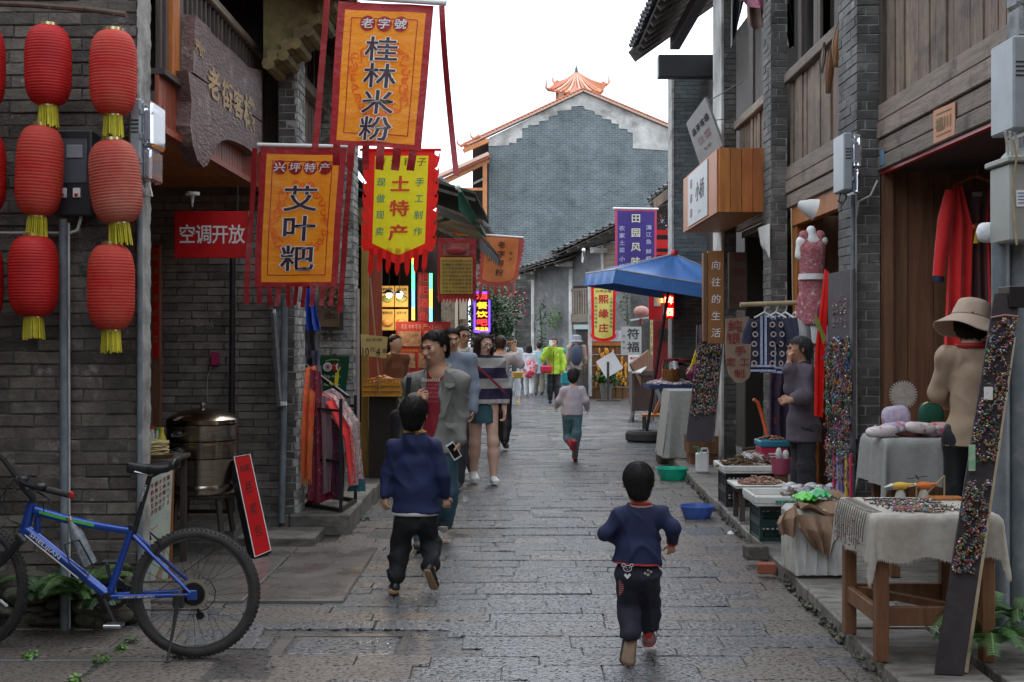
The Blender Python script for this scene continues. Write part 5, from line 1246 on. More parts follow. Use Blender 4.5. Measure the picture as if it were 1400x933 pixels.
q=sack('handbag','dark green clasp purse standing on the second table','purse',1273,568,8.55,.17,.17,.06,plain('green_felt',(.01,.1,.055)))
part(q,'clasp',MB().tube([P(1262,553,8.53),P(1268,550,8.53),P(1284,552,8.53)],.004,6),m_gold)
for i,(px,w)in enumerate(((1205,.2),(1222,.18),(1240,.2),(1258,.2),(1276,.16),(1290,.2),(1308,.2))):
 q=sack('cloth_toy',('white cat shaped cloth toy at the left end','cloth toy second from the left end','red patterned cloth toy in the middle','striped cloth toy right of the red one','cloth toy under the green purse','cloth toy beside the customer','cloth toy at the right end')[i]+' of the second table','soft toy',px,590-(i%2)*5,8.28+.05*(i%3),w,.07,.12,(m_floral2,m_floral,mat('red_print_cotton',(.5,.06,.04),(.7,.5,.45),30,.85))[i%3 if i!=2 else 2],rot=random.uniform(-.2,.2))
 part(q,'ear',MB().ell(P(px-8,586,8.28),(.018,.012,.02),8,6),m_white_cloth,smooth=True)
t=thing('round_fan','round woven fan with toothed rim standing on the second table','fan',P(1235,560,8.7));c=P(1235,540,8.75);M=Matrix.Translation(c)@Matrix.Rotation(R_(90),4,'X')
part(t,'disc',MB().lathe([(0,-.006),(.082,-.006),(.082,.006),(0,.008)],(0,0,0),36,M),mat('pale_wicker',(.5,.42,.36),(.36,.3,.25),40,.8));mb=MB()
for i in range(30):mb.box((0,0,0),(.016,.009,.01),M@Matrix.Rotation(6.2832*i/30,4,'Z')@Matrix.Translation((.089,0,0)))
part(t,'toothed_rim',mb,m_linen);part(t,'handle',MB().bar(c+V(0,0,-.08),c+V(0,0,-.16),.012),m_bamboo)
# ---- hanging red and brown outfit
t=thing('hanging_dress','red cardigan over a dark brown dress on a wooden hanger','clothes',P(1325,430,8.95));d=8.95
m_redcl=mat('scarlet_knit',(.82,.014,.012),(.68,.008,.009),7,.75,sheen=.4,bump=.15,bs=150);m_brn=mat('brown_knit',(.2,.095,.095),(.15,.07,.075),7,.85)
def drape(mb,L_,R_p,dep=.04,waves=3,nu=16,nv=24,thick=.006,seed=0,lean=0):
 """L_ and R_p are lists of pixel points down the left and right edge, each (px,py,d)"""
 def at(E,v):
  k=v*(len(E)-1);i=min(int(k),len(E)-2);a,b=P(*E[i]),P(*E[i+1]);return a.lerp(b,k-i)
 def fn(u,v):
  v=1-v;a,b=at(L_,v),at(R_p,v);p=a.lerp(b,u);return p+V(0,-dep*(.25+.75*v)*math.sin(u*waves*math.pi+seed+.8*math.sin(v*3+seed))*math.sin(math.pi*min(1,.12+u*.88)if u<.5 else math.pi*u)**.3 if 0<u<1 else 0,0)
 return mb.grid(fn,nu,nv,thick)
part(t,'brown_dress',drape(MB(),[(1313,262,d),(1322,300,d),(1318,440,d),(1312,560,d)],[(1352,262,d),(1350,300,d),(1356,440,d),(1360,560,d)],.03,4),m_brn,smooth=True)
part(t,'cardigan_left',drape(MB(),[(1303,254,d-.03),(1298,300,d-.04),(1293,420,d-.05),(1286,560,d-.05)],[(1316,255,d-.03),(1331,310,d-.05),(1328,420,d-.07),(1324,560,d-.07)],.04,4,seed=1),m_redcl,smooth=True)
part(t,'cardigan_right',drape(MB(),[(1353,256,d-.03),(1348,300,d-.04),(1352,420,d-.06),(1356,560,d-.06)],[(1366,258,d-.03),(1374,300,d-.03),(1378,420,d-.04),(1382,560,d-.04)],.04,3,seed=2),m_redcl,smooth=True)
sl=MB();sl.tube([P(1301,262,d-.01),P(1293,300,d-.03),P(1286,350,d-.03),(P(1283,378,d-.03))],[.045,.055,.045,.04],14);s_=part(t,'sleeve',sl,m_redcl,smooth=True);part(s_,'cuff',MB().tube([P(1283,377,d-.03),P(1283,386,d-.03)],.037,14),plain('navy_cuff',(.02,.03,.08)),smooth=True)
part(t,'hanger',MB().tube([P(1302,255,d),P(1320,246,d),P(1335,240,d),P(1350,246,d),P(1366,256,d)],[.008,.014,.016,.014,.008],10),m_wood_o,smooth=True);part(t,'hanger_hook',MB().tube([P(1335,240,d),P(1335,232,d),P(1339,228,d)],.003,6),m_metal)
part(t,'label_tag',MB().box(P(1336,266,d-.05),(.07,.004,.03)),m_linen)
t2=thing('necklace','orange pendant necklace with yellow tassel over the dark dress','necklace',P(1334,340,d-.07));dn=d-.09
part(t2,'cord',MB().tube([P(1326,272,dn),P(1329,290,dn),P(1334,303,dn),P(1338,290,dn),P(1342,272,dn)],.003,5),m_black);part(t2,'pendant',MB().ell(P(1335,311,dn),(.03,.012,.03),14,10),plain('orange_pendant',(.55,.09,.02),.3),smooth=True)
part(t2,'tassel',MB().lathe([(.006,.05),(.014,.03),(.022,-.035),(0,-.035)],P(1335,326,dn),12),plain('yellow_tassel',(.8,.55,.02)),smooth=True)
# ---- leaning bead board nearest the camera
t=thing('bead_board','dark leaning plank hung with colourful necklaces beside the nearest table','display board',(2.05,5.97,ZP))
m_velvet=mat('dark_board',(.028,.02,.024),(.045,.035,.038),8,.7,bump=.3,bs=40)
A0,A1,B0,B1=V(1.93,5.84,ZP),V(2.055,5.82,ZP),V(2.27,6.02,1.85),V(2.385,6.0,1.855)
nb=(A1-A0).cross(B0-A0).normalized();nb=nb if nb.y<0 else-nb
q=[A0,A1,B1,B0];v=q+[p-nb*.025 for p in q];part(t,'board',MB().add(v,[(0,1,2,3),(7,6,5,4),(0,4,5,1),(1,5,6,2),(2,6,7,3),(3,7,4,0)]),m_velvet)
part(t,'prop_stick',MB().bar(A1+V(.02,.05,0),B1+V(.01,.12,-.2),.018,.03),m_bamboo);part(t,'top_block',MB().box(B1+V(0,.05,-.02),(.12,.14,.1),None,.004),m_black)
part(t,'coral_string',MB().tube([B0.lerp(A0,.065)+nb*.008,B0.lerp(B1,.5).lerp(A0.lerp(A1,.5),.06)+nb*.01,B1.lerp(A1,.065)+nb*.008],.005,6),BEADM[11])
S=lambda x,y:(A0*(1-y)+B0*y)*(1-x)+(A1*(1-y)+B1*y)*x+nb*.012
pts=[]
for i in range(2300):
 y=random.choice((random.uniform(.26,.5),random.uniform(.55,.93)));x=.5+.38*math.sin(y*34+random.choice((0,1.6,3.1)))+random.gauss(0,.08);pts.append(S(min(max(x,.02),.98),y)+nb*random.uniform(0,.02))
beads(t,pts,.0068);part(t,'price_tag',MB().box(S(.3,.73)+nb*.02,(.04,.004,.06)),m_white);
part(t,'price_tag',MB().box(S(.05,.56)+nb*.03,(.03,.004,.12),None).box(S(.05,.56)+nb*.034,(.018,.004,.08)),mat('green_tag',(.1,.45,.15),(.6,.65,.6),30,.5))
# ---- bead board on pillar A
t=thing('bead_board','tall panel of tangled bracelets on the street face of the meter pillar','display board',(2.48,9.6,.9));XB=2.47
zt_,zb_=PX(1145,372,XB).z,.75
part(t,'board',MB().bx(XB,XB+.02,9.27,10.0,zb_,zt_),mat('worn_felt_board',(.1,.085,.09),(.06,.05,.055),9,.85))
S=lambda x,y:V(XB-.012,10.0-x*.73,y)
for i in range(4):
 for j in range(9):
  x0,y0=.13+.25*i+random.uniform(-.04,.04),zt_-.52-.115*j+random.uniform(-.03,.03);bunch(t,S,x0,y0,.07,.13,130,.0085)
beads(t,[S(.3+.15*k+.035*math.cos(a),zt_-.2+.12*math.sin(a)-.0)for k in range(4)for a in[i*.28 for i in range(11,23)]]+[S(.3+.15*k,zt_-.36-.015*j)for k in range(4)for j in range(5)],.009)
beads(t,[S(.1+.5*random.random(),zt_-.5-.12*random.random())for _ in range(60)],.016)
for i,c in enumerate(((.5,.02,.1),(.3,.25,.45),(.15,.1,.35),(.65,.45,.03),(.5,.02,.08))):
 y=9.9-.12*i-.2;part(t,'hanging_ribbon',MB().bx(XB-.03,XB-.018,y,y+.05,.32,.8),plain('ribbon_%d'%i if 0 else 'ribbon_'+('magenta','lilac','indigo','ochre','crimson')[i],c,.5))
beads(t,[V(XB-.03,9.3+.6*random.random(),.75+.12*random.random())for _ in range(60)],.014)
# ---- pipes and meters on the right
conduit('wall_pipe','grey pipe down the front of the meter pillar','pipe',[P(1166,262,9.33),P(1166,500,9.33),P(1166,690,9.33)],.018,m_paint_grey)
conduit('wall_pipe','thin cable pipe beside the pipe on the meter pillar','pipe',[P(1200,247,9.33),P(1190,268,9.33),P(1174,276,9.33),P(1170,300,9.33),P(1171,600,9.33)],.008,m_pvc)
meter('pale electricity meter high on the right brick pillar',1139,1171,181,264,9.0,'right')
conduit('cable','black cable loop under the right pillar meter','cable',[P(1150,262,9.2),P(1146,275,9.15),P(1152,280,9.15),P(1158,268,9.15),P(1152,264,9.2)],.006,m_black)
meter('upper electricity meter at the right picture edge',1354,1402,48,182,6.25,'right')
t=thing('junction_box','plain grey cable box below the upper right meter','cable box',P(1375,330,6.3));a,b=P(1352,330,6.28),P(1402,222,6.28);a.x=P(1353,0,6.55).x;b.x=a.x+.22
m_gbox=mat('grey_green_plastic',(.3,.31,.28),(.26,.27,.245),5,.45)
part(t,'case',MB().bx(a.x,b.x+.05,6.28,6.55,a.z,b.z,.01),m_gbox);part(t,'cap',MB().bx(a.x-.02,b.x+.06,6.25,6.57,b.z,b.z+.03,.006),m_gbox)
part(t,'dome',MB().ell((a.x+.1,6.4,b.z+.02),(.1,.1,.07),14,8),m_gbox,smooth=True);x=a.x+.03;part(t,'printed_notice',MB().bx(x,x+.045,6.274,6.279,a.z+.17,a.z+.25),m_white)
for i in range(4):part(t,'notice_line',MB().bx(x+.006,x+.038,6.2715,6.2735,a.z+.185+i*.016,a.z+.19+i*.016),plain('blue_print',(.1,.2,.4)))
part(t,'cable',MB().tube([P(1385,190,6.2),P(1390,215,6.22),P(1384,260,6.24),P(1390,335,6.25)],.006,6),m_bamboo,smooth=True)
for k in range(3):part(t,'cable',MB().tube([P(1374+7*k,180,6.3),P(1377+6*k,198,6.32),P(1379+5*k,222,6.35)],.007,6),m_pvc,smooth=True)
conduit('street_post','grey post from the cable box down to the stone step','pipe',[P(1368,332,6.5),P(1368,600,6.5),P(1368,856,6.5)],.045,m_paint_grey,16)
conduit('street_post','wide dark drain pipe at the right picture edge','pipe',[P(1392,332,6.52),P(1392,600,6.52),P(1392,856,6.52)],.05,m_paint_grey,16)
sack('plastic_bag','white plastic bag tied behind the grey cable box','bag',1352,318,6.6,.12,.1,.08,mat('white_film',(.8,.8,.8),(.6,.6,.6),30,.3,bump=.6,bs=40))
t=thing('house_number','orange square paper notice on the weathered beam','notice',PX(1290,197,2.66));q=[PX(1276,197,2.672),PX(1305,184,2.672),PX(1306,139,2.672),PX(1276,152,2.672)]
part(t,'paper',MB().add(q+[p+V(.006,0,0)for p in q],[(0,1,2,3),(7,6,5,4),(0,4,5,1),(2,6,7,3)]),mat('orange_paper',(.55,.28,.17),(.48,.22,.12),9,.8));S=lambda x,y:(q[0]*(1-x)+q[1]*x)*(1-y)+(q[3]*(1-x)+q[2]*x)*y+V(-.003,0,0)
mb=MB()
for i,c in enumerate('福川'):put(mb,c,.3+.38*i,.5,.36,.5,S,.02)
for y in(.18,.84):mb.add([tuple(S(*p))for p in((.15,y-.02),(.85,y-.02),(.85,y+.02),(.15,y+.02))],[(0,1,2,3)])
part(t,'lettering',mb,mat('olive_print',(.18,.13,.05),None))
t=thing('number_plate','small blue plate at the left end of the weathered beam','plate',PX(1206,225,2.66));part(t,'plate',MB().box(PX(1206,216,2.672),(.006,.1,.11)),plain('blue_plate',(.1,.2,.32)))
# gourds drying below the window
for i,(px,y0,y1,w,c,lb)in enumerate(((1147,30,92,.045,(.35,.17,.06),'long ribbed loofah hanging under the upper window'),(1136,62,128,.035,(.28,.12,.05),'darker loofah left of the ribbed one'),(1127,58,100,.022,(.45,.42,.36),'pale slim gourd at the left of the loofahs'),(1153,90,118,.02,(.25,.12,.05),'short dark gourd tip right of the loofahs'))):
 a,b=PX(px,y0,2.62),PX(px-4,y1,2.62);t=thing('dried_gourd',lb,'gourd',b,'gourds drying under the upper window');mb=MB();n=14;pts=[a.lerp(b,k/10)for k in range(11)];rr=[w*(.12+.88*math.sin(min(1,k/10*1.15+.0)*2.6)**1.2 if k else .15)for k in range(11)];rr=[max(.006,abs(r))for r in rr]
 mb.tube(pts,rr,16);part(t,'fruit',mb,plain('gourd_%d'%i if 0 else 'gourd_'+'abcd'[i],c),smooth=True,ang=180)
 for k in range(7):
  an=6.28*k/7;part(t,'rib',MB().tube([p+V(math.cos(an)*r,math.sin(an)*r,0)for p,r in zip(pts,rr)],.004,4),m_iron)
  # laundry above
m_pinkprint=mat('pink_printed_cloth',(.5,.08,.14),(.5,.35,.42),26,.8)
t=thing('hanging_laundry','pink and grey printed cloth hanging from the right eave','laundry',P(1050,20,12));d=13.2
part(t,'pink_cloth',drape(MB(),[(1004,-30,d),(1008,0,d)],[(1062,-30,d),(1056,21,d)],.05,4),m_pinkprint,smooth=True);part(t,'pink_cloth',drape(MB(),[(1060,-30,d),(1062,10,d)],[(1082,-30,d),(1078,6,d)],.05,4),m_pinkprint,smooth=True)
part(t,'dark_cloth',drape(MB(),[(1000,-30,d+.3),(999,66,d+.3)],[(1024,-30,d+.3),(1008,38,d+.3)],.05,3),m_black,smooth=True);part(t,'beige_cloth',drape(MB(),[(1020,-20,d+.2),(1022,38,d+.2)],[(1062,-20,d+.2),(1063,41,d+.2)],.06,5),mat('beige_cloth',(.25,.19,.14),(.14,.09,.08),14,.9),smooth=True)
part(t,'dark_cloth',drape(MB(),[(1058,-30,d+.3),(1076,62,d+.3)],[(1086,-30,d+.3),(1086,68,d+.3)],.05,3),m_black,smooth=True)
part(t,'line',MB().tube([P(990,-32,d),P(1100,-34,d)],.006,5),m_bamboo)
# ---- mannequin shop
t=thing('mannequin','white mannequin torso in a red floral sleeveless dress','mannequin',P(1110,440,11.2));d=11.2
def Q(px,py,dd=0):return P(px,py,d+dd)
tor=SD();tor.ecap(Q(1110,345),Q(1110,385),(.11,.08),(.085,.07),(1,0,0),.03);tor.ecap(Q(1110,385),Q(1111,415),(.085,.07),(.12,.09),(1,0,0),.04)
tor.cone(Q(1096,330),Q(1125,330),.045,.045,.03);tor.cone(Q(1110,330),Q(1109,315),.045,.04,.03);tor.cone(Q(1095,332),Q(1092,350),.04,.035,.02)
part(t,'torso',tor.mesh('torso',.012,m_white),None)
dr_=SD();dr_.ecap(Q(1110,343),Q(1110,385),(.122,.09),(.1,.08),(1,0,0),.03);dr_.ecap(Q(1110,385),Q(1112,440),(.1,.08),(.155,.11),(1,0,0),.04);dr_.cut(Q(1110,322),(0,0,1));dr_.cut(Q(1110,445),(0,0,-1));dr_.cone(Q(1101,345),Q(1099,322),.05,.045,.03);dr_.cone(Q(1119,345),Q(1121,322),.05,.045,.03)
m_fl=mat('red_floral_print',(.36,.05,.07),(.42,.2,.21),42,.85,c3=(.6,.5,.5),s3=30,t3=.6,w3=.03)
part(t,'dress',dr_.mesh('dress',.012,m_fl,folds(.006,(14,9,6))),None);part(t,'fringe',MB().lathe([(.112,.02),(.12,-.03)],Q(1110,378),24),m_white_cloth,smooth=True);part(t,'stand',MB().tube([Q(1112,440),V(Q(1112,440).x,d,ZP)],.02,8),m_metal)
t=thing('lampshade','white cone lampshade over the mannequin shop door','lamp',P(1110,290,10.3));c=P(1115,287,10.3);M=Matrix.Translation(c)@Matrix.Rotation(R_(-72),4,'Y');part(t,'shade',MB().lathe([(.09,0),(.07,.06),(.03,.14),(.012,.15)],(0,0,0),20,M),m_white_cloth,smooth=True)
t=thing('awning_cloth','white cloth scrap hung at the worn brick pillar','cloth',P(1040,350,13));part(t,'cloth',drape(MB(),[(1036,312,13),(1040,335,13),(1049,352,13)],[(1052,306,12.5),(1052,330,12.5),(1052,352,12.5)],.04,3),m_white_cloth,smooth=True)
# clothes rail with batik tunics
t=thing('clothes_rail','bamboo pole carrying embroidered tunics in front of the shop','rail',P(1060,416,11.3));dp=11.3
a,b=P(1012,417,11.2),P(1200,410,11.3);part(t,'bamboo_pole',MB().tube([a.lerp(b,k/10)for k in range(11)],.021,12),m_bamboo,smooth=True);part(t,'support_string',MB().tube([P(1084,414,11.25),P(1082,285,11.3)],.006,5),m_bamboo)
m_batik=mat('navy_batik',(.018,.02,.045),(.03,.03,.06),8,.8);m_stripe=mat('pale_blue_braid',(.25,.3,.5),(.5,.52,.6),30,.8);m_ring=mat('printed_ring',(.42,.33,.3),None,rough=.8)
def tunic(label,px,w,ang,y1,main,rings=True):
 c=P(px,424,dp);t=thing('tunic',label,'tunic',P(px,y1,dp),'tunics on the bamboo rail');H_=(y1-430)/F*dp;W_=w;M=Matrix.Translation(c)@Matrix.Rotation(ang,4,'Z')
 part(t,'hanger',MB().tube([M@V(0,0,.04),M@V(.015,0,.055),M@V(.02,0,.03),M@V(0,0,-.01)],.004,6).tube([M@V(-W_*.4,0,-.07),M@V(0,0,-.02),M@V(W_*.4,0,-.07)],.009,6),m_white)
 def body(u,v):
  v=1-v;wid=W_*(.46+.1*v)if v>.12 else W_*(.3+.16*v/.12);x=(u-.5)*2*wid;return M@V(x,-.025*math.sin(u*9+2*v)*v-.03*math.cos((u-.5)*3),-.05-.03*abs(u-.5)*2*(v<.1)-H_*v)
 B_=part(t,'body',MB().grid(body,14,18,.01),main,smooth=True)
 for s in(-1,1):part(t,'sleeve',MB().tube([M@V(s*W_*.42,0,-.09),M@V(s*W_*.62,0,-.2),M@V(s*W_*.66,0,-.3)],[.05,.055,.06],10),main,smooth=True)
 f=MB()
 def off(x,z):u=min(max(x/(W_*1.05)+.5,0),1);return M@V(x,-.025*math.sin(u*9)*.5-.055,z)
 if rings:
  f2=MB()
  for i in range(4):
   for j in range(int(H_/.085)):
    x,z=-W_*.36+W_*.24*i+.01*(j%2),-.13-j*.085;k=len(f2.v)
    if abs(x)<.05:continue
    for q in range(12):
     aa=6.2832*q/12
     for rr in(.026,.015):f2.v.append(tuple(off(x+rr*math.cos(aa),z+rr*math.sin(aa))))
    f2.f+=[(k+2*q,k+2*((q+1)%12),k+2*((q+1)%12)+1,k+2*q+1)for q in range(12)]
  part(t,'printed_rings',f2,m_ring,kind='stuff')
 for x in(-.018,.018):f.add([tuple(off(x+s,z)-V(0,.004,0))for z in(-.05,-.3,-H_)for s in(-.01,.01)],[(0,1,3,2),(2,3,5,4)])
 for z in(-.03-H_+.02,-.03-H_-.02):f.add([tuple(off(x,z+s)-V(0,.003,0))for x in(-W_*.5,0,W_*.5)for s in(-.009,.009)],[(0,1,3,2),(2,3,5,4)])
 part(t,'braid_trim',f,m_stripe)
tunic('front navy tunic with ring pattern and pale blue braid',1045,.22,R_(-20),505,m_batik);tunic('second navy tunic half hidden behind the front one',1061,.26,R_(-45),507,m_batik);tunic('third navy tunic turned edge on',1074,.26,R_(-60),500,m_batik)
for i in range(6):tunic(('silver grey','slate','white','pale grey','dark','lilac')[i]+' blouse edge on in the middle of the bamboo rail',1087+6*i,.26,R_(-78),470+4*(i%3),plain('blouse_'+'abcdef'[i],((.35,.35,.34),(.12,.13,.14),(.6,.6,.58),(.4,.4,.4),(.05,.05,.06),(.3,.2,.32))[i]),False)
t=thing('red_scarf','long scarlet scarf hanging between the rail and the bead panel','scarf',P(1122,570,10.2));part(t,'cloth',drape(MB(),[(1127,368,10.25),(1120,430,10.2),(1114,480,10.2),(1113,568,10.2)],[(1133,372,10.2),(1131,430,10.15),(1129,480,10.15),(1124,571,10.15)],.03,2,nv=20),m_redb,smooth=True)
t=thing('green_leaf_cloth','yellow green leaf shaped cloth pinned on the red scarf','ornament',P(1122,470,10));mb=MB();pts=[(1116,430),(1121,440),(1124,450),(1130,462),(1126,471),(1122,458),(1117,448),(1113,440)];q=[P(x,y,10.05)for x,y in pts];n=len(q);mb.add(q+[p+V(0,.01,0)for p in q],[tuple(range(n)),tuple(range(n,2*n))[::-1]]+[(i,(i+1)%n,n+(i+1)%n,n+i)for i in range(n)]);part(t,'leaf',mb,mat('lime_cloth',(.28,.3,.06),(.16,.2,.04),20,.8))
# maroon bag behind
sack('shoulder_bag','maroon cloth bag hanging beside the red scarf','bag',1127,428,10.3,.12,.2,.08,plain('maroon_cloth',(.14,.01,.03)))
# ---- box sign
k=13.0;t=thing('box_sign','large orange wooden box sign projecting over the right pavement','sign',(2.35,14,2.91))
x0,x1,z0,z1=2.1,2.56,2.91,3.56
for i in range(4):part(t,'front_plank',MB().box((x0+(x1-x0)*(i+.5)/4,13.0,(z0+z1)/2),((x1-x0)/4-.004,.03,z1-z0),None,.003),m_wood_o)
for i in range(5):part(t,'side_plank',MB().box((x0,13.03+2.55*(i+.5)/5,(z0+z1)/2),(.03,2.55/5-.004,z1-z0),None,.003),m_wood_o)
part(t,'base_board',MB().bx(x0+.02,x1,13.02,15.56,z0,z0+.03),m_wood_o);part(t,'top_board',MB().bx(x0+.02,x1,13.02,15.56,z1-.04,z1-.01),m_wood_o)
part(t,'sheet_panel',MB().box((x0-.022,14.35,3.235),(.01,1.5,.6),None,.002),mat('pale_sheet',(.42,.43,.43),(.36,.37,.37),6,.5));S=lambda x,y:V(x0-.03,14.35-x,3.235+y);mb,mr=MB(),MB()
for i,c in enumerate('小桥'):put(mb,c,.05+.33*i,.03,.3,.26,S,.02)
for i in range(3):put(mr,'印',-.45,.17-.17*i,.16,.14,S,.015)
line(mb,'FOLK STAY',.2,-.2,.03,S,0);part(t,'lettering',mb,m_ink);part(t,'seal_print',mr,plain('dull_red',(.25,.05,.06)))
q=[P(957,226,15.5),P(988,199,14.8),P(964,133,14.8),P(938,169,15.5)];n_=(q[1]-q[0]).cross(q[3]-q[0]).normalized();n_=n_ if n_.x<0 else-n_
t=thing('tilted_sign','grey square sign board hung at an angle above the box sign','sign',q[0]);v=q+[p-n_*.03 for p in q];part(t,'board',MB().add(v,[(0,1,2,3),(7,6,5,4),(0,4,5,1),(1,5,6,2),(2,6,7,3),(3,7,4,0)]),mat('grey_board',(.27,.275,.275),(.22,.22,.225),5,.6))
S=lambda x,y:(q[0]*(1-x)+q[1]*x)*(1-y)+(q[3]*(1-x)+q[2]*x)*y+n_*.006;mb,mr=MB(),MB()
for i,c in enumerate('品茶客棧'):put(mb,c,.2+.2*i,.68,.17,.16,S,.03)
line(mb,'TEL 24H',.5,.2,.06,S,.01);[put(mr,c,.35+.3*i,.42,.26,.2,S,.01)for i,c in enumerate('住宿')];part(t,'lettering',mb,m_ink);part(t,'faint_lettering',mr,plain('dull_rose',(.28,.16,.17)))
part(t,'stay_wire',MB().tube([P(966,140,14.9),P(1015,112,14.2)],.006,5),m_black);part(t,'stay_wire',MB().tube([P(975,165,15),P(1000,162,15)],.005,5),m_black)
# ---- vertical plank signs
t=thing('vertical_sign','orange brown vertical sign with five white characters beside the umbrella','sign',P(975,470,14));a,b=P(968,470,14),P(990,343,14)
part(t,'board',MB().bx(a.x,b.x,14,14.1,a.z,b.z,.004),mat('ochre_board',(.3,.13,.035),(.24,.1,.025),5,.5));part(t,'side_frame',MB().bx(a.x-.05,a.x-.004,14,14.12,a.z+.02,b.z-.02,.004),m_wood_leg)
mb=MB();S=plane_map(((a.x+b.x)/2,14,b.z),(1,0,0),(0,0,1),.004);[put(mb,c,.0,-.16-.185*i,.1,.12,S,.012,.1)for i,c in enumerate('向往的生活')];part(t,'lettering',mb,m_ink_w)
t=thing('wooden_tablet','rounded wooden tablet with red characters about pure silver handwork','sign',P(1010,525,13.6));d=13.6;pts=[(993,436),(1024,433),(1028,470),(1030,500),(1024,517),(1015,524),(1005,523),(997,512),(994,500),(992,470)]
q=[P(x,y,d)for x,y in pts];n=len(q);part(t,'tablet',MB().add(q+[p+V(0,.05,0)for p in q],[tuple(range(n)),tuple(range(n,2*n))[::-1]]+[(i,(i+1)%n,n+(i+1)%n,n+i)for i in range(n)]),mat('raw_slice_wood',(.3,.2,.14),(.22,.14,.1),7,.7));mb=MB();S=lambda x,y:P(x,y,d-.008)
def pch(mb,c,px,py,w,h,S,b=.02):
 put(mb,c,0,0,w,h,lambda x,y:S(px+x,py-y),b)
def pch_old(mb,c,px,py,w,h,S,b=.02):
 vs,fs=glyph(c,b);n=len(mb.v);mb.v+=[tuple(S(px+(p[0]-_cx)/_sw*w,py-(p[1]-_cy)/_sh*h))for p in vs];mb.f+=[tuple(i+n for i in q)for q in fs]
for c,x,y,w in(('纯',1005,446,19),('银',1003,463,18),('手',1012,480,15),('工',1018,495,13),('定',999,495,13),('制',1011,511,14)):pch(mb,c,x,y,w,w,S)
part(t,'lettering',mb,plain('faded_red_ink',(.25,.03,.03)))
t=thing('wooden_tablet','dark upright tablet with red characters above the rounded one','sign',P(1009,425,14.3));a,b=P(996,424,14.3),P(1022,345,14.3);part(t,'tablet',MB().bx(a.x,b.x,14.3,14.35,a.z,b.z,.01),mat('dim_wood',(.1,.065,.045),(.07,.045,.03),7,.7));mb=MB();S=lambda x,y:P(x,y,14.29)
for c,y in(('火',352),('壳',373),('认',391),('证',410)):pch(mb,c,1010,y,17,17,S)
part(t,'lettering',mb,plain('dark_red_ink',(.16,.02,.02)))
# bead stand 2
t=thing('bead_stand','dark easel board with hanging earrings below the vertical sign','display board',P(965,605,14.2));q=[P(938,604,14.2),P(974,604,14.2),P(986,470,14.5),P(954,470,14.5)];v=q+[p+V(0,.03,0)for p in q];part(t,'board',MB().add(v,[(0,1,2,3),(7,6,5,4),(0,4,5,1),(1,5,6,2),(2,6,7,3),(3,7,4,0)]),m_velvet)
S=lambda x,y:(q[0]*(1-x)+q[1]*x)*(1-y)+(q[3]*(1-x)+q[2]*x)*y+V(0,-.015,0);beads(t,[S(random.random(),y0+random.gauss(0,.035))for y0 in(.32,.44,.56,.68,.8,.93)for _ in range(170)],.012,stretch=2.0)
part(t,'leg',MB().bar(q[1]+V(.0,.05,0),q[2]+V(0,.02,0),.04),m_white_brick)
# ---- crates and trays
def crate(label,x0,x1,y0,y1,z0,h,mt,g):
 t=thing('plastic_crate',label,'crate',((x0+x1)/2,(y0+y1)/2,z0),g);n=2;hh=h/n
 for s in range(n):
  z=z0+s*hh;mb=MB()
  for(ax,fixed)in((0,y0),(0,y1),(1,x0),(1,x1)):
   a,b=(x0,x1)if ax==0 else(y0,y1);L=b-a;m=int(L/.036)
   def bxx(u0,u1,w0,w1):
    if ax==0:mb.bx(u0,u1,fixed-.006,fixed+.006,w0,w1)
    else:mb.bx(fixed-.006,fixed+.006,u0,u1,w0,w1)
   for w0,w1 in((0,.03),(hh-.035,hh)):bxx(a,b,z+w0,z+w1-.001)
   for k in range(1,4):bxx(a,b,z+.03+(hh-.065)*k/4-.004,z+.03+(hh-.065)*k/4+.004)
   for i in range(m+1):u=a+L*i/m;bxx(max(a,u-.005),min(b,u+.005),z+.03,z+hh-.035)
  for x in(x0,x1):
   for y in(y0,y1):mb.bx(x-.012,x+.012,y-.012,y+.012,z,z+hh-.002)
  mb.bx(x0-.012,x1+.012,y0-.012,y1+.012,z+hh-.012,z+hh-.004)if 0 else None
  part(t,'crate_grid',mb,mt,kind='stuff');part(t,'rim',MB().bx(x0-.014,x1+.014,y0-.014,y0-.007,z+hh-.02,z+hh-.006).bx(x0-.014,x0-.007,y0-.014,y1+.014,z+hh-.02,z+hh-.006),mt)
 return t
def tray(label,x0,x1,y0,y1,z,h=.05):
 t=thing('foam_tray',label,'tray',((x0+x1)/2,(y0+y1)/2,z),'white foam trays of dried food');w=.022;mb=MB()
 part(t,'tray_base',MB().box(((x0+x1)/2,(y0+y1)/2,z+.01),(x1-x0-.01,y1-y0-.01,.02),None,.006),m_foam)
 for a in((x0,x1,y0,y0+w),(x0,x1,y1-w,y1)):part(t,'tray_wall',MB().bx(*a,z+.018,z+h,.007),m_foam)
 for a in((x0,x0+w,y0+w+.001,y1-w-.001),(x1-w,x1,y0+w+.001,y1-w-.001)):part(t,'tray_wall',MB().bx(*a,z+.019,z+h-.001,.007),m_foam)
 return t
m_gcr=mat('dark_green_plastic',(.01,.04,.035),(.02,.055,.05),6,.35)
crate('dark green crate stack under the front foam tray',1.87,2.27,9.62,10.0,ZP,.27,m_gcr,'plastic crates on the kerb');crate('black crate stack under the rear foam tray',1.93,2.35,11.5,11.9,ZP,.31,m_blackp,'plastic crates on the kerb')
t=tray('front foam tray with green print and dried fish in film',1.81,2.52,9.5,10.06,ZP+.275,.075);mb=MB();S=lambda x,y:V(x,9.494,y);[put(mb,c,x,ZP+.31,.05,.03,S,.05)for c,x in zip('鲜货冷冻水果鲜品',(1.98,2.03,2.08,2.13,2.25,2.3,2.35,2.4))];part(t,'green_print',mb,plain('green_print',(.02,.35,.22)))
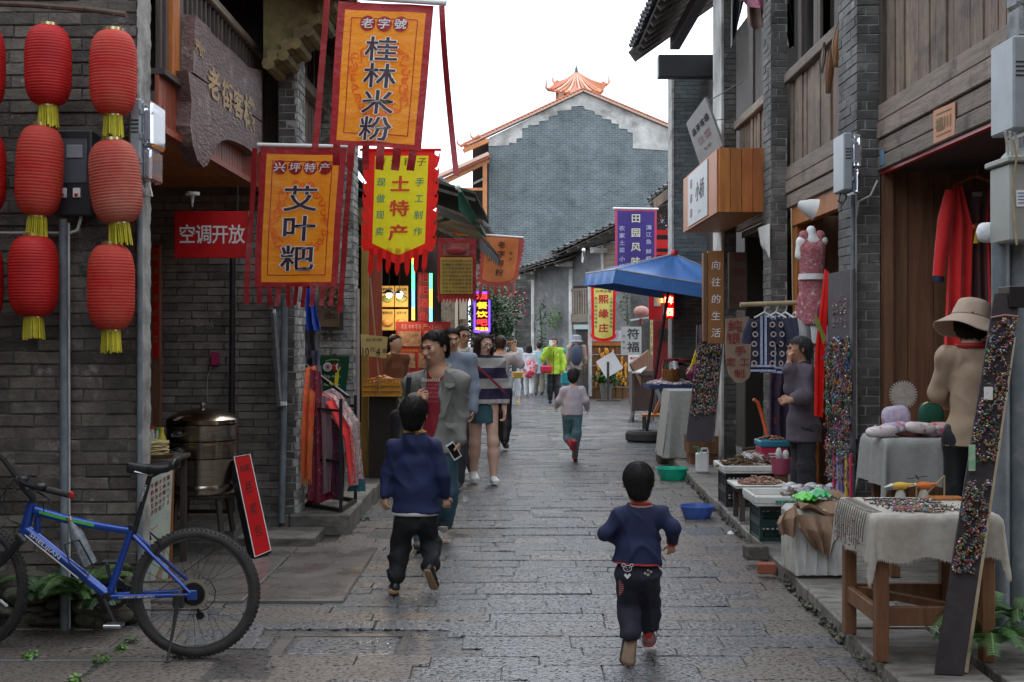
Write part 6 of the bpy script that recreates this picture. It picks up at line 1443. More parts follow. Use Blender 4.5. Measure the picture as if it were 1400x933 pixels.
tray('middle foam tray with a low heap of dried shrimp',1.84,2.3,10.55,10.98,ZP+.28,.03);tray('rear foam tray piled with roots and packets on the black crate',1.88,2.42,11.4,11.95,ZP+.315,.07)
for a in((1.9,10.6),(2.2,10.6),(1.9,10.9),(2.2,10.9)):pass
t=thing('low_bench','small wooden bench under the middle foam tray','bench',(2.05,10.75,ZP));part(t,'bench_top',MB().bx(1.88,2.26,10.58,10.95,ZP+.24,ZP+.275,.005),m_wood_d);[part(t,'leg',MB().bx(x,x+.04,y,y+.04,ZP,ZP+.24),m_wood_d)for x in(1.89,2.21)for y in(10.6,10.9)]
def heap(name,label,cat,c,r,n,mt,rr,long=1.0,root=None,hgt=.5):
 t=root or thing(name,label,cat,c);mb=MB()
 for _ in range(n):
  a,q=random.uniform(0,6.28),random.random()**.6;x,y=math.cos(a)*q*r[0],math.sin(a)*q*r[1];z=r[2]*(1-q*q)*random.random();s=rr*random.uniform(.6,1.3);b=random.uniform(0,3.1)
  if long>2:mb.tube([V(c[0]+x+math.cos(b+k*.5)*s*long*(k-1.5)*.5,c[1]+y+math.sin(b+k*.5)*s*long*(k-1.5)*.4,c[2]+z+s+.01*math.sin(k*2+b))for k in range(4)],[s*.6,s,s,s*.5],6)
  else:mb.ell((c[0]+x,c[1]+y,c[2]+z+s*.5),(s*long,s,s*.7),7,5)
 part(t,name+'_pieces',mb,mt,smooth=True,kind='stuff');return t
heap('dried_root','coils of brown dried roots on the rear foam tray','food',(2.06,11.65,ZP+.34),(.17,.16,.1),46,mat('dried_root',(.2,.12,.06),(.12,.075,.04),20,.8,rnd=.3),.014,5)
heap('dried_mushroom','white and brown packets and mushrooms on the rear foam tray','food',(2.28,11.7,ZP+.34),(.13,.14,.1),60,mat('pale_mushroom',(.5,.42,.34),(.25,.15,.1),30,.5,rnd=.4),.022,1.2)
heap('dried_shrimp','heap of pale and reddish dried shrimp on the middle tray','food',(2.08,10.75,ZP+.3),(.17,.13,.05),170,mat('dried_shrimp',(.42,.28,.2),(.3,.14,.1),30,.7,rnd=.4),.012,2.2)
heap('dried_fish','dried fish wrapped in clear film on the front tray','food',(2.28,9.75,ZP+.31),(.2,.18,.05),60,mat('dried_fish',(.14,.08,.07),(.3,.24,.22),20,.35,rnd=.4),.016,3.5)
def film(root,c,r,seed):part(root,'clear_film',MB().grid(lambda u,v:V(c[0]+(u-.5)*2*r[0],c[1]+(v-.5)*2*r[1],c[2]+r[2]*(.55+.25*math.sin(u*17+seed+4*v)+.2*math.sin(v*19+seed*2+3*u))),26,22),m_plasticfilm,smooth=False)
t=thing('plastic_wrap','crumpled clear plastic over the dried fish','packaging',(2.28,9.75,ZP+.33));film(t,(2.3,9.78,ZP+.35),(.2,.2,.06),1)
t=thing('plastic_wrap','crumpled clear plastic over the roots and packets','packaging',(2.25,11.7,ZP+.36));film(t,(2.24,11.75,ZP+.42),(.12,.13,.05),2)
# foam box with brown cloth and green bags
t=thing('foam_box','stained white foam box beside the nearest table','box',(1.95,8.3,ZP));part(t,'box_body',MB().box((1.96,8.35,ZP+.215),(.34,.38,.43),None,.03),mat('stained_foam',(.6,.58,.53),(.48,.45,.4),7,.9,bump=.5,bs=30,c3=(.3,.25,.2),s3=6,t3=.6));
for i in range(5):part(t,'torn_sheet',MB().grid(lambda u,v,i=i:V(1.8+.066*i+.07*u,8.145-.012*math.sin(u*5+v*4+i)-.008,ZP+.02+(.36-.05*(i%3))*v),4,10,.003),m_white_cloth,smooth=True)
t=thing('brown_towel','brown cloth draped over the rim of the foam box','cloth',(1.95,8.2,ZP+.4));part(t,'cloth',drape(MB(),[(1066,706,8.1),(1062,716,8.05),(1066,730,8.05)],[(1088,690,8.1),(1092,704,8.05),(1086,735,8.05)],.05,3),m_brown_cloth,smooth=True);part(t,'cloth_fold',MB().grid(lambda u,v:V(1.83+.34*u,8.12+.28*v,ZP+.455+.03*math.sin(u*8+v*5)-.02*abs(v-.5)),14,10,.02),m_brown_cloth,smooth=True)
part(t,'cloth_fold',drape(MB(),[(1088,704,8.1),(1092,722,8.05),(1112,750,8.05)],[(1140,706,8.1),(1140,730,8.05),(1136,762,8.05)],.05,4,seed=2),m_brown_cloth,smooth=True)
t=thing('green_bag','bright green and white plastic packets on the foam box','packaging',(1.98,8.35,ZP+.47));[part(t,'packet',MB().grid(lambda u,v,i=i:V(1.84+.1*i+.13*u,8.25+.2*v,ZP+.49+.02*i%.03+.035*math.sin(u*3.1)*math.sin(v*3.1)+.008*math.sin(u*20+v*17+i)),12,12,.01),(plain('lime_film',(.1,.6,.04),.25),plain('green_film',(.03,.4,.12),.25),m_brown_cloth)[i],smooth=True)for i in range(3)]
# basins
def basin(label,px,py,w,col,inner=None):
 c=G(px,py);k=F/c.y;r=w/2/k;h=r*.72;t=thing('plastic_basin',label,'basin',c,'plastic basins on the wet street')
 part(t,'bowl',MB().lathe([(0,0),(r*.68,0),(r*.72,.008),(r*.93,h*.9),(r,h*.93),(r,h),(r*.9,h),(r*.69,.02),(0,.018)],c,40),plain('basin_'+label[:5],col,.3,tl=.35),smooth=True)
 if inner:heap('wet_scraps',None,None,c+V(0,0,.02),(r*.6,r*.6,.05),60,mat('dark_red_scraps',(.2,.02,.03),(.08,.01,.02),20,.3),.018,1.4,root=t)
basin('green plastic basin at the foot of the kerb',919,656,45,(.03,.68,.48));basin('blue plastic basin holding dark red scraps',953,709,50,(.14,.27,.72),True)
# jug, rocks, bricks, box, stump
t=thing('soap_jug','white rectangular jug with green pump on the kerb','jug',P(960,643,14.4));c=P(960,643,14.4);c.z=ZP;part(t,'body',MB().box(c+V(0,0,.12),(.14,.12,.23),None,.02),m_white);part(t,'handle',MB().tube([c+V(-.02,-.05,.23),c+V(-.01,-.05,.28),c+V(.05,-.05,.28),c+V(.06,-.05,.23)],.013,8),m_white,smooth=True);part(t,'pump',MB().tube([c+V(-.04,0,.23),c+V(-.04,0,.29),c+V(-.1,0,.3)],[.018,.012,.008],8),plain('green_plastic',(.05,.4,.2),.3),smooth=True)
def rock(label,px,py,w,h,z=0.0):
 c=G(px,py,z);k=F/c.y;t_=SD().ell(c+V(0,.05,h/k*.45),(w/k/2,w/k/2.4,h/k*.55),None);me=t_.mesh('rock',.018,mat('boulder',(.16,.15,.12),(.1,.095,.08),8,.85,bump=.7,bs=20),folds(.02,(14,11,13),px,1.2));solo('rock',me,None,label,'rock','rocks at the kerb end')
rock('round mossy rock nearest the street at the kerb end',908,634,24,24);rock('flat grey rock in the middle of the kerb end',930,640,30,20);rock('tall dark rock beside the soap jug',945,640,26,30);rock('small rock behind the round one',918,622,20,14)
for i,(px,py,w,h,dp_,mt_,lb,rz)in enumerate(((1035,776,.16,.1,.12,m_brick,'old brown brick half under the kerb edge',.1),(1050,793,.125,.07,.09,mat('red_brick',(.33,.1,.05),(.24,.07,.04),14,.85,bump=.5),'bright red brick in front of the brown one',-.08))):
 c=G(px,py);me=MB().box((0,0,0),(w,dp_,h),Matrix.Rotation(rz,4,'Z'),.006).mesh('loose_brick',mt_);o=solo('loose_brick',me,None,lb,'brick','loose bricks by the kerb');o.location=c+V(0,.05,h/2+.001)
t=thing('wooden_box','shallow brown wooden box behind the soap jug','box',P(955,612,15.2));c=P(958,606,15.4);part(t,'box_wall',MB().bx(c.x-.16,c.x+.2,15.3,15.33,c.z-.12,c.z+.09),m_wood_leg);part(t,'box_wall',MB().bx(c.x-.16,c.x-.13,15.33,15.7,c.z-.12,c.z+.09),m_wood_leg);part(t,'box_base',MB().bx(c.x-.13,c.x+.2,15.33,15.7,ZP,c.z-.1),m_wood_leg)
t=thing('tree_stump','stripped tree stump seat behind the rear foam tray','stump',(2.42,12.2,ZP));part(t,'trunk',MB().lathe([(0,0),(.2,0),(.19,.2),(.18,.42),(.165,.43),(0,.43)],(2.42,12.35,ZP),18),mat('stripped_bark',(.26,.17,.1),(.14,.09,.055),10,.8,st=(6,6,.6),bump=.6),smooth=True);part(t,'twigs',MB().tube([(2.2,12.2,.57),(2.35,12.3,.58),(2.6,12.25,.6)],.015,6),m_wood_d)
t=thing('cool_box','red and blue cool box beside the old woman','box',P(1060,650,11.6));a,b=P(1041,640,11.7),P(1078,603,11.7);part(t,'box_body',MB().bx(a.x,b.x,11.7,12.0,a.z,b.z-.06,.01),plain('crimson_plastic',(.45,.02,.06),.4));part(t,'lid',MB().bx(a.x-.01,b.x+.01,11.69,12.01,b.z-.058,b.z,.01),plain('blue_lid',(.03,.2,.3),.4));mb=MB();put(mb,'可',(a.x+b.x)/2+.02,(a.z+b.z)/2-.04,.16,.14,lambda x,y:V(x,11.69,y),.02);part(t,'print',mb,m_white)
heap('nuts','brown nuts spread on the lid of the cool box','food',((a.x+b.x)/2,11.84,b.z),(.12,.1,.03),60,mat('nut',(.3,.15,.08),None,rnd=.3),.014)
part(t,'support',MB().bx(a.x+.03,b.x-.03,11.75,11.98,ZP,a.z),m_wood_d)
t=thing('bucket','pink plastic bucket in front of the cool box','bucket',P(1068,660,11.2));c=P(1068,645,11.2);part(t,'pail',MB().lathe([(0,0),(.075,0),(.095,.14),(.09,.14),(.07,.01)],c-V(0,0,.02),20),plain('pink_pail',(.42,.08,.14),.4),smooth=True);part(t,'stool_leg',MB().bx(c.x-.05,c.x+.05,11.15,11.25,ZP,c.z-.02),m_wood_leg);part(t,'bottles',MB().ell(c+V(-.02,0,.15),(.03,.03,.06),10,8).ell(c+V(.04,0,.14),(.03,.03,.05),10,8),m_white_cloth,smooth=True)
t=thing('orange_hose','bright orange plastic strap leaning in the dark shop opening','strap',P(1042,600,12.3));part(t,'strap',MB().tube([P(1030,546,12.3),P(1036,550,12.3),P(1042,570,12.3),P(1050,600,12.2)],.016,8),plain('orange_plastic',(.8,.12,.03),.4),smooth=True)
t=thing('bead_string_rack','dark batik skirts hanging low behind the front tunics','clothes',P(1060,600,11.9));part(t,'skirt',drape(MB(),[(1052,505,11.9),(1050,610,11.9)],[(1085,505,11.9),(1080,610,11.9)],.05,5),mat('dark_print_skirt',(.04,.03,.07),(.1,.06,.1),16,.8,c3=(.35,.08,.04),s3=7,t3=.62,w3=.03),smooth=True);part(t,'rail',MB().tube([P(1050,505,11.9),P(1087,505,11.9)],.01,6),m_bamboo);part(t,'rail_post',MB().tube([P(1087,505,11.9),V(P(1087,505,11.9).x,11.9,ZP)],.012,6),m_bamboo)
# ==== LEFT FOOD SHOP
fs=thing('food_shop','dim food shop front with menu boards behind the walking men','shop',(-1.9,16,.15))
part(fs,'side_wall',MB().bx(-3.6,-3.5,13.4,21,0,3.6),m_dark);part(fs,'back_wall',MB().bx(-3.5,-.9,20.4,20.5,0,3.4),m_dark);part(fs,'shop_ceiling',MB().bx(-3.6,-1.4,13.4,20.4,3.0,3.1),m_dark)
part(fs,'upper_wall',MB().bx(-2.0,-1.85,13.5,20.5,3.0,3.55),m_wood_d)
a,b=P(486,625,13.0),P(492,395,13.0);conduit('wall_pipe','pale pink grey pipe on the edge of the whitewashed pillar','pipe',[P(489,395,13.0),P(489,628,13.0)],.02,mat('pinkish_pipe',(.42,.33,.34),(.5,.44,.43),8,.5));conduit('wall_pipe','dark downpipe left of the narrow grey pillar','pipe',[P(389,410,10.6),P(388,560,10.6),P(385,715,10.6)],.028,m_paint_grey)
part(fs,'door_frame',MB().bx(P(494,0,13.6).x,P(503,0,13.6).x,13.6,13.7,.15,2.9),mat('ochre_frame',(.38,.24,.05),(.28,.16,.03),6,.6))
part(fs,'panel',MB().bx(P(503,0,13.9).x,P(522,0,13.9).x,13.9,13.95,.9,2.6),m_wood_r)
d=17.5;m_menu=mat('yellow_menu_paper',(.55,.4,.1),(.42,.27,.07),5,.6)
mt_pic=mat('food_photo',(.4,.08,.03),(.5,.35,.12),16,.5);mt_pic2=mat('green_food_photo',(.08,.16,.03),(.3,.3,.12),16,.5)
def board(label,px0,px1,py0,py1,d,mt,name='menu_board',cat='sign'):
 t=thing(name,label,cat,P((px0+px1)/2,py1,d));a,b=P(px0,py1,d),P(px1,py0,d);part(t,'panel',MB().bx(a.x,b.x,d,d+.03,a.z,b.z,.003),mt);return t
def txt(t,rows,d,mt,b=.015,name='lettering'):
 mb=MB();S=lambda x,y:P(x,y,d-.008)
 for s,x0,x1,y,h in rows:
  n=len(s);[pch(mb,c,x0+(x1-x0)*(i+.5)/n,y,(x1-x0)/n*.9,h,S,b)for i,c in enumerate(s)]
 return part(t,name,mb,mt)
for i,(px,py,mm,lb)in enumerate(((530,405,mt_pic2,'yellow menu card with green dish, upper left in the food shop'),(549,405,mt_pic2,'yellow menu card with green dish, upper right in the food shop'),(530,437,mt_pic,'yellow menu card with red dish, lower left in the food shop'),(549,437,mt_pic,'yellow menu card with red dish, lower right in the food shop'))):
 t=board(lb,px-9,px+9,py-14,py+15,17.5,m_menu);c=P(px,py+4,17.47);part(t,'picture',MB().ell(c,(.075,.012,.05),12,8),mm,smooth=True);txt(t,[(('清明艾粑','桂花米糕','酸辣米粉','油茶小吃')[i],px-7,px+7,py-9,5)],17.5,m_ink)
for px,py in((512,396),(532,403),(546,404)):bulb({512:'left',532:'middle',546:'right'}[px]+' glowing bulb hanging in the food shop',px,py,{512:15.5,532:16.2,546:17}[px],.036,True)
t=board('big red poster with food photographs above the shop counter',541,616,440,512,16.6,mat('deep_red_board',(.32,.015,.02),(.25,.01,.015),4,.4),'food_poster','poster');txt(t,[('桂林特产小吃',548,606,447,9)],16.6,mat('pinkish_print',(.5,.2,.2),None));txt(t,[('现炸现卖美味',546,572,480,4)],16.6,m_gilt)
for x0,x1,y0,y1 in((544,576,453,474),(580,612,453,474),(546,568,483,504),(572,610,483,504)):a,b=P(x0,y1,16.58),P(x1,y0,16.58);part(t,'food_picture',MB().bx(a.x,b.x,16.58,16.6,a.z,b.z,.003),mat('dark_food_photo',(.12,.06,.04),(.32,.2,.14),22,.4))
t=board('tall dark red signs with large characters beside the light tubes',571,588,372,440,16.4,mat('maroon_board',(.12,.01,.02),None,rough=.5),'vertical_sign');txt(t,[('粑',572,587,380,15),('粑',572,587,397,15),('酒',572,587,415,15),('鱼',572,587,433,15)],16.4,mat('dim_red_print',(.4,.03,.05),None))
t=thing('price_card','yellow hand written price card held on a stick over the snack basket','sign',P(517,520,13.2));q=[P(494,486,13.2),P(528,490,13.2),P(530,461,13.2),P(493,457,13.2)];part(t,'card',MB().add(q+[p+V(0,.01,0)for p in q],[(0,1,2,3),(7,6,5,4),(0,4,5,1),(1,5,6,2),(2,6,7,3),(3,7,4,0)]),mat('yellow_card',(.68,.5,.2),(.6,.42,.15),5,.6));txt(t,[('桂花糕',500,523,465,5)],13.2,m_ink,0)
mb=MB();S=lambda x,y:P(495+x,478-y,13.18);line(mb,'10',5,-3,12,S,.0,9);line(mb,'4',22,-3,12,S,0,6);part(t,'digits',mb,m_ink);txt(t,[('元',505,514,478,8),('盒',522,530,480,7)],13.2,m_ink,0,'handwriting');part(t,'stick',MB().bar(P(506,380,13.24),P(520,540,13.24),.012),m_bamboo)
t=thing('snack_basket','orange lattice basket of wrapped snacks under the price card','basket',P(523,542,13.3));a,b=P(497,541,13.3),P(548,519,13.3);part(t,'basket_core',MB().bx(a.x+.01,b.x-.01,13.31,13.6,a.z+.01,b.z-.03),m_menu);m_bo=mat('orange_plastic_weave',(.7,.33,.03),(.55,.2,.02),8,.4)
for i in range(13):x=a.x+(b.x-a.x)*i/12;part(t,'slat',MB().bx(x-.008,x+.008,13.295,13.308,a.z,b.z),m_bo)
for i in range(4):z=a.z+(b.z-a.z)*i/3;part(t,'band',MB().bx(a.x-.01,b.x+.01,13.285,13.294,z-.01,z+.01),m_bo)
heap('snack',None,None,((a.x+b.x)/2,13.45,b.z-.04),(.17,.12,.06),90,mat('wrapped_snack',(.55,.25,.06),(.5,.08,.03),30,.4,rnd=.4),.02,1.3,root=t);part(t,'counter_leg',MB().bx(a.x+.05,b.x-.05,13.35,13.6,.17,a.z),m_dark)
def ledtube(label,px,segs,d):
 t=thing('light_tube',label,'lamp',P(px,segs[-1][1],d))
 for y0,y1,c,nm in segs:part(t,'tube_section',MB().tube([P(px,y0,d),P(px,y1,d)],.018,10),mat('glow_'+nm,c,None,emit=c,est=2.6),smooth=True)
gr,bl_,ye,cy=(.1,1,.35),(.15,.45,1),(1,.62,.08),(.15,.7,1)
ledtube('glowing light tube left, green then blue then amber',565,((346,360,ye,'amber'),(360,397,gr,'green'),(397,421,bl_,'blue'),(421,438,ye,'amber')),14.6);ledtube('glowing light tube right, green then amber then cyan',589,((374,396,gr,'green'),(396,421,ye,'amber'),(421,440,cy,'cyan')),14.6)
t=thing('tree_stump','sawn log stand with a basket and straw cone by the scarf rack','stump',P(508,632,14));c=P(508,632,14);c.z=.17;part(t,'trunk',MB().lathe([(0,0),(.13,0),(.12,.2),(.125,.46),(0,.46)],c,18),mat('grey_log',(.22,.16,.12),(.13,.1,.08),9,.85,st=(6,6,.8),bump=.6),smooth=True);part(t,'basket',MB().lathe([(0,.47),(.15,.47),(.19,.53),(.17,.53),(.14,.49)],c,24),m_brown_cloth,smooth=True);part(t,'straw_cone',MB().lathe([(.065,.5),(.03,.6),(.008,.65),(0,.66)],c,14),mat('straw',(.5,.33,.1),(.4,.25,.07),30,.8),smooth=True)
# ---- plants
def leaf_cloud(root,c,r,n,mt,size,name='foliage',flat=.3,stems=None):
 mb=MB()
 for _ in range(n):
  while True:
   p=V(random.uniform(-1,1),random.uniform(-1,1),random.uniform(-1,1))
   if p.length<1 and(p.length>.35 or random.random()<.3):break
  q=V(c[0]+p.x*r[0]*(1+.25*math.sin(p.z*5+c[0])),c[1]+p.y*r[1],c[2]+p.z*r[2]);s=size*random.uniform(.6,1.4)
  a=V(random.uniform(-1,1),random.uniform(-1,1),random.uniform(-.8,.5)).normalized();b=a.cross(V(random.uniform(-1,1),random.uniform(-1,1),1)).normalized()*s*.38;w=a.cross(b).normalized()*s*.1
  mb.add([q,q+a*s*.5+b+w,q+a*s,q+a*s*.5-b+w],[(0,1,2,3)])
 return part(root,name,mb,mt,kind='stuff')
def fern(label,c,r,n,mt,cat='fern',up=.7,lw=.005,ll=.07):
 """arching fronds, every frond a part with its own leaflets"""
 t=thing('fern',label,cat,c)
 for i in range(n):
  a=6.2832*i/n+random.uniform(-.3,.3);L=r*random.uniform(.7,1.15);e=up*random.uniform(.5,1.3);mb=MB();pts=[]
  for k in range(15):
   s=k/14;pts.append(V(c[0]+math.cos(a)*L*s,c[1]+math.sin(a)*L*s,c[2]+L*(e*1.9*s-e*1.55*s*s)))
  mb.tube(pts,[.003]*15,4,False)
  for k in range(2,15):
   for h in(0,.33,.67):
    s=(k+h-.5)/14;i0=min(int(s*14),13);p=pts[i0].lerp(pts[i0+1],s*14-i0);tn=(pts[i0+1]-pts[i0]).normalized();sd=tn.cross(V(0,0,1)).normalized();l=ll*(math.sin(min(1,s*1.1)*3.0)**.6 if s<.95 else .3)*L/.35+.008
    for g in(-1,1):
     tp=p+sd*g*l+tn*l*.35+V(0,0,-.25*l);mb.add([p+tn*lw*.5,p+sd*g*l*.5+tn*(lw*.8+l*.07)-V(0,0,.05*l),tp,p+sd*g*l*.5+tn*(l*.07-lw*.6)-V(0,0,.08*l),p-tn*lw*.5],[(0,1,2,3,4)])
  part(t,'frond',mb,mt)
 return t
fern('green fern at the wall foot behind the bicycle bottle',P(112,815,7.12),.3,15,m_leaf);fern('darker fern behind the bicycle front wheel',P(60,820,7.15),.26,12,m_leaf_d);fern('small fern under the bicycle crank',P(140,835,7.1),.17,9,m_leaf_d)
fern('bright fern in front of the drain pipes at the right edge',P(1352,885,6.1),.38,19,mat('fern_bright',(.06,.14,.045),(.1,.21,.06),12,.5,rnd=.35),up=.8);fern('small fern cut by the right picture edge',P(1392,850,6.2),.24,11,m_leaf)
def weed(label,px,py,z=0,r=.05,mt=None,n=60):c=G(px,py,z);t=thing('weed',label,'weed',c,'weeds in the stone joints');leaf_cloud(t,c+V(0,0,r*.3),(r,r*.7,r*.45),n,mt or m_leaf_b,.02,'leaves');part(t,'stem',MB().tube([c,c+V(0,0,r*.5)],.002,4),m_leaf)
weed('largest weed tuft in the slabs left of the kickstand',138,905,0,.055);weed('weed tuft at the left, below the front wheel',40,898,0,.045);weed('weed at the wall foot beside the bicycle rear wheel',182,878,0,.05,m_leaf);weed('weed at the wall foot left of the rear wheel',165,888,0,.035);weed('tiny weed at the bottom picture edge',103,930,0,.03);weed('weed growing from the step edge below the scarf rack',440,728,.02,.06);weed('weed on the mossy step edge behind the walking boy',500,712,.05,.05,m_leaf)
t=thing('potted_plant','leafy plants growing under the snack basket','plant',P(528,590,14));leaf_cloud(t,P(532,555,13.8),(.16,.12,.14),130,m_leaf_b,.055);leaf_cloud(t,P(526,600,13.9),(.12,.1,.16),120,m_leaf,.05);part(t,'pot',MB().lathe([(0,0),(.09,0),(.12,.18),(.1,.18)],V(P(526,0,13.9).x,13.9,.17),16),m_brown_cloth,smooth=True)
# ==== SCARF RACK
t=thing('scarf_rack','black metal rack hung with scarves on the stone step','rack',P(440,720,10.9));z0=.175
A_,B_,C_,D_=V(P(398,0,11.3).x,11.3,z0),V(P(466,0,10.75).x,10.75,z0),V(P(486,0,11.4).x,11.4,z0),V(P(425,0,11.9).x,11.9,z0);up=V(0,0,1)
for a,b in((A_,B_),(B_,C_),(C_,D_),(D_,A_)):part(t,'base_bar',MB().bar(a+up*.015,b+up*.015,.03),m_black)
for p,h in((A_,1.28),(B_,.95),(C_,.95),(D_,1.28)):part(t,'upright',MB().bar(p,p+up*h,.026),m_black)
for h in(.42,.85):part(t,'cross_bar',MB().bar(A_+up*h,B_+up*h,.022),m_black);part(t,'cross_bar',MB().bar(D_+up*h,C_+up*h,.022),m_black)
part(t,'top_bar',MB().bar(A_+up*1.28,D_+up*1.28,.026),m_black);part(t,'sloping_bar',MB().bar(A_.lerp(D_,.5)+up*1.24,B_.lerp(C_,.5)+up*.95,.026),m_black)
def scarf(label,L_,R_p,mt,seed=0,dep=.03,waves=3,fringe_=None):
 s=thing('scarf',label,'scarf',P(*L_[-1]),'scarves on the black rack');part(s,'cloth',drape(MB(),L_,R_p,dep,waves,14,26,.008,seed),mt,smooth=True)
 if fringe_:
  mb=MB();a,b=P(*L_[-1]),P(*R_p[-1])
  for i in range(22):p=a.lerp(b,i/21);mb.bar(p,p+V(random.uniform(-.008,.008),0,-.055),.004)
  part(s,'fringe',mb,fringe_)
m_patt=mat('patterned_shawl',(.55,.05,.08),(.6,.55,.52),40,.85,c3=(.03,.12,.14),s3=34,t3=.53,w3=.03)
scarf('red and orange fringed scarf at the left of the rack',[(418,503,11.2),(414,540,11),(409,600,10.9),(404,655,10.9)],[(432,500,11.2),(430,540,11),(427,600,10.9),(426,655,10.9)],mat('red_orange_weave',(.72,.03,.02),(.6,.22,.05),12,.85,st=(3,3,.3)),1,fringe_=plain('orange_yarn',(.6,.2,.03)))
scarf('slate grey scarf behind the red and orange one',[(430,500,11.5),(432,540,11.4),(436,580,11.4)],[(438,500,11.5),(440,540,11.4),(442,580,11.4)],plain('slate_wool',(.13,.16,.17)),2)
scarf('dark red scarf hanging to the base of the rack',[(426,540,11.2),(424,620,11.1),(420,690,11.1)],[(440,540,11.2),(438,620,11.1),(436,694,11.1)],plain('wine_wool',(.25,.01,.03)),3)
scarf('crimson scarf at the middle of the rack',[(438,560,11.1),(436,640,11.0),(428,690,11.0)],[(450,560,11.1),(452,640,11.0),(462,680,11.0)],plain('magenta_wool',(.38,.015,.07)),4)
scarf('grey scarf with pink edge in front of the crimson one',[(440,540,10.95),(441,600,10.9),(442,676,10.9)],[(452,545,10.95),(455,610,10.9),(452,672,10.9)],mat('grey_pink_wool',(.2,.18,.19),(.35,.18,.22),9,.9,st=(3,3,.4)),5,.02)
scarf('thin teal scarf at the right of the rack',[(459,560,11.3),(461,600,11.3),(461,640,11.3)],[(465,565,11.3),(466,600,11.3),(465,636,11.3)],plain('teal_wool',(.02,.2,.22)),6,.02)
scarf('beige scarf behind the teal one',[(464,570,11.5),(462,620,11.5),(458,668,11.5)],[(474,590,11.5),(473,620,11.5),(472,672,11.5)],m_linen,7)
scarf('wine patterned scarf beside the red and orange one',[(424,505,11.05),(423,560,11.0),(422,640,10.95),(420,684,10.95)],[(438,508,11.05),(440,560,11.0),(441,640,10.95),(440,688,10.95)],mat('wine_pattern_wool',(.3,.02,.04),(.12,.03,.06),30,.85,c3=(.45,.2,.2),s3=26,t3=.6,w3=.03),8,.03)
scarf('black scarf at the far left of the rack',[(402,520,11.3),(400,600,11.2),(399,660,11.2)],[(412,518,11.3),(411,600,11.2),(409,662,11.2)],plain('black_wool',(.015,.013,.015)),9,.03)
scarf('dark patterned scarf under the slope of the patterned shawl',[(452,570,11.0),(454,620,10.9),(456,684,10.9)],[(468,590,11.0),(470,630,10.9),(470,680,10.9)],mat('dark_pattern_wool',(.2,.015,.04),(.04,.05,.09),26,.85,c3=(.4,.35,.3),s3=30,t3=.62,w3=.03),10,.03)
s=thing('scarf','large red shawl with patterned teal border draped over the slope of the rack','scarf',P(490,660,11),'scarves on the black rack')
part(s,'red_half',drape(MB(),[(438,540,11.2),(446,552,10.9),(470,600,10.75),(476,650,10.7),(477,666,10.7)],[(441,537,11.25),(456,545,10.95),(480,584,10.8),(486,640,10.75),(486,660,10.75)],.02,2,8,26),m_redcl,smooth=True)
part(s,'patterned_half',drape(MB(),[(441,536,11.25),(456,545,10.94),(478,584,10.79),(484,640,10.74),(482,664,10.74)],[(455,531,11.4),(466,538,11.2),(490,575,11.0),(496,640,11.0),(499,662,11.0)],.025,2,10,26),m_patt,smooth=True)
part(s,'cream_stripe',drape(MB(),[(450,533,11.3),(461,541,11.05),(484,579,10.88),(489,640,10.84)],[(452,532,11.3),(463,540,11.05),(487,578,10.88),(492,640,10.84)],.0,1,2,20),m_linen,smooth=True)
part(s,'teal_edge',drape(MB(),[(482,655,10.74),(474,672,10.74)],[(499,655,11.0),(500,672,10.95)],.02,4,10,6),plain('dark_teal_wool',(.01,.1,.12)),smooth=True)
t=thing('yellow_strap','yellow plastic strap tied above the patterned shawl','strap',P(459,532,11.2));part(t,'strap',MB().bar(P(459,532,11.3),P(461,510,11.3),.014,.03).bar(P(461,511,11.3),P(465,503,11.3),.03,.01).bar(P(459,531,11.28),P(451,523,11.2),.01,.02),plain('yellow_plastic',(.75,.62,.02),.4))
t=thing('hotel_sign','green board with two round eyes painted on the whitewashed pillar','sign',P(457,545,12.9));q=[P(440,548,12.9),P(472,543,12.8),P(478,487,12.8),P(437,487,12.9)];part(t,'board',MB().add(q+[p+V(0,.02,0)for p in q],[(0,1,2,3),(7,6,5,4),(0,4,5,1),(1,5,6,2),(2,6,7,3),(3,7,4,0)]),mat('bottle_green_board',(.008,.1,.05),(.012,.085,.04),4,.5))
S=lambda x,y:P(x,y,12.84);S1=lambda x,y:P(x,y,12.835);S2=lambda x,y:P(x,y,12.83);mw,mr,mo=MB(),MB(),MB()
for x in(448,465):disc2(mw,x,502,6.2,S);disc2(mr,x,502,2.2,S2,rx=2);strip2(mr,[(x+3.6*math.cos(a*.5),502+3.6*math.sin(a*.5))for a in range(14)],.8,S2)
line_pts=[(445+1.5*i,495-1.2*math.sin(i/8*3.14))for i in range(16)];strip2(mo,[(445+i*1.5,494-2.2*math.sin(i/15*3.14))for i in range(16)],2,S1)
part(t,'eye_discs',mw,m_white);part(t,'eye_rings',mr,plain('dark_pink',(.3,.05,.08)));part(t,'brow',mo,plain('olive_print2',(.3,.3,.05)));part(t,'beak',MB().ell(P(456.5,503,12.8),(.02,.01,.04),8,6),m_redp)
mb=MB();Sy=lambda x,y:P(x,-y,12.83);line(mb,'Trip Advisor',457,-514.5,4,Sy,0,30);line(mb,'Recommended',457,-526,3.4,Sy,0,28);line(mb,'2012',462,-535,3.4,Sy,0,10);part(t,'lettering',mb,m_ink_w)
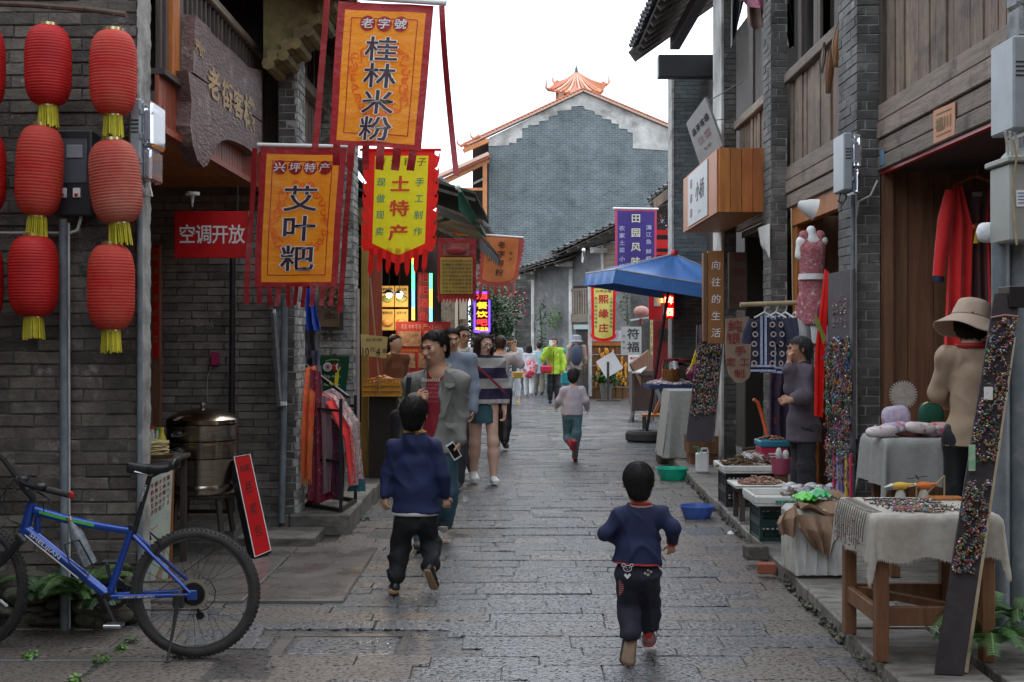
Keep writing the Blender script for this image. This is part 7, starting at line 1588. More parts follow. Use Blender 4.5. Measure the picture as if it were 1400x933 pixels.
t=thing('picture_frame','dark picture frame with hanging twigs on the whitewashed pillar','picture',P(453,452,12.9));a,b=P(436,452,12.92),P(469,388,12.92);part(t,'frame',MB().bx(a.x,b.x,12.9,12.96,a.z,b.z,.004),m_wood_d);a,b=P(436,447,12.9),P(464,392,12.9);part(t,'panel',MB().bx(a.x,b.x,12.885,12.899,a.z,b.z),mat('brown_board',(.2,.13,.07),(.12,.07,.04),6,.7));leaf_cloud(t,P(452,408,12.86),(.08,.02,.12),60,m_wood_g,.04,'twigs');mb=MB();[put(mb,c,0,0,.06,.06,lambda x,y,k=k:P(446+6*k,433,12.87)+V(x,0,y),0)for k,c in enumerate('手工艺')];part(t,'lettering',mb,m_ink)
t=thing('blue_cloth','royal blue cloth hanging between the two left pillars','cloth',P(425,450,11.8));part(t,'cloth',drape(MB(),[(416,394,11.9),(417,420,11.8),(418,452,11.7)],[(428,394,11.9),(433,425,11.8),(438,452,11.7)],.05,4),plain('royal_blue_cloth',(.01,.05,.36)),smooth=True)
part(thing('grey_cloth','grey cloth below the blue one between the two left pillars','cloth',P(425,495,11.8)),'cloth',drape(MB(),[(415,450,11.85),(414,478,11.8)],[(437,445,11.85),(437,480,11.8)],.04,3),plain('grey_wool',(.1,.1,.11)),smooth=True)
part(thing('striped_cloth','blue striped cloth hanging beside the green sign','cloth',P(425,510,11.9)),'cloth',drape(MB(),[(414,478,11.95),(414,560,11.9)],[(438,478,11.95),(436,560,11.9)],.04,5),mat('striped_blue_cloth',(.02,.04,.14),(.3,.28,.34),60,.8,st=(6,6,.02)),smooth=True)
t=thing('leaning_board','grey weathered board with white corners hung left of the narrow pillar','board',P(380,555,10.55));q=[P(383,556,10.5),P(391,552,10.7),P(384,425,10.7),P(374,428,10.5)];part(t,'board',MB().add(q+[p+V(-.03,.02,0)for p in q],[(0,1,2,3),(7,6,5,4),(0,4,5,1),(1,5,6,2),(2,6,7,3),(3,7,4,0)]),mat('slate_board',(.11,.12,.14),(.28,.28,.28),20,.8));part(t,'corner',MB().box(P(387,552,10.55),(.06,.03,.03)),m_white);part(t,'corner',MB().box(P(375,428,10.55),(.02,.03,.06)),m_white)
# ==== AWNINGS AND FAR LEFT ROOFS
m_awn=mat('dark_green_awning',(.03,.045,.035),(.055,.05,.04),5,.8);m_awg=mat('green_awning_cloth',(.015,.17,.11),(.02,.13,.09),6,.6)
t=thing('awning','dark shop awnings stepping down beside the yellow banner','awning',(-1.2,16,3))
def sheet3(name,q,th,mt,root,n=8,sag=.0):
 q=[Vector(p)for p in q];nn=(q[1]-q[0]).cross(q[3]-q[0]).normalized()
 return part(root,name,MB().grid(lambda u,v:(q[0]*(1-u)+q[1]*u)*(1-v)+(q[3]*(1-u)+q[2]*u)*v-V(0,0,sag*math.sin(math.pi*u)*math.sin(math.pi*v)),n,n,th),mt,smooth=False)
sheet3('upper_awning',[V(-1.9,15,3.78),P(650,262,15),P(668,300,17.5),V(-1.9,17.5,3.66)],.03,m_awn,t);sheet3('middle_awning',[V(-1.9,15,3.42),P(655,308,15),P(668,330,17),V(-1.9,17,3.3)],.03,m_awn,t)
for y in(15.1,16.8):part(t,'awning_bracket',MB().bar((-1.88,y,2.7),(-.7,y,3.05),.04),m_iron)
for a,b in(((598,259),(650,274)),((598,282),(660,305)),((598,312),(662,341))):part(t,'awning_bar',MB().bar(P(*a,15),P(*b,15),.035),m_wood_d)
t=thing('awning','striped green awning strip with white ball end under the orange posts','awning',P(655,300,14.6));sheet3('green_cloth',[P(626,262,14.4),P(632,262,14.4),P(664,318,15.4),P(662,326,15.4)],.01,m_awg,t);sheet3('green_valance',[P(626,262,14.4),P(662,326,15.4),P(655,318,15.3),P(627,286,14.5)],.01,m_awg,t);part(t,'ball_end',MB().ell(P(626,256,14.4),(.032,.032,.032),14,10),m_white,smooth=True);part(t,'awning_arm',MB().tube([P(627,258,14.4),P(664,322,15.4)],.012,8),m_white)
t=thing('awning','grey sawtooth edged awning over the faded orange banner','awning',P(670,345,15));sheet3('grey_cloth',[P(657,323,14.9),P(660,323,15),P(683,352,15.2),P(682,360,15.2)],.01,m_awn,t);mb=MB();n=9
for i in range(n):
 a,b=P(656+26*i/n,326+27*i/n,14.95),P(656+26*(i+1)/n,326+27*(i+1)/n,14.95);l=(21-8*i/n)/F*15;mb.add([a,b,b-V(0,0,l*.6),a.lerp(b,.5)-V(0,0,l),a-V(0,0,l*.6)],[(0,1,2,3,4)])
part(t,'sawtooth_valance',mb,mat('grey_awning_cloth',(.13,.13,.12),(.08,.08,.08),5,.8))
t=board('colourful shop fascia half hidden between the awnings',618,658,305,322,16.5,mat('orange_red_fascia',(.55,.12,.03),(.6,.35,.06),9,.4),'shop_fascia','sign');txt(t,[('桂林小吃店',622,655,313,8)],16.5,m_ink)
t=board('hanging menu with rows of small characters and scalloped red edge',598,651,326,408,14.9,m_marc,'hanging_menu','menu');a,b=P(602,402,14.88),P(646,352,14.88);part(t,'yellow_panel',MB().bx(a.x,b.x,14.88,14.899,a.z,b.z),mat('ochre_menu',(.42,.24,.03),(.35,.18,.025),6,.6));a,b=P(606,350,14.88),P(642,333,14.88);part(t,'dish_picture',MB().bx(a.x,b.x,14.88,14.899,a.z,b.z),mat_dish:=mat('dish_print',(.3,.07,.04),(.12,.03,.03),12,.5));part(t,'dish',MB().ell(P(624,343,14.87),(.12,.01,.045),16,8),m_marc,smooth=True)
txt(t,[(r,604,645,357+i*5.2,3.8)for i,r in enumerate(('桂林三花酒啤酒鱼土鸡汤','田螺酿豆腐酿竹筒饭','芋头扣肉荔浦芋清炒','漓江小鱼虾米粉河粉面','炒时蔬野菜山珍腊味','艾叶粑米糕糯米饭粥','特色火锅酸笋牛腩粉','农家小炒肉剁椒鱼头','凉拌黄瓜木耳花生米'))],14.87,m_ink,.01)
mb=MB()
for i in range(12):a,b=P(598+53*i/12,408,14.9),P(598+53*(i+1)/12,408,14.9);mb.add([a,b,a.lerp(b,.5)-V(0,0,.06)],[(0,1,2)])
part(t,'scalloped_edge',mb,m_marc)
t=thing('neon_sign','lit purple framed neon sign with red and orange characters','sign',P(659,454,16.5));d=16.5;a,b=P(648,455,d),P(670,398,d)
part(t,'sign_case',MB().bx(a.x,b.x,d,d+.08,a.z,b.z,.005),m_black);em_v=mat('violet_glow',(.1,.03,.9),None,emit=(.12,.04,1),est=3.5)
for e in((649,454,649,399),(669,454,669,399),(649,454,669,454),(649,400,669,400)):part(t,'frame_tube',MB().tube([P(e[0],e[1],d-.02),P(e[2],e[3],d-.02)],.012,8),em_v,smooth=True)
em_r=mat('red_glow',(1,.02,.02),None,emit=(1,.03,.03),est=3.5);em_o=mat('orange_glow',(1,.35,.02),None,emit=(1,.4,.02),est=3.5);txt(t,[('酒',651,667,405,11),('吧',651,667,441,11)],d-.01,em_r,.02);txt(t,[('餐',651,667,418,11),('饮',651,667,430,10),('啤酒鱼',650,668,450,6)],d-.01,em_o,.02,'orange_lettering')
t=thing('tiled_roof','broken dark tiles of the low roof left of the gable wall','roof',(-.6,20,3.3));tiled_roof(t,(-.18,18.5,2.95),(-.35,23.5,2.95),(-.9,0,.95),22,8,m_tile,under=m_wood_d)
t=thing('timber_house','dark shop row under the low tiled roof on the left','house',(-1.6,22,0));part(t,'front_wall',MB().bx(-1.35,-1.25,20.5,30,0,3.2),m_wood_d);part(t,'shop_end',MB().bx(-1.8,-.75,20.2,20.3,0,3.1),m_wood_d);part(t,'grey_shutter',MB().bx(P(603,0,19).x,P(640,0,19).x,19,19.05,1.2,2.6),m_white_brick);part(t,'door_frame',MB().bx(P(622,0,18.9).x,P(626,0,18.9).x,18.9,18.95,.1,2.6),m_white);part(t,'poster_panel',MB().bx(P(628,0,18.9).x,P(638,0,18.9).x,18.9,18.93,1.9,2.3),m_white_cloth)
part(t,'roof_slab',MB().bx(-2.4,-.9,23.6,34,3.1,3.3),m_tile)
t=thing('leafy_tree','dark bushy tree behind the neon sign','tree',(-.55,28,0));part(t,'trunk',MB().tube([(-.7,28,0),(-.66,28,1.2),(-.5,28,1.9)],[.07,.055,.04],10),m_wood_d,smooth=True);[part(t,'branch',MB().tube([(-.5,28,1.7),p],[.03,.012],6),m_wood_d)for p in((-.2,27.8,2.3),(-.8,28.1,2.4),(-.1,28.2,1.8))]
for c,r,n in(((-.2,27.9,2.0),(.38,.4,.45),900),((-.55,28.2,2.5),(.45,.4,.4),700),((-.3,28,1.35),(.35,.3,.5),600),((-.35,27.8,.7),(.3,.3,.5),500),((-.9,28,1.9),(.3,.3,.5),400)):leaf_cloud(t,c,r,n,m_leaf_d if n!=700 else m_leaf,.075)
t=thing('flowering_bush','bush with pink blossoms right of the faded orange banner','bush',(.1,29,2.3));part(t,'stem',MB().tube([(-.1,29,.5),(.0,29,2.0),(.1,29,2.5)],.02,6),m_wood_d);leaf_cloud(t,(.05,29,2.35),(.25,.2,.35),260,m_leaf,.06);leaf_cloud(t,(.12,28.9,2.35),(.28,.2,.4),70,plain('pink_blossom',(.6,.04,.15)),.06,'blossoms')
# ==== GABLE BUILDING at the street end
D=50.0;gbld=thing('gable_building','tall grey brick gable wall with orange tiled edge closing the street','building',(2.6,D,0));gx0,gx1,apx=P(668,0,D).x,6.6,P(797,0,D).x;zl,zap,zr=P(0,189,D).z,P(0,127,D).z,P(0,184,D).z
def brickmat():
 m=bpy.data.materials.new('far_grey_brick');m.use_nodes=True;N,L=m.node_tree.nodes,m.node_tree.links;b=N['Principled BSDF'];b.inputs['Roughness'].default_value=.8
 g=N.new('ShaderNodeNewGeometry');mp=N.new('ShaderNodeMapping');mp.inputs['Rotation'].default_value=(R_(90),0,0);L.new(g.outputs['Position'],mp.inputs[0])
 t=N.new('ShaderNodeTexBrick');t.inputs['Color1'].default_value=(.075,.095,.1,1);t.inputs['Color2'].default_value=(.11,.13,.136,1);t.inputs['Mortar'].default_value=(.2,.23,.235,1)
 t.inputs['Scale'].default_value=1;t.inputs['Brick Width'].default_value=.24;t.inputs['Row Height'].default_value=.075;t.inputs['Mortar Size'].default_value=.009;L.new(mp.outputs[0],t.inputs[0])
 n=N.new('ShaderNodeTexNoise');n.inputs['Scale'].default_value=.8;n.inputs['Detail'].default_value=9;n.inputs['Roughness'].default_value=.75;L.new(g.outputs['Position'],n.inputs[0]);r=N.new('ShaderNodeMapRange');r.inputs[1].default_value=.35;r.inputs[2].default_value=.7;r.inputs[3].default_value=.6;r.inputs[4].default_value=1.5;L.new(n.outputs[0],r.inputs[0])
 h=N.new('ShaderNodeHueSaturation');L.new(t.outputs[0],h.inputs['Color']);L.new(r.outputs[0],h.inputs['Value'])
 n2=N.new('ShaderNodeTexNoise');n2.inputs['Scale'].default_value=12;n2.inputs['Detail'].default_value=3;L.new(g.outputs['Position'],n2.inputs[0]);r2=N.new('ShaderNodeMapRange');r2.inputs[1].default_value=.69;r2.inputs[2].default_value=.76;L.new(n2.outputs[0],r2.inputs[0])
 x=N.new('ShaderNodeMix');x.data_type='RGBA';x.inputs[7].default_value=(.5,.5,.48,1);L.new(r2.outputs[0],x.inputs[0]);L.new(h.outputs[0],x.inputs[6]);L.new(x.outputs[2],b.inputs['Base Color']);return m
m_far=brickmat()
def front(poly,y0,th,mt,name,root=gbld):return part(root,name,MB().prism([(x,z)for x,z in poly],Matrix(((1,0,0,0),(0,0,1,y0),(0,1,0,0),(0,0,0,1))),th),mt)
front([(gx0,0),(gx1,0),(gx1,zr),(apx,zap),(gx0,zl)],D,8,m_far,'brick_gable')
zx=lambda px,py:(P(px,py,D).x,P(px,py,D).z)
steps=[(668,200),(696,199),(696,196),(706,196),(706,190),(714,189),(714,176),(722,175),(722,172),(737,171),(737,166),(750,165),(750,160),(762,158),(762,152),(781,151),(781,146),(797,145),(800,150),(812,152),(814,157),(822,158),(824,163),(836,164),(836,169),(846,170),(846,176),(858,177),(858,181),(865,182),(865,203),(921,207)]
top=[(gx1,zr),(apx,zap),(gx0,zl)]
sp_=[zx(*s)for s in steps]
for i in range(len(sp_)-1):
 (xa,za),(xb,zb2)=sp_[i],sp_[i+1]
 if xb-xa<.02:continue
 tz=lambda x:zl+(zap-zl)*(x-gx0)/(apx-gx0)if x<apx else zap+(zr-zap)*(x-apx)/(gx1-apx)
 mids=[xa]+([apx]if xa<apx<xb else[])+[xb];front([(xa,za),(xb,zb2)]+[(x,tz(x))for x in mids[::-1]],D-.03,.03,m_plaster_w,'plaster_field')
for(xa,za),(xb,zb2)in(((P(634,0,D).x,P(0,201,D).z),(apx,zap+.06)),((apx,zap+.06),(gx1+.3,zr-.05))):
 part(gbld,'gable_coping',MB().bar((xa,D+.0,za+.0),(xb,D+.0,zb2+.0),.5,.07),m_rim_w);part(gbld,'ridge_tiles',MB().bar((xa,D,za+.08),(xb,D,zb2+.08),.36,.09),m_tile_o)
 n=34;mb=MB()
 for i in range(n):p=V(xa,D-.2,za+.07).lerp(V(xb,D-.2,zb2+.07),(i+.5)/n);mb.ell(p,(.05,.14,.045),8,6)
 part(gbld,'edge_tiles',mb,m_tile_o,kind='stuff')
 # left wing with orange posts
t=thing('timber_gallery','orange timber gallery with tiled lean-to roofs left of the gable wall','building',(-2.2,51,0));Dg=49.4
def gb_(name,px0,py0,px1,py1,w,mt,d=Dg):part(t,name,MB().bar(P(px0,py0,d),P(px1,py1,d),w),mt)
gb_('post',663,222,663,300,.17,m_orange_post);gb_('post',622,255,622,300,.12,m_orange_post);gb_('eave_beam',592,256,668,219,.2,m_orange_post);gb_('rail',625,259,665,259,.1,m_orange_post);gb_('eave_beam',633,207,668,192,.16,m_orange_post)
part(t,'lower_roof',MB().grid(lambda u,v:P(588+80*u,(248-36*u),Dg-.4)+V(0,1.2*v,.22*v),20,3,.1),m_tile_o);part(t,'lower_roof_edge',MB().bar(P(588,246,Dg-.45),P(668,210,Dg-.45),.12),m_rim_w);
for x,y in((630,200),(588,246),(648,190)):part(t,'roof_horn',MB().tube([P(x+8,y-4,Dg-.4),P(x,y,Dg-.4),P(x-4,y-3,Dg-.4),P(x-5,y-9,Dg-.4)],[.09,.06,.04,.012],8),m_tile_o,smooth=True)
a,b=P(646,300,50.5),P(668,190,50.5);part(t,'dark_bay',MB().bx(a.x,b.x,50.5,51,a.z-6,b.z),m_dark);part(t,'brace',MB().bar(P(646,252,50.2),P(664,243,50.2),.08),m_white_brick)
# pavilion behind
t=thing('roof_pavilion','small orange tiled pavilion roof with upturned corners above the gable','building',P(790,130,56));Dp=56.0
def pv(px,py,dd=0):return P(px,py-5,Dp+dd)
ap=pv(788,105);cs=[pv(750,128,-1.5),pv(821,132,-1.5),pv(829,121,1.5),pv(759,119,1.5)]
for i in range(4):
 a,b=cs[i],cs[(i+1)%4];part(t,'roof_slope',MB().grid(lambda u,v,a=a,b=b:a.lerp(b,u).lerp(ap,v)-V(0,0,.1*math.sin(math.pi*v)+.06*math.sin(math.pi*u)*(1-v)),14,8,.08),m_tile_o,smooth=True)
 for k in range(9):
  p0=a.lerp(b,(k+.5)/9);part(t,'tile_rib',MB().tube([p0.lerp(ap,v)-V(0,0,.1*math.sin(math.pi*v)+.06*math.sin(math.pi*(k+.5)/9)*(1-v)-.04)for v in(0,.25,.5,.75,.96)],.045,6),m_rim_w if(k%2 and i==0)else m_tile_o)
 part(t,'corner_horn',MB().tube([a.lerp(ap,.12),a,a+(a-ap).normalized()*.2+V(0,0,.15),a+(a-ap).normalized()*.16+V(0,0,.5)],[.1,.08,.05,.015],8),m_tile_o,smooth=True)
part(t,'finial',MB().lathe([(.09,0),(.1,.1),(.06,.16),(.07,.22),(.03,.3),(.012,.42),(0,.43)],ap-V(0,0,.05),12),mat('green_glazed',(.05,.09,.07),None,rough=.4),smooth=True);part(t,'drum',MB().lathe([(.8,-2.2),(.8,-.7)],ap,8),m_orange_post);
for i in range(4):p=cs[i].lerp(ap,.3);part(t,'post',MB().bar((p.x,p.y,p.z-1.2),(p.x,p.y,p.z-.05),.12),m_orange_post)
# ==== OLD HOUSE across the bend
oh=thing('old_house','old grey house with sagging tiled roof at the bend of the street','house',(2.2,35.5,0));A,B=V(.62,38.5,0),V(4.3,33.4,0);U=(B-A).normalized();Nn=V(U.y,-U.x,0)
def oc(u,off=0,z=0):return A+(B-A)*u+Nn*off+V(0,0,z)
def obox(name,u0,u1,o0,o1,z0,z1,mt,**k):
 v=[oc(u0,o0,z0),oc(u1,o0,z0),oc(u1,o1,z0),oc(u0,o1,z0)];v+=[p+V(0,0,z1-z0)for p in v];return part(oh,name,MB().add(v,[(3,2,1,0),(4,5,6,7),(0,1,5,4),(1,2,6,5),(2,3,7,6),(3,0,4,7)]),mt,**k)
m_gw=mat('grey_render',(.17,.165,.16),(.1,.1,.098),3,.9,bump=.5,bs=20,c3=(.26,.26,.25),s3=2,t3=.6)
obox('wall',0,1,0,-3,0,4.1,m_gw)
for u in(.0,.29,.52,.55):obox('white_post',u,u+.022,.06,0,0,3.6 if u<.5 else 4.2,m_plaster_w)
obox('window_recess',.315,.515,.02,0,2.2,3.1,m_dark);obox('window_rail',.31,.52,.07,.03,2.95,3.02,m_wood_gh);obox('window_rail',.31,.52,.09,.03,2.05,2.28,m_wood_gh)
for i in range(11):obox('baluster',.32+.0178*i,.332+.0178*i,.06,.03,2.28,2.95,m_wood_gh)
obox('lintel',.33,.5,.08,.0,1.85,1.98,mat('pale_green_paint',(.35,.42,.38),None));obox('doorway',.335,.5,.015,0,0,1.85,m_dark);obox('red_door_cloth',.42,.48,.03,.016,1.0,1.75,m_marc)
obox('wall_boards',.54,1,.07,.0,3.0,4.25,m_wood_g)
for i in range(8):obox('wall_board',.56,1,.085,.07,3.02+.15*i,3.15+.15*i,m_wood_gh)
for k,(u0,u1,za,zb_,n)in enumerate(((-.03,.36,3.55,3.85,11),(.3,1.1,3.98,5.15,18))):a,b=oc(u0,.75,za),oc(u1,.75,zb_);tiled_roof(oh,a,b,-Nn*2.6+V(0,0,.75),n,9,m_tile,under=m_wood_d)
for u in(.01,.3,.55):obox('bracket',u,u+.02,.6,.06,3.35+.3*(u>.2)+.3*(u>.5),3.5+.3*(u>.2)+.3*(u>.5),m_plaster)
t=thing('gable_spike','pole with white cloth knot leaning against the old house eave','pole',P(797,375,33));part(t,'pole',MB().tube([P(804,372,33),P(797,342,33)],.03,6),m_wood_d);part(t,'knot',MB().ell(P(798,342,33),(.05,.05,.05),10,8),m_white,smooth=True);part(t,'cloth',drape(MB(),[(796,344,33),(795,358,33)],[(800,344,33),(797,360,33)],.02,2),m_white_cloth,smooth=True)
# end wall behind the walkers
ew=thing('brick_wall','low grey brick wall with climbing plants behind the distant walkers','wall',(.4,40,0));part(ew,'wall_core',MB().bx(-1.3,.85,40.1,40.6,0,3.9),m_mortar);bricks(ew,(-.6,40.08,0),(1,0,0),1.45,3.9,.09,.3,m_brick2,nrm=(0,-1,0),stuff=True)
for px,y0 in((702,448),(731,392)):conduit('wall_pipe','pale post on the end wall at the %s'%('left' if px==702 else 'corner of the old house'),'pipe',[P(px,y0,39),P(px,541,39)],.035,m_plaster_w)
t=thing('climbing_plant','sparse climbing plant on the old house corner','plant',P(745,540,38));part(t,'stem',MB().tube([P(740,541,37.5),P(742,490,37.5),P(738,420,37.5)],.02,5),m_wood_d);leaf_cloud(t,P(741,450,37.3),(.2,.15,.9),300,m_leaf,.07);leaf_cloud(t,P(748,500,37.3),(.28,.15,.7),300,m_leaf_b,.06);leaf_cloud(t,P(758,435,37.3),(.2,.1,.35),120,m_leaf_b,.07)
t=thing('climbing_plant','grey green creeper hanging beside the yellow sign at the bend','plant',P(862,400,32));part(t,'stem',MB().tube([P(857,392,32),P(858,446,32)],.02,5),m_wood_d);leaf_cloud(t,P(857,415,31.8),(.18,.15,.5),360,mat('grey_leaf',(.13,.16,.1),(.22,.25,.17),9,.6,rnd=.3),.055);leaf_cloud(t,P(866,432,31.8),(.15,.1,.4),200,m_leaf,.05)
# shop with golden goods
t=thing('lattice_shop','brown lattice shop front hung with golden ornaments at the bend','shop',P(832,540,34));d=34.0;a,b=P(806,542,d),P(862,462,d);part(t,'front_panel',MB().bx(a.x,b.x,d,d+.1,0,b.z),m_wood_leg);part(t,'sign_band',MB().bx(a.x-.05,b.x+.02,d-.06,d-.005,P(0,473,d).z,P(0,468,d).z),m_wood_o)
for i in range(7):x=a.x+(b.x-a.x)*i/6;part(t,'lattice_post',MB().bx(x-.015,x+.015,d-.03,d-.002,0,b.z-.15),m_wood_leg)
for i in range(5):z=.3+1.15*i/4;part(t,'lattice_rail',MB().bx(a.x,b.x,d-.045,d-.031,z-.012,z+.012),m_linen2)
mb=MB();
for i in range(70):p=P(random.uniform(814,856),random.uniform(478,527),d-.07);p.z=max(p.z,.35);mb.ell(p,(.03,.02,random.uniform(.05,.1)),7,5)
part(t,'golden_ornaments',mb,mat('golden_ornament',(.75,.36,.03),(.6,.22,.02),20,.3),smooth=True,kind='stuff')
a,b=P(805,467,d),P(851,452,d);part(t,'painted_panel',MB().bx(a.x,b.x,d-.05,d,a.z,b.z),mat('flower_painting',(.6,.62,.6),(.1,.2,.25),9,.6,c3=(.6,.15,.3),s3=6,t3=.6))
conduit('white_pipe','white painted drain pipe left of the golden shop','pipe',[P(806,372,33.5),P(807,542,33.5)],.05,m_plaster_w)
# yellow vertical banner
t=thing('hanging_banner','yellow banner with red border and rounded foot at the bend','banner',P(826,470,32));B=Banner(P(808,393,32),P(842,393,32),P(809,464,32),P(841,464,32),amp=.01,seed=3);w,h=B.w,B.h;bt_=lambda x:-h*(.9+.14*(1-(2*x/w)**2)**.5)if abs(2*x/w)<1 else-h*.9
part(t,'border_cloth',B.sheet(MB(),-w/2,w/2,0,-h,0,.005,bot=bt_,res=.05),m_redb,smooth=True);part(t,'panel_cloth',B.sheet(MB(),-w/2+.07,w/2-.07,-.03,-h,.008,bot=lambda x:bt_(x)+.07,res=.05),mat('pale_yellow_cloth',(.7,.58,.15),(.62,.5,.1),4,.6),smooth=True)
mb,m2,m3=MB(),MB(),MB();[put(mb,c,.0,-.3-.36*i,.24,.26,B.S(.015),.03)for i,c in enumerate('熙缘庄')];[put(m2,c,sx*.19,-.28-.1*i,.07,.08,B.S(.015),.01)for sx,s in((-1,'漓江客栈住宿餐饮'),(1,'土特产烟酒茶米粉'))for i,c in enumerate(s)];[put(m3,c,-.15+.1*i,-.1,.09,.09,B.S(.015),.01)for i,c in enumerate('兴坪古镇')]
part(t,'lettering',mb,m_ink_r);part(t,'side_lettering',m2,plain('green_grey_print',(.08,.16,.16)));part(t,'top_lettering',m3,m_char);pole(t,P(806,392,32),P(846,392,32),.02,m_white)
mb=MB();S=B.S(.002)
for i in range(17):a=math.pi*i/16;x=w/2*math.cos(a);y=bt_(x*.99);mb.add([tuple(S(x-.03,y+.02)),tuple(S(x+.03,y+.02)),tuple(S(x*1.08,y-.05))],[(0,1,2)])
part(t,'scallop',mb,m_redb)
# purple banner
t=thing('hanging_banner','purple banner with white characters above the blue umbrella','banner',P(868,390,24));B=Banner(P(841,286,24),P(898,287,24),P(841,400,24),P(897,398,24),amp=.014,seed=5,fx=9);w,h=B.w,B.h
part(t,'border_cloth',B.sheet(MB(),-w/2,w/2,0,-h,0,.004,res=.05),mat('magenta_border',(.55,.06,.14),None,rough=.6),smooth=True);part(t,'panel_cloth',B.sheet(MB(),-w/2+.045,w/2-.045,-.035,-h+.04,.006,res=.05),mat('purple_cloth',(.055,.03,.22),(.04,.02,.17),4,.6),smooth=True)
mb,m2=MB(),MB();[put(mb,c,.0,-.17-.27*i,.17,.2,B.S(.012),.03)for i,c in enumerate('田园风味')];[put(m2,c,-.26,-.36-.135*i-(.03 if i>3 else 0),.1,.11,B.S(.012),.02)for i,c in enumerate('农家土菜小炒')];[put(m2,c,.24,-.34-.135*i-(.05 if i>2 else 0),.1,.11,B.S(.012),.02)for i,c in enumerate('漓江鱼鲜虾')]
part(t,'lettering',mb,plain('cream_print',(.75,.72,.55)));part(t,'side_lettering',m2,plain('lilac_print',(.55,.55,.75)));pole(t,P(838,285,24),P(900,286,24),.02,m_white)
t=thing('tiled_roof','torn tile eave behind the purple banner','roof',P(905,265,27));tiled_roof(t,P(886,277,26.5),P(925,246,24.5),V(.9,1.2,.55),7,5,m_tile,under=m_wood_g);part(t,'broken_board',MB().bar(P(895,280,25.5),P(918,262,25),.05,.2),m_wood_g)
t=thing('red_balcony','red painted balcony with hanging strings beyond the grey building','balcony',P(908,345,26));a,b=P(896,350,26),P(924,285,26);part(t,'dark_recess',MB().bx(a.x,b.x+.2,26.2,26.3,0,b.z),m_dark)
for y,hh in((318,7),(334,12),(347,4)):part(t,'red_board',MB().box(P(910,y,26),(.42,.05,hh/F*26)),m_redp)
beads(t,[P(random.uniform(898,920),random.uniform(292,314),25.9)for _ in range(40)],.02)
# ---- far right clutter
t=thing('neon_sign','lit red neon sign with a glowing wine character under the umbrella','sign',P(915,436,20.8));d=20.8;a,b=P(907,436,d),P(922,402,d);part(t,'sign_case',MB().bx(a.x,b.x,d,d+.06,a.z,b.z,.005),plain('red_acrylic',(.6,.01,.01),.3));txt(t,[('啤',908,921,411,13),('酒',908,921,427,13)],d-.01,mat('hot_red_glow',(1,.1,.08),None,emit=(1,.16,.1),est=9),.03)
t=board('red flag sign with a face picture beside the neon wine sign',887,905,399,437,22.4,m_redp,'flag_sign');a,b=P(894,419,22.38),P(903,403,22.38);part(t,'picture',MB().bx(a.x,b.x,22.36,22.398,a.z,b.z),mat('portrait_print',(.5,.4,.38),(.2,.1,.1),12,.5));a,b=P(904,414,22.3),P(907,402,22.3);part(t,'amber_strip',MB().bx(a.x,b.x,22.3,22.33,a.z,b.z),mat('amber_lamp',(1,.6,.05),None,emit=(1,.6,.05),est=5))
t=board('dark red door curtain under the red flag sign',893,921,438,520,23,plain('dim_red_board',(.22,.012,.015)),'door_curtain','curtain');a,b=P(901,466,22.97),P(915,450,22.97);part(t,'dark_patch',MB().bx(a.x,b.x,22.96,22.998,a.z,b.z),m_dark)
t=thing('paper_lantern','pale pink oval lantern beside the red flag sign','lantern',P(877,434,24));c=P(877,426,24);part(t,'shade',MB().ell(c,(.145,.145,.105),24,14),mat('pale_pink_paper',(.5,.2,.16),(.55,.3,.25),9,.6,st=(1,1,1)),smooth=True);part(t,'bracket',MB().bar(P(862,438,24),P(888,434,24),.03),m_white);part(t,'tassel',MB().tube([P(876,436,24),P(876,443,24)],.03,8),m_marc)
t=board('grey calligraphy board with large brushed characters',849,877,447,486,30,mat('grey_paper',(.36,.35,.33),(.3,.29,.27),5,.7),'calligraphy_board');txt(t,[('符',857,875,457,17),('福',857,875,475,17)],30,m_ink,.02);txt(t,[('平',851,855,460,4),('安',851,855,468,4),('吉',851,855,476,4)],30,m_ink,.0,'small_lettering')
t=board('poster with red heading below the calligraphy board',859,884,486,508,29.5,m_white_cloth,'poster','poster');txt(t,[('漓江竹筏游',861,882,490,4)],29.5,m_ink_r,.03);a,b=P(862,505,29.48),P(880,495,29.48);part(t,'picture',MB().bx(a.x,b.x,29.46,29.498,a.z,b.z),mat('landscape_print',(.25,.35,.4),(.4,.3,.25),14,.5))
t=thing('side_wall','grey brick house side with narrow patterned banner beside the calligraphy board','wall',P(885,540,30.5));part(t,'wall_core',MB().bx(P(862,0,30.8).x,4.4,30.8,31.2,0,3.0),m_brick2);a,b=P(889,540,30.6),P(895,438,30.6);part(t,'patterned_strip',MB().bx(a.x,b.x,30.6,30.7,0,b.z),mat('ochre_patterned',(.5,.35,.12),(.1,.1,.07),12,.7))
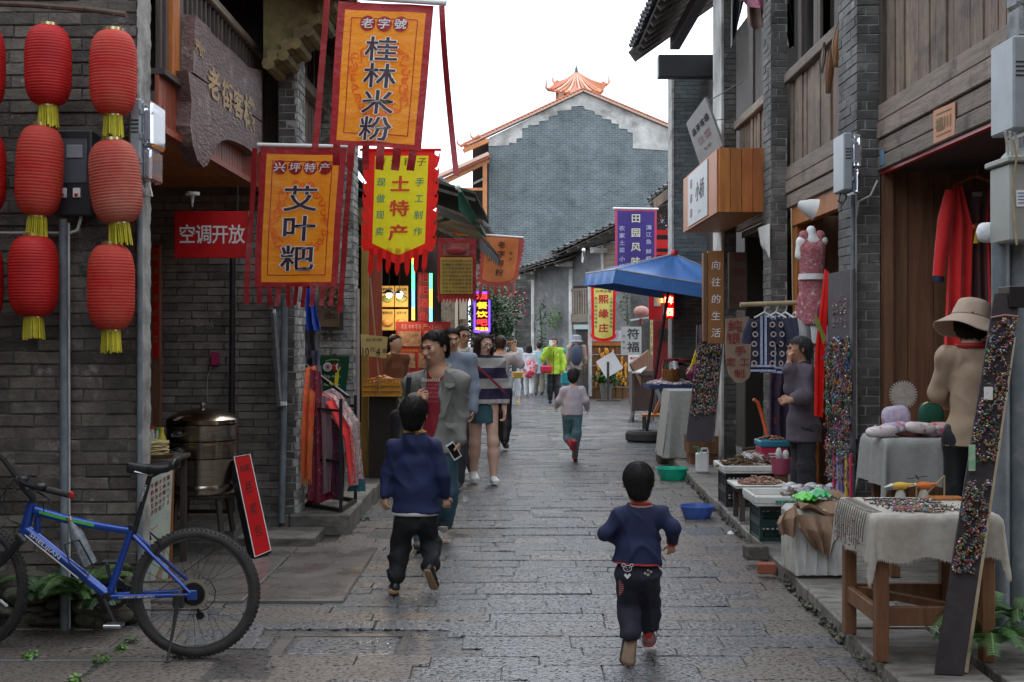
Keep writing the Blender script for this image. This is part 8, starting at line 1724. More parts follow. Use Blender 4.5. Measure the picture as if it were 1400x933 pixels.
# planters, stands
def planter(label,px,py,d_,r,hp,hl,mt,potm):
 c=G(px,py);t=thing('potted_plant',label,'plant',c);part(t,'pot',MB().lathe([(0,0),(r*.7,0),(r,hp),(r*.9,hp),(r*.8,hp-.03),(0,hp-.03)],c,18),potm,smooth=True);leaf_cloud(t,c+V(0,0,hp+hl*.45),(r*1.7,r*1.5,hl*.55),220,mt,.12)
 for i in range(5):a=i*1.26;part(t,'stem',MB().tube([c+V(0,0,hp-.03),c+V(math.cos(a)*r,math.sin(a)*r,hp+hl*.6)],.008,4),m_leaf)
planter('spiky plant in a grey pot in front of the golden shop',829,546,33,.18,.42,.3,m_leaf,m_conc);planter('bright green plant in a low pot right of the golden shop',854,544,34,.2,.28,.45,m_leaf_b,m_grey_plastic)
t=thing('menu_stand','slanted menu stand with white sheet in front of the golden shop','stand',G(830,548));g=G(830,548);dd=g.y-.3;part(t,'post',MB().bar((g.x,dd,0),(g.x,dd,1.0),.06),m_wood_d);q=[P(822,506,dd),P(828,504,dd),P(848,492,dd),P(843,491,dd)];part(t,'sheet',MB().bar(P(822,506,dd),P(845,492,dd),.03,.5),m_white);part(t,'base',MB().bx(g.x-.3,g.x+.3,dd-.15,dd+.15,0,.04),m_wood_d)
t=thing('lectern','dark wooden lectern cabinet with open white menu in the street','lectern',G(885,585));a=G(864,583);dl=24.6;x0,x1=P(865,0,dl).x,P(897,0,dl).x;zt2,zb2=P(0,510,dl).z,P(0,562,dl).z
part(t,'cabinet',MB().bx(x0,x1,dl,dl+.5,zb2,zt2,.01),mat('dark_cabinet_wood',(.07,.035,.028),(.045,.022,.018),7,.5));part(t,'panel_frame',MB().bx(x0-.02,x0+.03,dl-.03,dl-.002,zb2-.35,zt2),m_wood_d);part(t,'panel_frame',MB().bx(x0,x1,dl-.03,dl-.002,zt2-.06,zt2+.05,.02),m_wood_d)
for x in(x0+.01,x1-.04):part(t,'leg',MB().bx(x,x+.05,dl+.4,dl+.45,0,zb2),m_wood_d);part(t,'leg',MB().bar((x+.02,dl,zb2),(x+.02-.12,dl-.2,0),.04),m_wood_d)
part(t,'menu_sheet',MB().add([P(864,509,dl-.1),P(876,509,dl-.1),P(890,495,dl+.2),P(880,494,dl+.2)],[(0,1,2,3)]).add([P(864,510.5,dl-.1),P(876,510.5,dl-.1),P(890,496.5,dl+.2),P(880,495.5,dl+.2)],[(3,2,1,0)]),m_white);part(t,'rest',MB().bar(P(868,513,dl-.05),P(893,494,dl+.2),.05,.5),m_wood_leg)
# umbrella
um=thing('parasol','large blue square parasol leaning over the stalls','parasol',G(882,604));g=G(882,604);M=Matrix.Translation(g)@Matrix.Rotation(R_(8.8),4,'Y')@Matrix.Rotation(R_(8),4,'Z');Hs,hf=2.97,1.13
m_um=mat('blue_parasol_cloth',(.06,.17,.46),(.07,.2,.52),3,.45,bump=.5,bs=7,bd=.02)
apx_=V(0,0,Hs);cr4=[V(-hf,-hf,Hs-.46),V(hf,-hf,Hs-.46),V(hf,hf,Hs-.46),V(-hf,hf,Hs-.46)]
for i in range(4):
 a,b=cr4[i],cr4[(i+1)%4]
 part(um,'canopy_panel',MB().grid(lambda u,v,a=a,b=b:M@(a.lerp(b,u).lerp(apx_,v)-V(0,0,(.07*math.sin(math.pi*v)+.02*math.sin(u*19)*(1-v))*math.sin(math.pi*u))),18,10,.006),m_um,smooth=True)
 part(um,'valance',MB().grid(lambda u,v,a=a,b=b:M@(a.lerp(b,u)+V(.01*math.sin(u*24)*(1-v),.01*math.sin(u*21)*(1-v),-.2*(1-v))),24,3,.005),m_um,smooth=True)
 part(um,'rib',MB().bar(M@(apx_-V(0,0,.08)),M@(a-V(0,0,.03)),.02),m_metal);part(um,'seam',MB().tube([M@(a.lerp(apx_,v)+V(0,0,.012))for v in(0,.5,1)],.006,5),m_linen);part(um,'white_hem',MB().tube([M@(a.lerp(b,u)-V(0,0,-.005))for u in(0,.25,.5,.75,1)],.009,5),m_linen)
part(um,'pole',MB().tube([M@V(0,0,.1),M@apx_],.024,12),m_black,smooth=True);part(um,'knob',MB().lathe([(0,-.02),(.05,-.02),(.06,.02),(.04,.06),(0,.07)],M@apx_,14),m_redp,smooth=True)
part(um,'tyre_base',MB().lathe([(.12,0),(.27,0),(.31,.04),(.31,.13),(.27,.17),(.12,.17),(.1,.1),(.12,0)],g,32),m_rubber,smooth=True)
# tables under the umbrella
t=thing('goods_table','blue topped folding table piled with small goods under the parasol','table',(2.5,19,0));ds=18.2;x0,x1=P(888,0,ds).x,P(950,0,ds).x;zt2=P(0,527,ds).z;part(t,'table_top',MB().bx(x0,x1,ds,ds+.9,zt2-.06,zt2),plain('navy_cover',(.02,.04,.12)));part(t,'leg',MB().bar((x0+.1,ds,zt2-.06),(x0+.5,ds,.0),.05),m_grey_plastic);part(t,'leg',MB().bar((x0+.5,ds+.05,zt2-.06),(x0+.1,ds+.05,.0),.05),m_grey_plastic);part(t,'leg',MB().bar((x1-.1,ds,zt2-.06),(x1-.1,ds,.0),.05),m_grey_plastic)
t=heap('small_goods','jumble of small wrapped goods on the blue table','goods',((x0+x1)/2,ds+.35,zt2),((x1-x0)*.5,.32,.08),220,mat('mixed_goods',(.3,.2,.22),(.55,.5,.5),40,.5,rnd=.6),.025,1.6)
t=thing('glass_jar','large glass jar of amber drink with red lid on the blue table','jar',P(925,524,18.4));c=P(917,522,18.4);part(t,'jar_body',MB().lathe([(0,0),(.11,0),(.125,.03),(.125,.22),(.1,.26),(.1,.3),(0,.3)],c,24),m_glass,smooth=True);part(t,'amber_drink',MB().lathe([(0,.01),(.105,.01),(.11,.03),(.11,.18),(0,.18)],c,24),mat('amber_liquid',(.35,.13,.03),None,rough=.2),smooth=True);part(t,'lid',MB().lathe([(0,.3),(.12,.3),(.12,.33),(0,.34)],c,24),plain('maroon_lid',(.15,.01,.02),.4),smooth=True)
t=thing('glass_jar','second dark jar behind the amber one','jar',P(932,522,18.7));c=P(930,522,18.7);part(t,'jar_body',MB().lathe([(0,0),(.12,0),(.13,.03),(.13,.24),(0,.28)],c,24),plain('grey_brown_jar',(.1,.09,.08),.2),smooth=True);part(t,'lid',MB().lathe([(0,.28),(.16,.28),(.16,.32),(0,.34)],c,24),plain('maroon_lid',(.15,.01,.02),.4),smooth=True)
t=thing('purple_pot','purple lidded pot on the table beside the bead stand','pot',P(947,522,18));c=P(947,518,18);part(t,'pot_body',MB().lathe([(0,0),(.07,0),(.1,.06),(.1,.12),(.06,.17),(0,.19)],c,24),plain('purple_glaze',(.17,.015,.08),.3),smooth=True)
t=thing('yellow_cloth','yellow cloth hung beside the bead stand','cloth',P(945,510,17));part(t,'cloth',drape(MB(),[(951,478,17),(944,500,17),(938,512,17)],[(957,474,17),(953,492,17),(946,500,17)],.04,2),m_yellow,smooth=True);part(thing('grey_cloth','grey purple cloth hung behind the yellow one','cloth',P(955,520,16.6)),'cloth',drape(MB(),[(952,445,16.6),(950,520,16.6)],[(960,445,16.6),(958,520,16.6)],.04,3),plain('mauve_cloth',(.13,.1,.13)),smooth=True)
t=thing('covered_table','table under a pale grey cloth next to the bead stand','table',P(930,605,16));dc=16.0;x0,x1=P(917,0,dc).x,P(946,0,dc).x;zt2=P(0,536,dc).z
part(t,'cloth',MB().grid(lambda u,v:V(x0+(x1-x0)*u-.1*(1-v)*(1-u)+.012*math.sin(u*14+v*3),dc-.02-.03*math.sin(u*9)*(1-v),.13+(zt2-.13)*v),18,14,.01),m_linen2,smooth=True);part(t,'cloth_side',MB().grid(lambda u,v:V(x0-.1*(1-v)+.01*math.sin(u*9),dc+.8*u,.13+(zt2-.13)*v),14,10,.01),m_linen2,smooth=True);part(t,'table_top',MB().bx(x0,x1+.2,dc,dc+.8,zt2-.03,zt2+.01),m_linen2);part(t,'leg',MB().bx(x1-.02,x1+.03,dc-.08,dc-.04,ZP,.7),m_wood_o)
t=thing('folding_chair','small orange wooden chair under the blue table','chair',G(890,590));gx=G(890,592);part(t,'backrest',MB().bar((gx.x+.05,gx.y,.3),(gx.x+.35,gx.y,1.0),.07,.05),m_wood_o);part(t,'seat',MB().bx(gx.x-.15,gx.x+.25,gx.y-.15,gx.y+.2,.28,.32),m_wood_o);[part(t,'leg',MB().bx(gx.x+x,gx.x+x+.04,gx.y+y,gx.y+y+.04,0,.28),m_wood_d)for x in(-.13,.18)for y in(-.12,.14)]
# litter
solo('litter',MB().grid(lambda u,v:G(999,731)+V(.05*u-.02,.06*v,.004+.02*math.sin(u*3)*v),4,4,.003),m_white_cloth,'scrap of white litter on the paving near the kerb','litter')
# ==== PEOPLE
m_skin=mat('skin',(.6,.34,.22),(.53,.28,.17),9,.5,rvar=.1);m_skin_l=mat('skin_light',(.72,.46,.34),(.66,.4,.29),9,.5);m_skin_d=mat('skin_tanned',(.47,.25,.15),(.41,.2,.12),9,.55)
m_hair=mat('black_hair',(.009,.008,.008),(.02,.016,.015),40,.6,spec=.25,bump=.5,bs=120,st=(1,1,.25));m_hair_b=mat('dark_brown_hair',(.028,.014,.012),(.05,.028,.022),40,.5,spec=.3,bump=.5,bs=120,st=(1,1,.2));m_hair_g=mat('greying_hair',(.035,.034,.034),(.09,.088,.085),40,.5,bump=.5,bs=120,st=(1,1,.25))
m_eye=mat('eye_dark',(.012,.009,.008),None,rough=.15);m_eyew=mat('eye_white',(.55,.52,.5),None,rough=.3);m_lip=mat('lips',(.34,.1,.085),None,rough=.4)
def nrm(v):v=Vector(v);return v/v.length if v.length>1e-9 else v
def hand(sd,w,dv,pn,th,sc=1.0,curl=.5,k=.006):
 """palm, four unequal bent fingers and a thumb; dv along the hand, pn out of the palm, th towards the thumb side"""
 dv,pn=nrm(dv),nrm(pn);pn=nrm(pn-dv*pn.dot(dv));sd_=nrm(dv.cross(pn));
 if sd_.dot(Vector(th))<0:sd_=-sd_
 w=Vector(w);sd.ecap(w+dv*.012*sc,w+dv*.075*sc,(.028*sc,.015*sc),(.037*sc,.013*sc),sd_,.01*sc)
 for i,(o,L)in enumerate(((.029,.92),(.010,1.03),(-.010,.97),(-.028,.78))):
  b=w+dv*.086*sc+sd_*o*sc;c=curl*(1+.18*i);a=0;r=.0088*sc
  for s,(l,q)in enumerate(((.036,1),(.025,.92),(.02,.8))):
   a+=c*(.75 if s==0 else .95);d_=dv*math.cos(a)+pn*math.sin(a);e=b+d_*l*L*sc;sd.cone(b,e,r*q,r*q*.9,k*.5);b=e
 b=w+dv*.03*sc+sd_*.026*sc;d1=nrm(dv*.6+sd_*.75+pn*.3);e=b+d1*.035*sc;sd.cone(b,e,.012*sc,.0105*sc,k);d2=nrm(dv*.85+sd_*.25+pn*(.3+.4*curl));sd.cone(e,e+d2*.034*sc,.0105*sc,.0085*sc,k)
def frame(fw,up=(0,0,1)):
 f=nrm(fw);u=nrm(Vector(up)-f*Vector(up).dot(f));s=f.cross(u);return s,f,u
def head(sd,c,hr,fr,female=False,detail=True):
 s,f,u=fr;c=Vector(c);ax=(s,f,u)
 sd.ell(c+u*.2*hr-f*.06*hr,(.71*hr,.86*hr,.78*hr),ax,.02);jw=.5 if female else .56
 sd.ell(c-u*.3*hr+f*.2*hr,(jw*hr,.6*hr,.62*hr),ax,.3*hr);sd.ell(c-u*.72*hr+f*.42*hr,(.24*hr,.2*hr,.2*hr),ax,.25*hr)
 if detail:
  sd.cone(c+f*.79*hr+u*.08*hr,c+f*.98*hr-u*.24*hr,.07*hr,.12*hr,.1*hr);sd.ell(c+f*.9*hr-u*.27*hr,(.17*hr,.1*hr,.08*hr),ax,.06*hr)
  for g in(-1,1):
   sd.sub_ell(c+f*.98*hr+u*.07*hr+s*g*.3*hr,(.2*hr,.2*hr,.13*hr),ax,.12*hr)
   sd.ell(c+f*.72*hr-u*.1*hr+s*g*.34*hr,(.2*hr,.14*hr,.2*hr),ax,.15*hr)
  sd.ell(c+f*.86*hr+u*.2*hr,(.42*hr,.08*hr,.07*hr),ax,.12*hr);sd.ell(c+f*.8*hr-u*.5*hr,(.24*hr,.12*hr,.1*hr),ax,.08*hr)
 for g in(-1,1):sd.ell(c+s*g*.73*hr-f*.02*hr-u*.02*hr,(.055*hr,.16*hr,.27*hr),ax,.05*hr)
def face_parts(t,c,hr,fr,glasses=False):
 s,f,u=fr;M=Matrix(((s.x,f.x,u.x,c[0]),(s.y,f.y,u.y,c[1]),(s.z,f.z,u.z,c[2]),(0,0,0,1)))
 for g in(-1,1):
  e=part(t,'eye',MB().ell((g*.29*hr,.79*hr,.055*hr),(.13*hr,.05*hr,.05*hr),12,8,M),m_eyew,smooth=True);part(e,'iris',MB().ell((g*.27*hr,.83*hr,.05*hr),(.055*hr,.03*hr,.045*hr),10,8,M),m_eye,smooth=True)
  part(t,'eyelid',MB().tube([M@V(g*x*hr,y*hr,z*hr)for x,y,z in((.14,.83,.075),(.28,.855,.115),(.43,.77,.07))],.022*hr,6),m_eye,smooth=True);part(t,'eyebrow',MB().tube([M@V(g*x*hr,y*hr,z*hr)for x,y,z in((.12,.9,.21),(.3,.91,.26),(.48,.78,.22))],[.03*hr,.035*hr,.015*hr],6),m_hair,smooth=True)
 part(t,'lips',MB().ell((0,.9*hr,-.46*hr),(.2*hr,.06*hr,.035*hr),12,6,M).ell((0,.89*hr,-.53*hr),(.17*hr,.06*hr,.04*hr),12,6,M),m_lip,smooth=True)
 if glasses:
  gl=MB()
  for g in(-1,1):gl.tube([M@V(g*.3*hr+.2*hr*math.cos(a*.524),.96*hr,.04*hr+.15*hr*math.sin(a*.524))for a in range(12)],.016*hr,5,closed=True)
  gl.tube([M@V(-.1*hr,.97*hr,.06*hr),M@V(.1*hr,.97*hr,.06*hr)],.014*hr,5)
  for g in(-1,1):gl.tube([M@V(g*.5*hr,.95*hr,.07*hr),M@V(g*.74*hr,.1*hr,.06*hr)],.013*hr,5)
  part(t,'glasses',gl,m_black if glasses==1 else m_metal,smooth=True)
def strands(root,me,mt,n,ln,dn,c):
 """short hairs lying on the hair mass"""
 V_=me.vertices;N=len(V_);mb=MB();rnd=random.Random(5)
 if N==0:return
 for _ in range(n):
  v=V_[rnd.randrange(N)];p=Vector(v.co);k=Vector(v.normal);d_=Vector(dn)+(p-c).normalized()*.3+Vector((rnd.gauss(0,.16),rnd.gauss(0,.16),rnd.gauss(0,.16)));d_=(d_-k*d_.dot(k)*.72).normalized();w=k.cross(d_)*.0013;l=ln*rnd.uniform(.5,1.3);q=p+k*.0015
  mb.add([q-w,q+w,q+d_*l*.6+k*.0025+w*.8,q+d_*l+k*.0015,q+d_*l*.6+k*.0025-w*.8],[(0,1,2,3,4)])
 part(root,'hair_strands',mb,mt,kind='stuff',world=False)
def hair(t,c,hr,fr,style,mt,h,extra=None):
 s,f,u=fr;c=Vector(c);ax=(s,f,u);sd=SD();q={'short':1.03,'crop':1.03,'bowl':1.04,'long':1.06,'bun':1.04,'wavy':1.12}[style]
 sd.ell(c+u*.23*hr-f*.07*hr,(.73*hr*q,.88*hr*q,.79*hr*q),ax,.02)
 low={'short':-.6,'crop':-.78,'bowl':-.88,'long':-.5,'bun':-.6,'wavy':-.85}[style];hl={'short':.42,'crop':.5,'bowl':.3,'long':.42,'bun':.55,'wavy':.4}[style];fa={'short':.3,'crop':.2,'bowl':.38,'long':.3,'bun':.25,'wavy':.35}[style]
 if style in('short','crop','bowl','bun'):sd.ell(c-u*.28*hr-f*.42*hr,(.56*hr*q,.43*hr*q,.62*hr),ax,.15*hr)
 if style=='wavy':sd.ell(c-u*.1*hr-f*.25*hr,(.86*hr,.72*hr,.6*hr),ax,.2*hr)
 cn,fn,un=np.array(c),np.array(f),np.array(u)
 def cutf(X,Y,Z):
  x,y,z=X-cn[0],Y-cn[1],Z-cn[2];a=x*fn[0]+y*fn[1]+z*fn[2];b=x*un[0]+y*un[1]+z*un[2]
  return np.maximum(np.minimum(a-fa*hr+.5*np.minimum(0,b+.1*hr),hl*hr-b+.25*(a-.5*hr)),(low*hr+1.1*np.maximum(a+.42*hr,0)-b))
 sd.subfn(cutf)
 if style=='long':
  for g,l in((-1,1),(1,1)):sd.ecap(c+s*g*.62*hr-f*.05*hr+u*.3*hr,c+s*g*.78*hr+f*(.1)*hr-u*(2.2)*hr,(.26*hr,.5*hr),(.3*hr,.32*hr),s,.15*hr)
  sd.ecap(c-f*.5*hr+u*.2*hr,c-f*.6*hr-u*2.2*hr,(.62*hr,.35*hr),(.65*hr,.22*hr),s,.2*hr)
 if extra:extra(sd,c,hr,s,f,u)
 me=sd.mesh('hair',h,mt,folds(.01*hr if style=='crop' else .03*hr,(60,56,9),1,3));o=part(t,'hair',me,None)
 if h<.0095:strands(o,me,mt,5000 if h<.0075 else 3000,.009 if style=='crop' else .028 if style!='long' else .05,-u*1.0,WM[t.name].inverted()@(c+u*.55*hr))
 return o
def J_(d,**k):return{n:P(v[0],v[1],d+(v[2]if len(v)>2 else 0))for n,v in k.items()}
def torso(sd,J,s_,r,e=0,k=.03,side=None,hem=None,top=.0):
 side=side or nrm(J['sR']-J['sL']);sw=(J['sR']-J['sL']).length/2;ch=(J['sL']+J['sR'])/2
 pel=J['pel'];ch2=ch.lerp(pel,.27);wa=ch.lerp(pel,.68)
 sd.ecap(ch2,wa,(max(r[0]*s_*.95,sw*.72)+e,r[1]*s_+e),(r[2]*s_+e,r[3]*s_+e),side,k);sd.ecap(wa,pel,(r[2]*s_+e,r[3]*s_+e),(r[4]*s_+e,r[5]*s_+e),side,k)
 sd.cone(J['sL'],J['sR'],.025*s_+e*.8,.025*s_+e*.8,.05*s_)
 for n in('sL','sR'):sd.cone(J['neck'].lerp(ch,.35),J[n],.03*s_+e*.8,.031*s_+e,.03*s_)
 if hem is not None and(Vector(hem)-pel).length<.02:hem=pel-Vector((0,0,.03))
 if hem is not None:sd.ecap(pel,Vector(hem),(r[4]*s_+e,r[5]*s_+e),(max(r[4]*1.04,.1)*s_+e,max(r[5]*1.04,.074)*s_+e),side,k)
def arm(sd,J,n,s_,e=0,f=1.0,rr=(.031,.025,.018),k=.03):
 a,b,c=J['s'+n],J['e'+n],J['w'+n];sd.cone(a,b,rr[0]*s_+e,rr[1]*s_+e*1.05,k*s_);
 if f>0:sd.cone(b,b.lerp(c,f),rr[1]*s_+e*1.05,(rr[1]+(rr[2]-rr[1])*f)*s_+e*1.1,k*s_*.7)
def legs(sd,J,s_,e=0,f=1.0,rr=(.05,.034,.024),k=.03,n_=('L','R')):
 for n in n_:
  a,b,c=J['h'+n],J['k'+n],J['a'+n];sd.cone(a,b,rr[0]*s_+e,rr[1]*s_+e,k*s_);sd.cone(b,b.lerp(c,.35*f),rr[1]*s_+e,rr[1]*s_*1.05+e,k*s_);sd.cone(b.lerp(c,.3*f),b.lerp(c,f),rr[1]*s_*1.05+e,rr[2]*s_+e,k*s_*.6)
def shoe(t,a,toe,s_,mt,sole,h=.008,hd=None,nm='shoe'):
 a,toe=Vector(a),Vector(toe);dv=nrm(toe-a);L=(toe-a).length;up=nrm(Vector((0,0,1))-dv*dv.z);
 if abs(dv.z)>.8:up=nrm(Vector(hd or(0,1,0))-dv*dv.dot(Vector(hd or(0,1,0))))
 sd_=dv.cross(up);w=.028*s_;heel=a-dv*.016*s_;sd=SD();sd.ecap(heel,toe-dv*w,(w*.82,.02*s_),(w*1.02,.016*s_),sd_,.01);sd.ecap(a+up*.02*s_,a+up*.034*s_,(w*.8,w*.85),(w*.75,w*.8),sd_,.02)
 sd.ecap(heel+up*.008*s_,a.lerp(toe,.4)+up*.006*s_,(w*.75,.024*s_),(w*.8,.016*s_),sd_,.015);sd.cut(a-up*.013*s_,-up)
 sh=part(t,nm,sd.mesh(nm,h,mt),None);so=SD();so.ecap(heel,toe-dv*w,(w*.9,.026*s_),(w*1.1,.026*s_),sd_,.01);so.cut(a-up*.011*s_,up);so.cut(a-up*.022*s_,-up);part(sh,'sole',so.mesh('sole',h*.8,sole),None);return sh
TR=(.088,.06,.074,.054,.086,.062);TRK=(.094,.066,.098,.07,.106,.076);TRK2=(.098,.068,.106,.074,.116,.08)
# ---- running boy, nearest
def boy_running():
 d=6.45;s_=1.05;t=thing('person','running boy in navy sweater with red trim, nearest the camera','boy',V(P(874,0,6.4).x,6.4,0))
 J=J_(d,neck=(876,691),sL=(850,705,.0),sR=(902,704,0),eL=(827,729,-.02),wL=(847,741,.13),eR=(921,722,-.03),wR=(919,741,.07),pel=(871,772,0),hL=(858,786,0),hR=(886,786,0),kL=(859,828,.08),kR=(887,824,.14),aL=(861,868,-.02),aR=(887,868,.16))
 hc=P(873,660,d+.01);hr=.103;fr=frame((.05,1,-.06),(-.02,.12,1));b=SD();head(b,hc,hr,fr,detail=True);b.cone(hc-V(0,0,.06),J['neck']-V(0,0,.02),.042,.045,.03)
 torso(b,J,s_,TR,-.004);arm(b,J,'L',s_);arm(b,J,'R',s_);legs(b,J,s_)
 hand(b,J['wR'],V(-.02,.2,-1),V(-.3,1,0),V(-1,.3,0),.62,.9);hand(b,J['wL'],V(.5,.8,.1),V(.5,0,-1),V(0,0,1),.62,1.0)
 part(t,'body',b.mesh('body',.0055,m_skin),None);face_parts(t,hc,hr,fr);hair(t,hc,hr,fr,'crop',m_hair,.006)
 m_nv=mat('navy_sweater',(.016,.022,.075),(.012,.016,.055),6,.85,bump=.25,bs=220)
 c=SD();torso(c,J,s_,TRK,.006,hem=J['pel']+V(0,0,-.005));arm(c,J,'L',s_,.009,.95);arm(c,J,'R',s_,.009,.95);c.cone(J['neck']-V(0,0,.06),J['neck']+V(0,0,.01),.07,.056,.03);c.cut(P(872,769,d),V(-.06,0,-1));c.cut(J['neck']+V(0,0,.006),V(0,-.2,1));top=part(t,'sweater',c.mesh('sweater',.0075,m_nv,folds(.010,(10,9,26),1)),None)
 rt=plain('red_trim',(.42,.03,.03),.7);c=SD();torso(c,J,s_,TRK,.0085,hem=J['pel']+V(0,0,-.005));c.cut(P(872,767.5,d),V(.06,0,1));c.cut(P(872,770.3,d),V(-.06,0,-1));part(top,'hem_trim',c.mesh('hem_trim',.005,rt),None)
 part(top,'collar',MB().tube([J['neck']+V(.05*math.cos(a*.45),.05*math.sin(a*.45),.008-.006*math.sin(a*.45))for a in range(14)],.007,8,closed=True),rt,smooth=True);[part(top,'cuff',MB().tube([J['w'+n].lerp(J['e'+n],.1),J['w'+n].lerp(J['e'+n],.03)],.032,14),rt if n=='R' else m_nv,smooth=True)for n in 'LR']
 pn=mat('navy_trousers',(.014,.014,.028),(.02,.02,.036),7,.8,bump=.2,bs=150);c=SD();c.ecap(J['pel']+V(0,0,.02),J['pel']-V(0,0,.05),(.1,.074),(.104,.078),(1,0,0),.03);legs(c,J,s_,.008,1.0,(.053,.047,.038),.02);c.cut(P(860,872,d),(0,0,-1));c.cut(J['pel']+V(0,0,.05),(0,0,1));tr=part(t,'trousers',c.mesh('trousers',.0075,pn,folds(.009,(12,10,36),3)),None)
 # printed bear face and striped patch on the seat and thigh
 pr=MB();Sx=lambda x,y:P(x,y,d-.098);
 for x,y,r in((852.5,773,2.2),(863.5,773,2.2),(858,777.5,4.8)):strip2(pr,[(x+r*1.15*math.cos(a*.4),y+r*.85*math.sin(a*.4))for a in range(17)],.8,Sx)
 for x,y in((856,776.5),(860.5,776.5),(858,779)):disc2(pr,x,y,.7,Sx,8)
 pr.add([tuple(Sx(*p))for p in((853,787),(858,792),(863,786),(860,784),(858,787),(855,784))],[(0,1,2,3,4,5)]);part(tr,'print',pr,m_white)
 pr=MB();Sx=lambda x,y:P(x,y,d-.088);[disc2(pr,x,y,r,Sx,10)for x,y,r in((882,784,2),(886,780,1.6),(890,782,1.8),(886,786,2.2))];part(tr,'print',pr,m_linen)
 pa=MB();Sx=lambda x,y:P(x,y,d-.052);[strip2(pa,[(846,795+2.6*i),(846+7*math.sin(.35+i*.33),795+2.6*i-1)],1.3,Sx)for i in range(8)];part(tr,'striped_patch',pa,plain('pink_stripe',(.5,.15,.16)))
 tan=mat('tan_rubber_sole',(.26,.17,.1),(.17,.11,.07),14,.7,bump=.6,bs=60);shoe(t,P(861,880,d-.02),P(856,915,d-.09),1.45,plain('dark_shoe',(.03,.03,.035)),tan,.006,(.0,1,.2));part(t,'sock',MB().tube([J['aL']+V(0,0,.02),P(861,878,d-.02)],[.028,.03],12),plain('coral_sock',(.6,.12,.08)),smooth=True)
 shoe(t,P(887,876,d+.16),P(889,872,d+.32),1.35,plain('red_grey_shoe',(.25,.14,.12)),plain('red_sole',(.5,.06,.04)),.006);part(t,'sock',MB().tube([J['aR']+V(0,0,.02),P(887,876,d+.16)],[.03,.031],12),m_linen,smooth=True);part(t,'shoe_heel_trim',MB().box(P(887,872,d+.115),(.03,.006,.045),None,.002),m_redp)
boy_running()
def boy_walking():
 d=8.2;s_=1.24;t=thing('person','walking boy in navy sweater with ochre collar, facing away behind the bicycle','boy',V(P(566,0,d).x,d,0))
 J=J_(d,neck=(567,592),sL=(541,613),sR=(593,611),eL=(529,648,.02),wL=(526,678,-.02),eR=(606,650,-.02),wR=(609,678,.03),pel=(568,702),hL=(554,712),hR=(583,712),kL=(547,752,.05),kR=(589,745,.08),aL=(541,795,-.03),aR=(590,777,-.14))
 hc=P(566,566,d);hr=.113;fr=frame((.1,1,0),(0,0,1));b=SD();head(b,hc,hr,fr);b.cone(hc-V(0,0,.06),J['neck']-V(0,0,.02),.046,.048,.03)
 torso(b,J,s_,TR,-.004);arm(b,J,'L',s_);arm(b,J,'R',s_);legs(b,J,s_);hand(b,J['wR'],V(.15,.1,-1),V(-.4,1,0),V(0,1,.2),.72,.8);hand(b,J['wL'],V(0,-.1,-1),V(.6,.6,0),V(.2,1,0),.72,.7)
 part(t,'body',b.mesh('body',.0065,m_skin),None);face_parts(t,hc,hr,fr);hair(t,hc,hr,fr,'bowl',m_hair,.007)
 m_nv=mat('navy_jersey',(.012,.02,.085),(.009,.015,.06),6,.8,bump=.25,bs=220);c=SD();torso(c,J,s_,TRK2,.006,hem=J['pel']+V(0,0,-.01));arm(c,J,'L',s_,.011,.97);arm(c,J,'R',s_,.011,.97);c.cone(J['neck']-V(0,0,.07),J['neck']+V(0,0,.01),.08,.06,.03);c.cut(P(568,700,d),(0,0,-1));c.cut(J['neck']+V(0,0,.006),(0,-.2,1));top=part(t,'sweater',c.mesh('sweater',.009,m_nv,folds(.012,(9,8,24),2)),None)
 c=SD();torso(c,J,s_,TRK2,.0,hem=J['pel']+V(0,0,-.03));c.cut(P(568,704,d),(0,0,-1));c.cut(P(568,697,d),(0,0,1));part(t,'undershirt',c.mesh('undershirt',.008,m_white_cloth),None);part(top,'collar',MB().tube([J['neck']+V(.066*math.cos(a*.45),.055*math.sin(a*.45),.004-.01*math.sin(a*.45))for a in range(14)],.011,8,closed=True),plain('ochre_collar',(.6,.33,.08)),smooth=True)
 pn=plain('black_trousers',(.008,.008,.01),.8);c=SD();c.ecap(J['pel'],J['pel']-V(0,0,.05),(.108,.08),(.112,.088),(1,0,0),.03);legs(c,J,s_,.008,.88,(.052,.042,.034));c.cut(J['pel']+V(0,0,.03),(0,0,1));c.ecap(J['kL'].lerp(J['aL'],.74),J['kL'].lerp(J['aL'],.8),(.06,.06),(.062,.062),(1,0,0),.01);c.ecap(J['kR'].lerp(J['aR'],.76),J['kR'].lerp(J['aR'],.83),(.06,.06),(.062,.062),(1,0,0),.01);part(t,'trousers',c.mesh('trousers',.009,pn,folds(.012,(12,10,32),5)),None)
 for n in 'LR':part(t,'sock',MB().tube([J['k'+n].lerp(J['a'+n],.85),J['a'+n]],.033,12),pn,smooth=True)
 bs=plain('black_shoe',(.015,.016,.02),.4);so=mat('tan_gum_sole',(.4,.26,.13),(.3,.19,.09),20,.6);shoe(t,P(540,805,d-.03),P(538,801,d+.16),1.25,bs,so,.008);shoe(t,P(587,782,d-.16),P(596,805,d-.06),1.25,bs,so,.008,(.1,1,.4))
 part(t,'shoe_sole_heel',MB().ell(P(538,809,d-.065),(.034,.012,.022),12,8),so,smooth=True)
boy_walking()
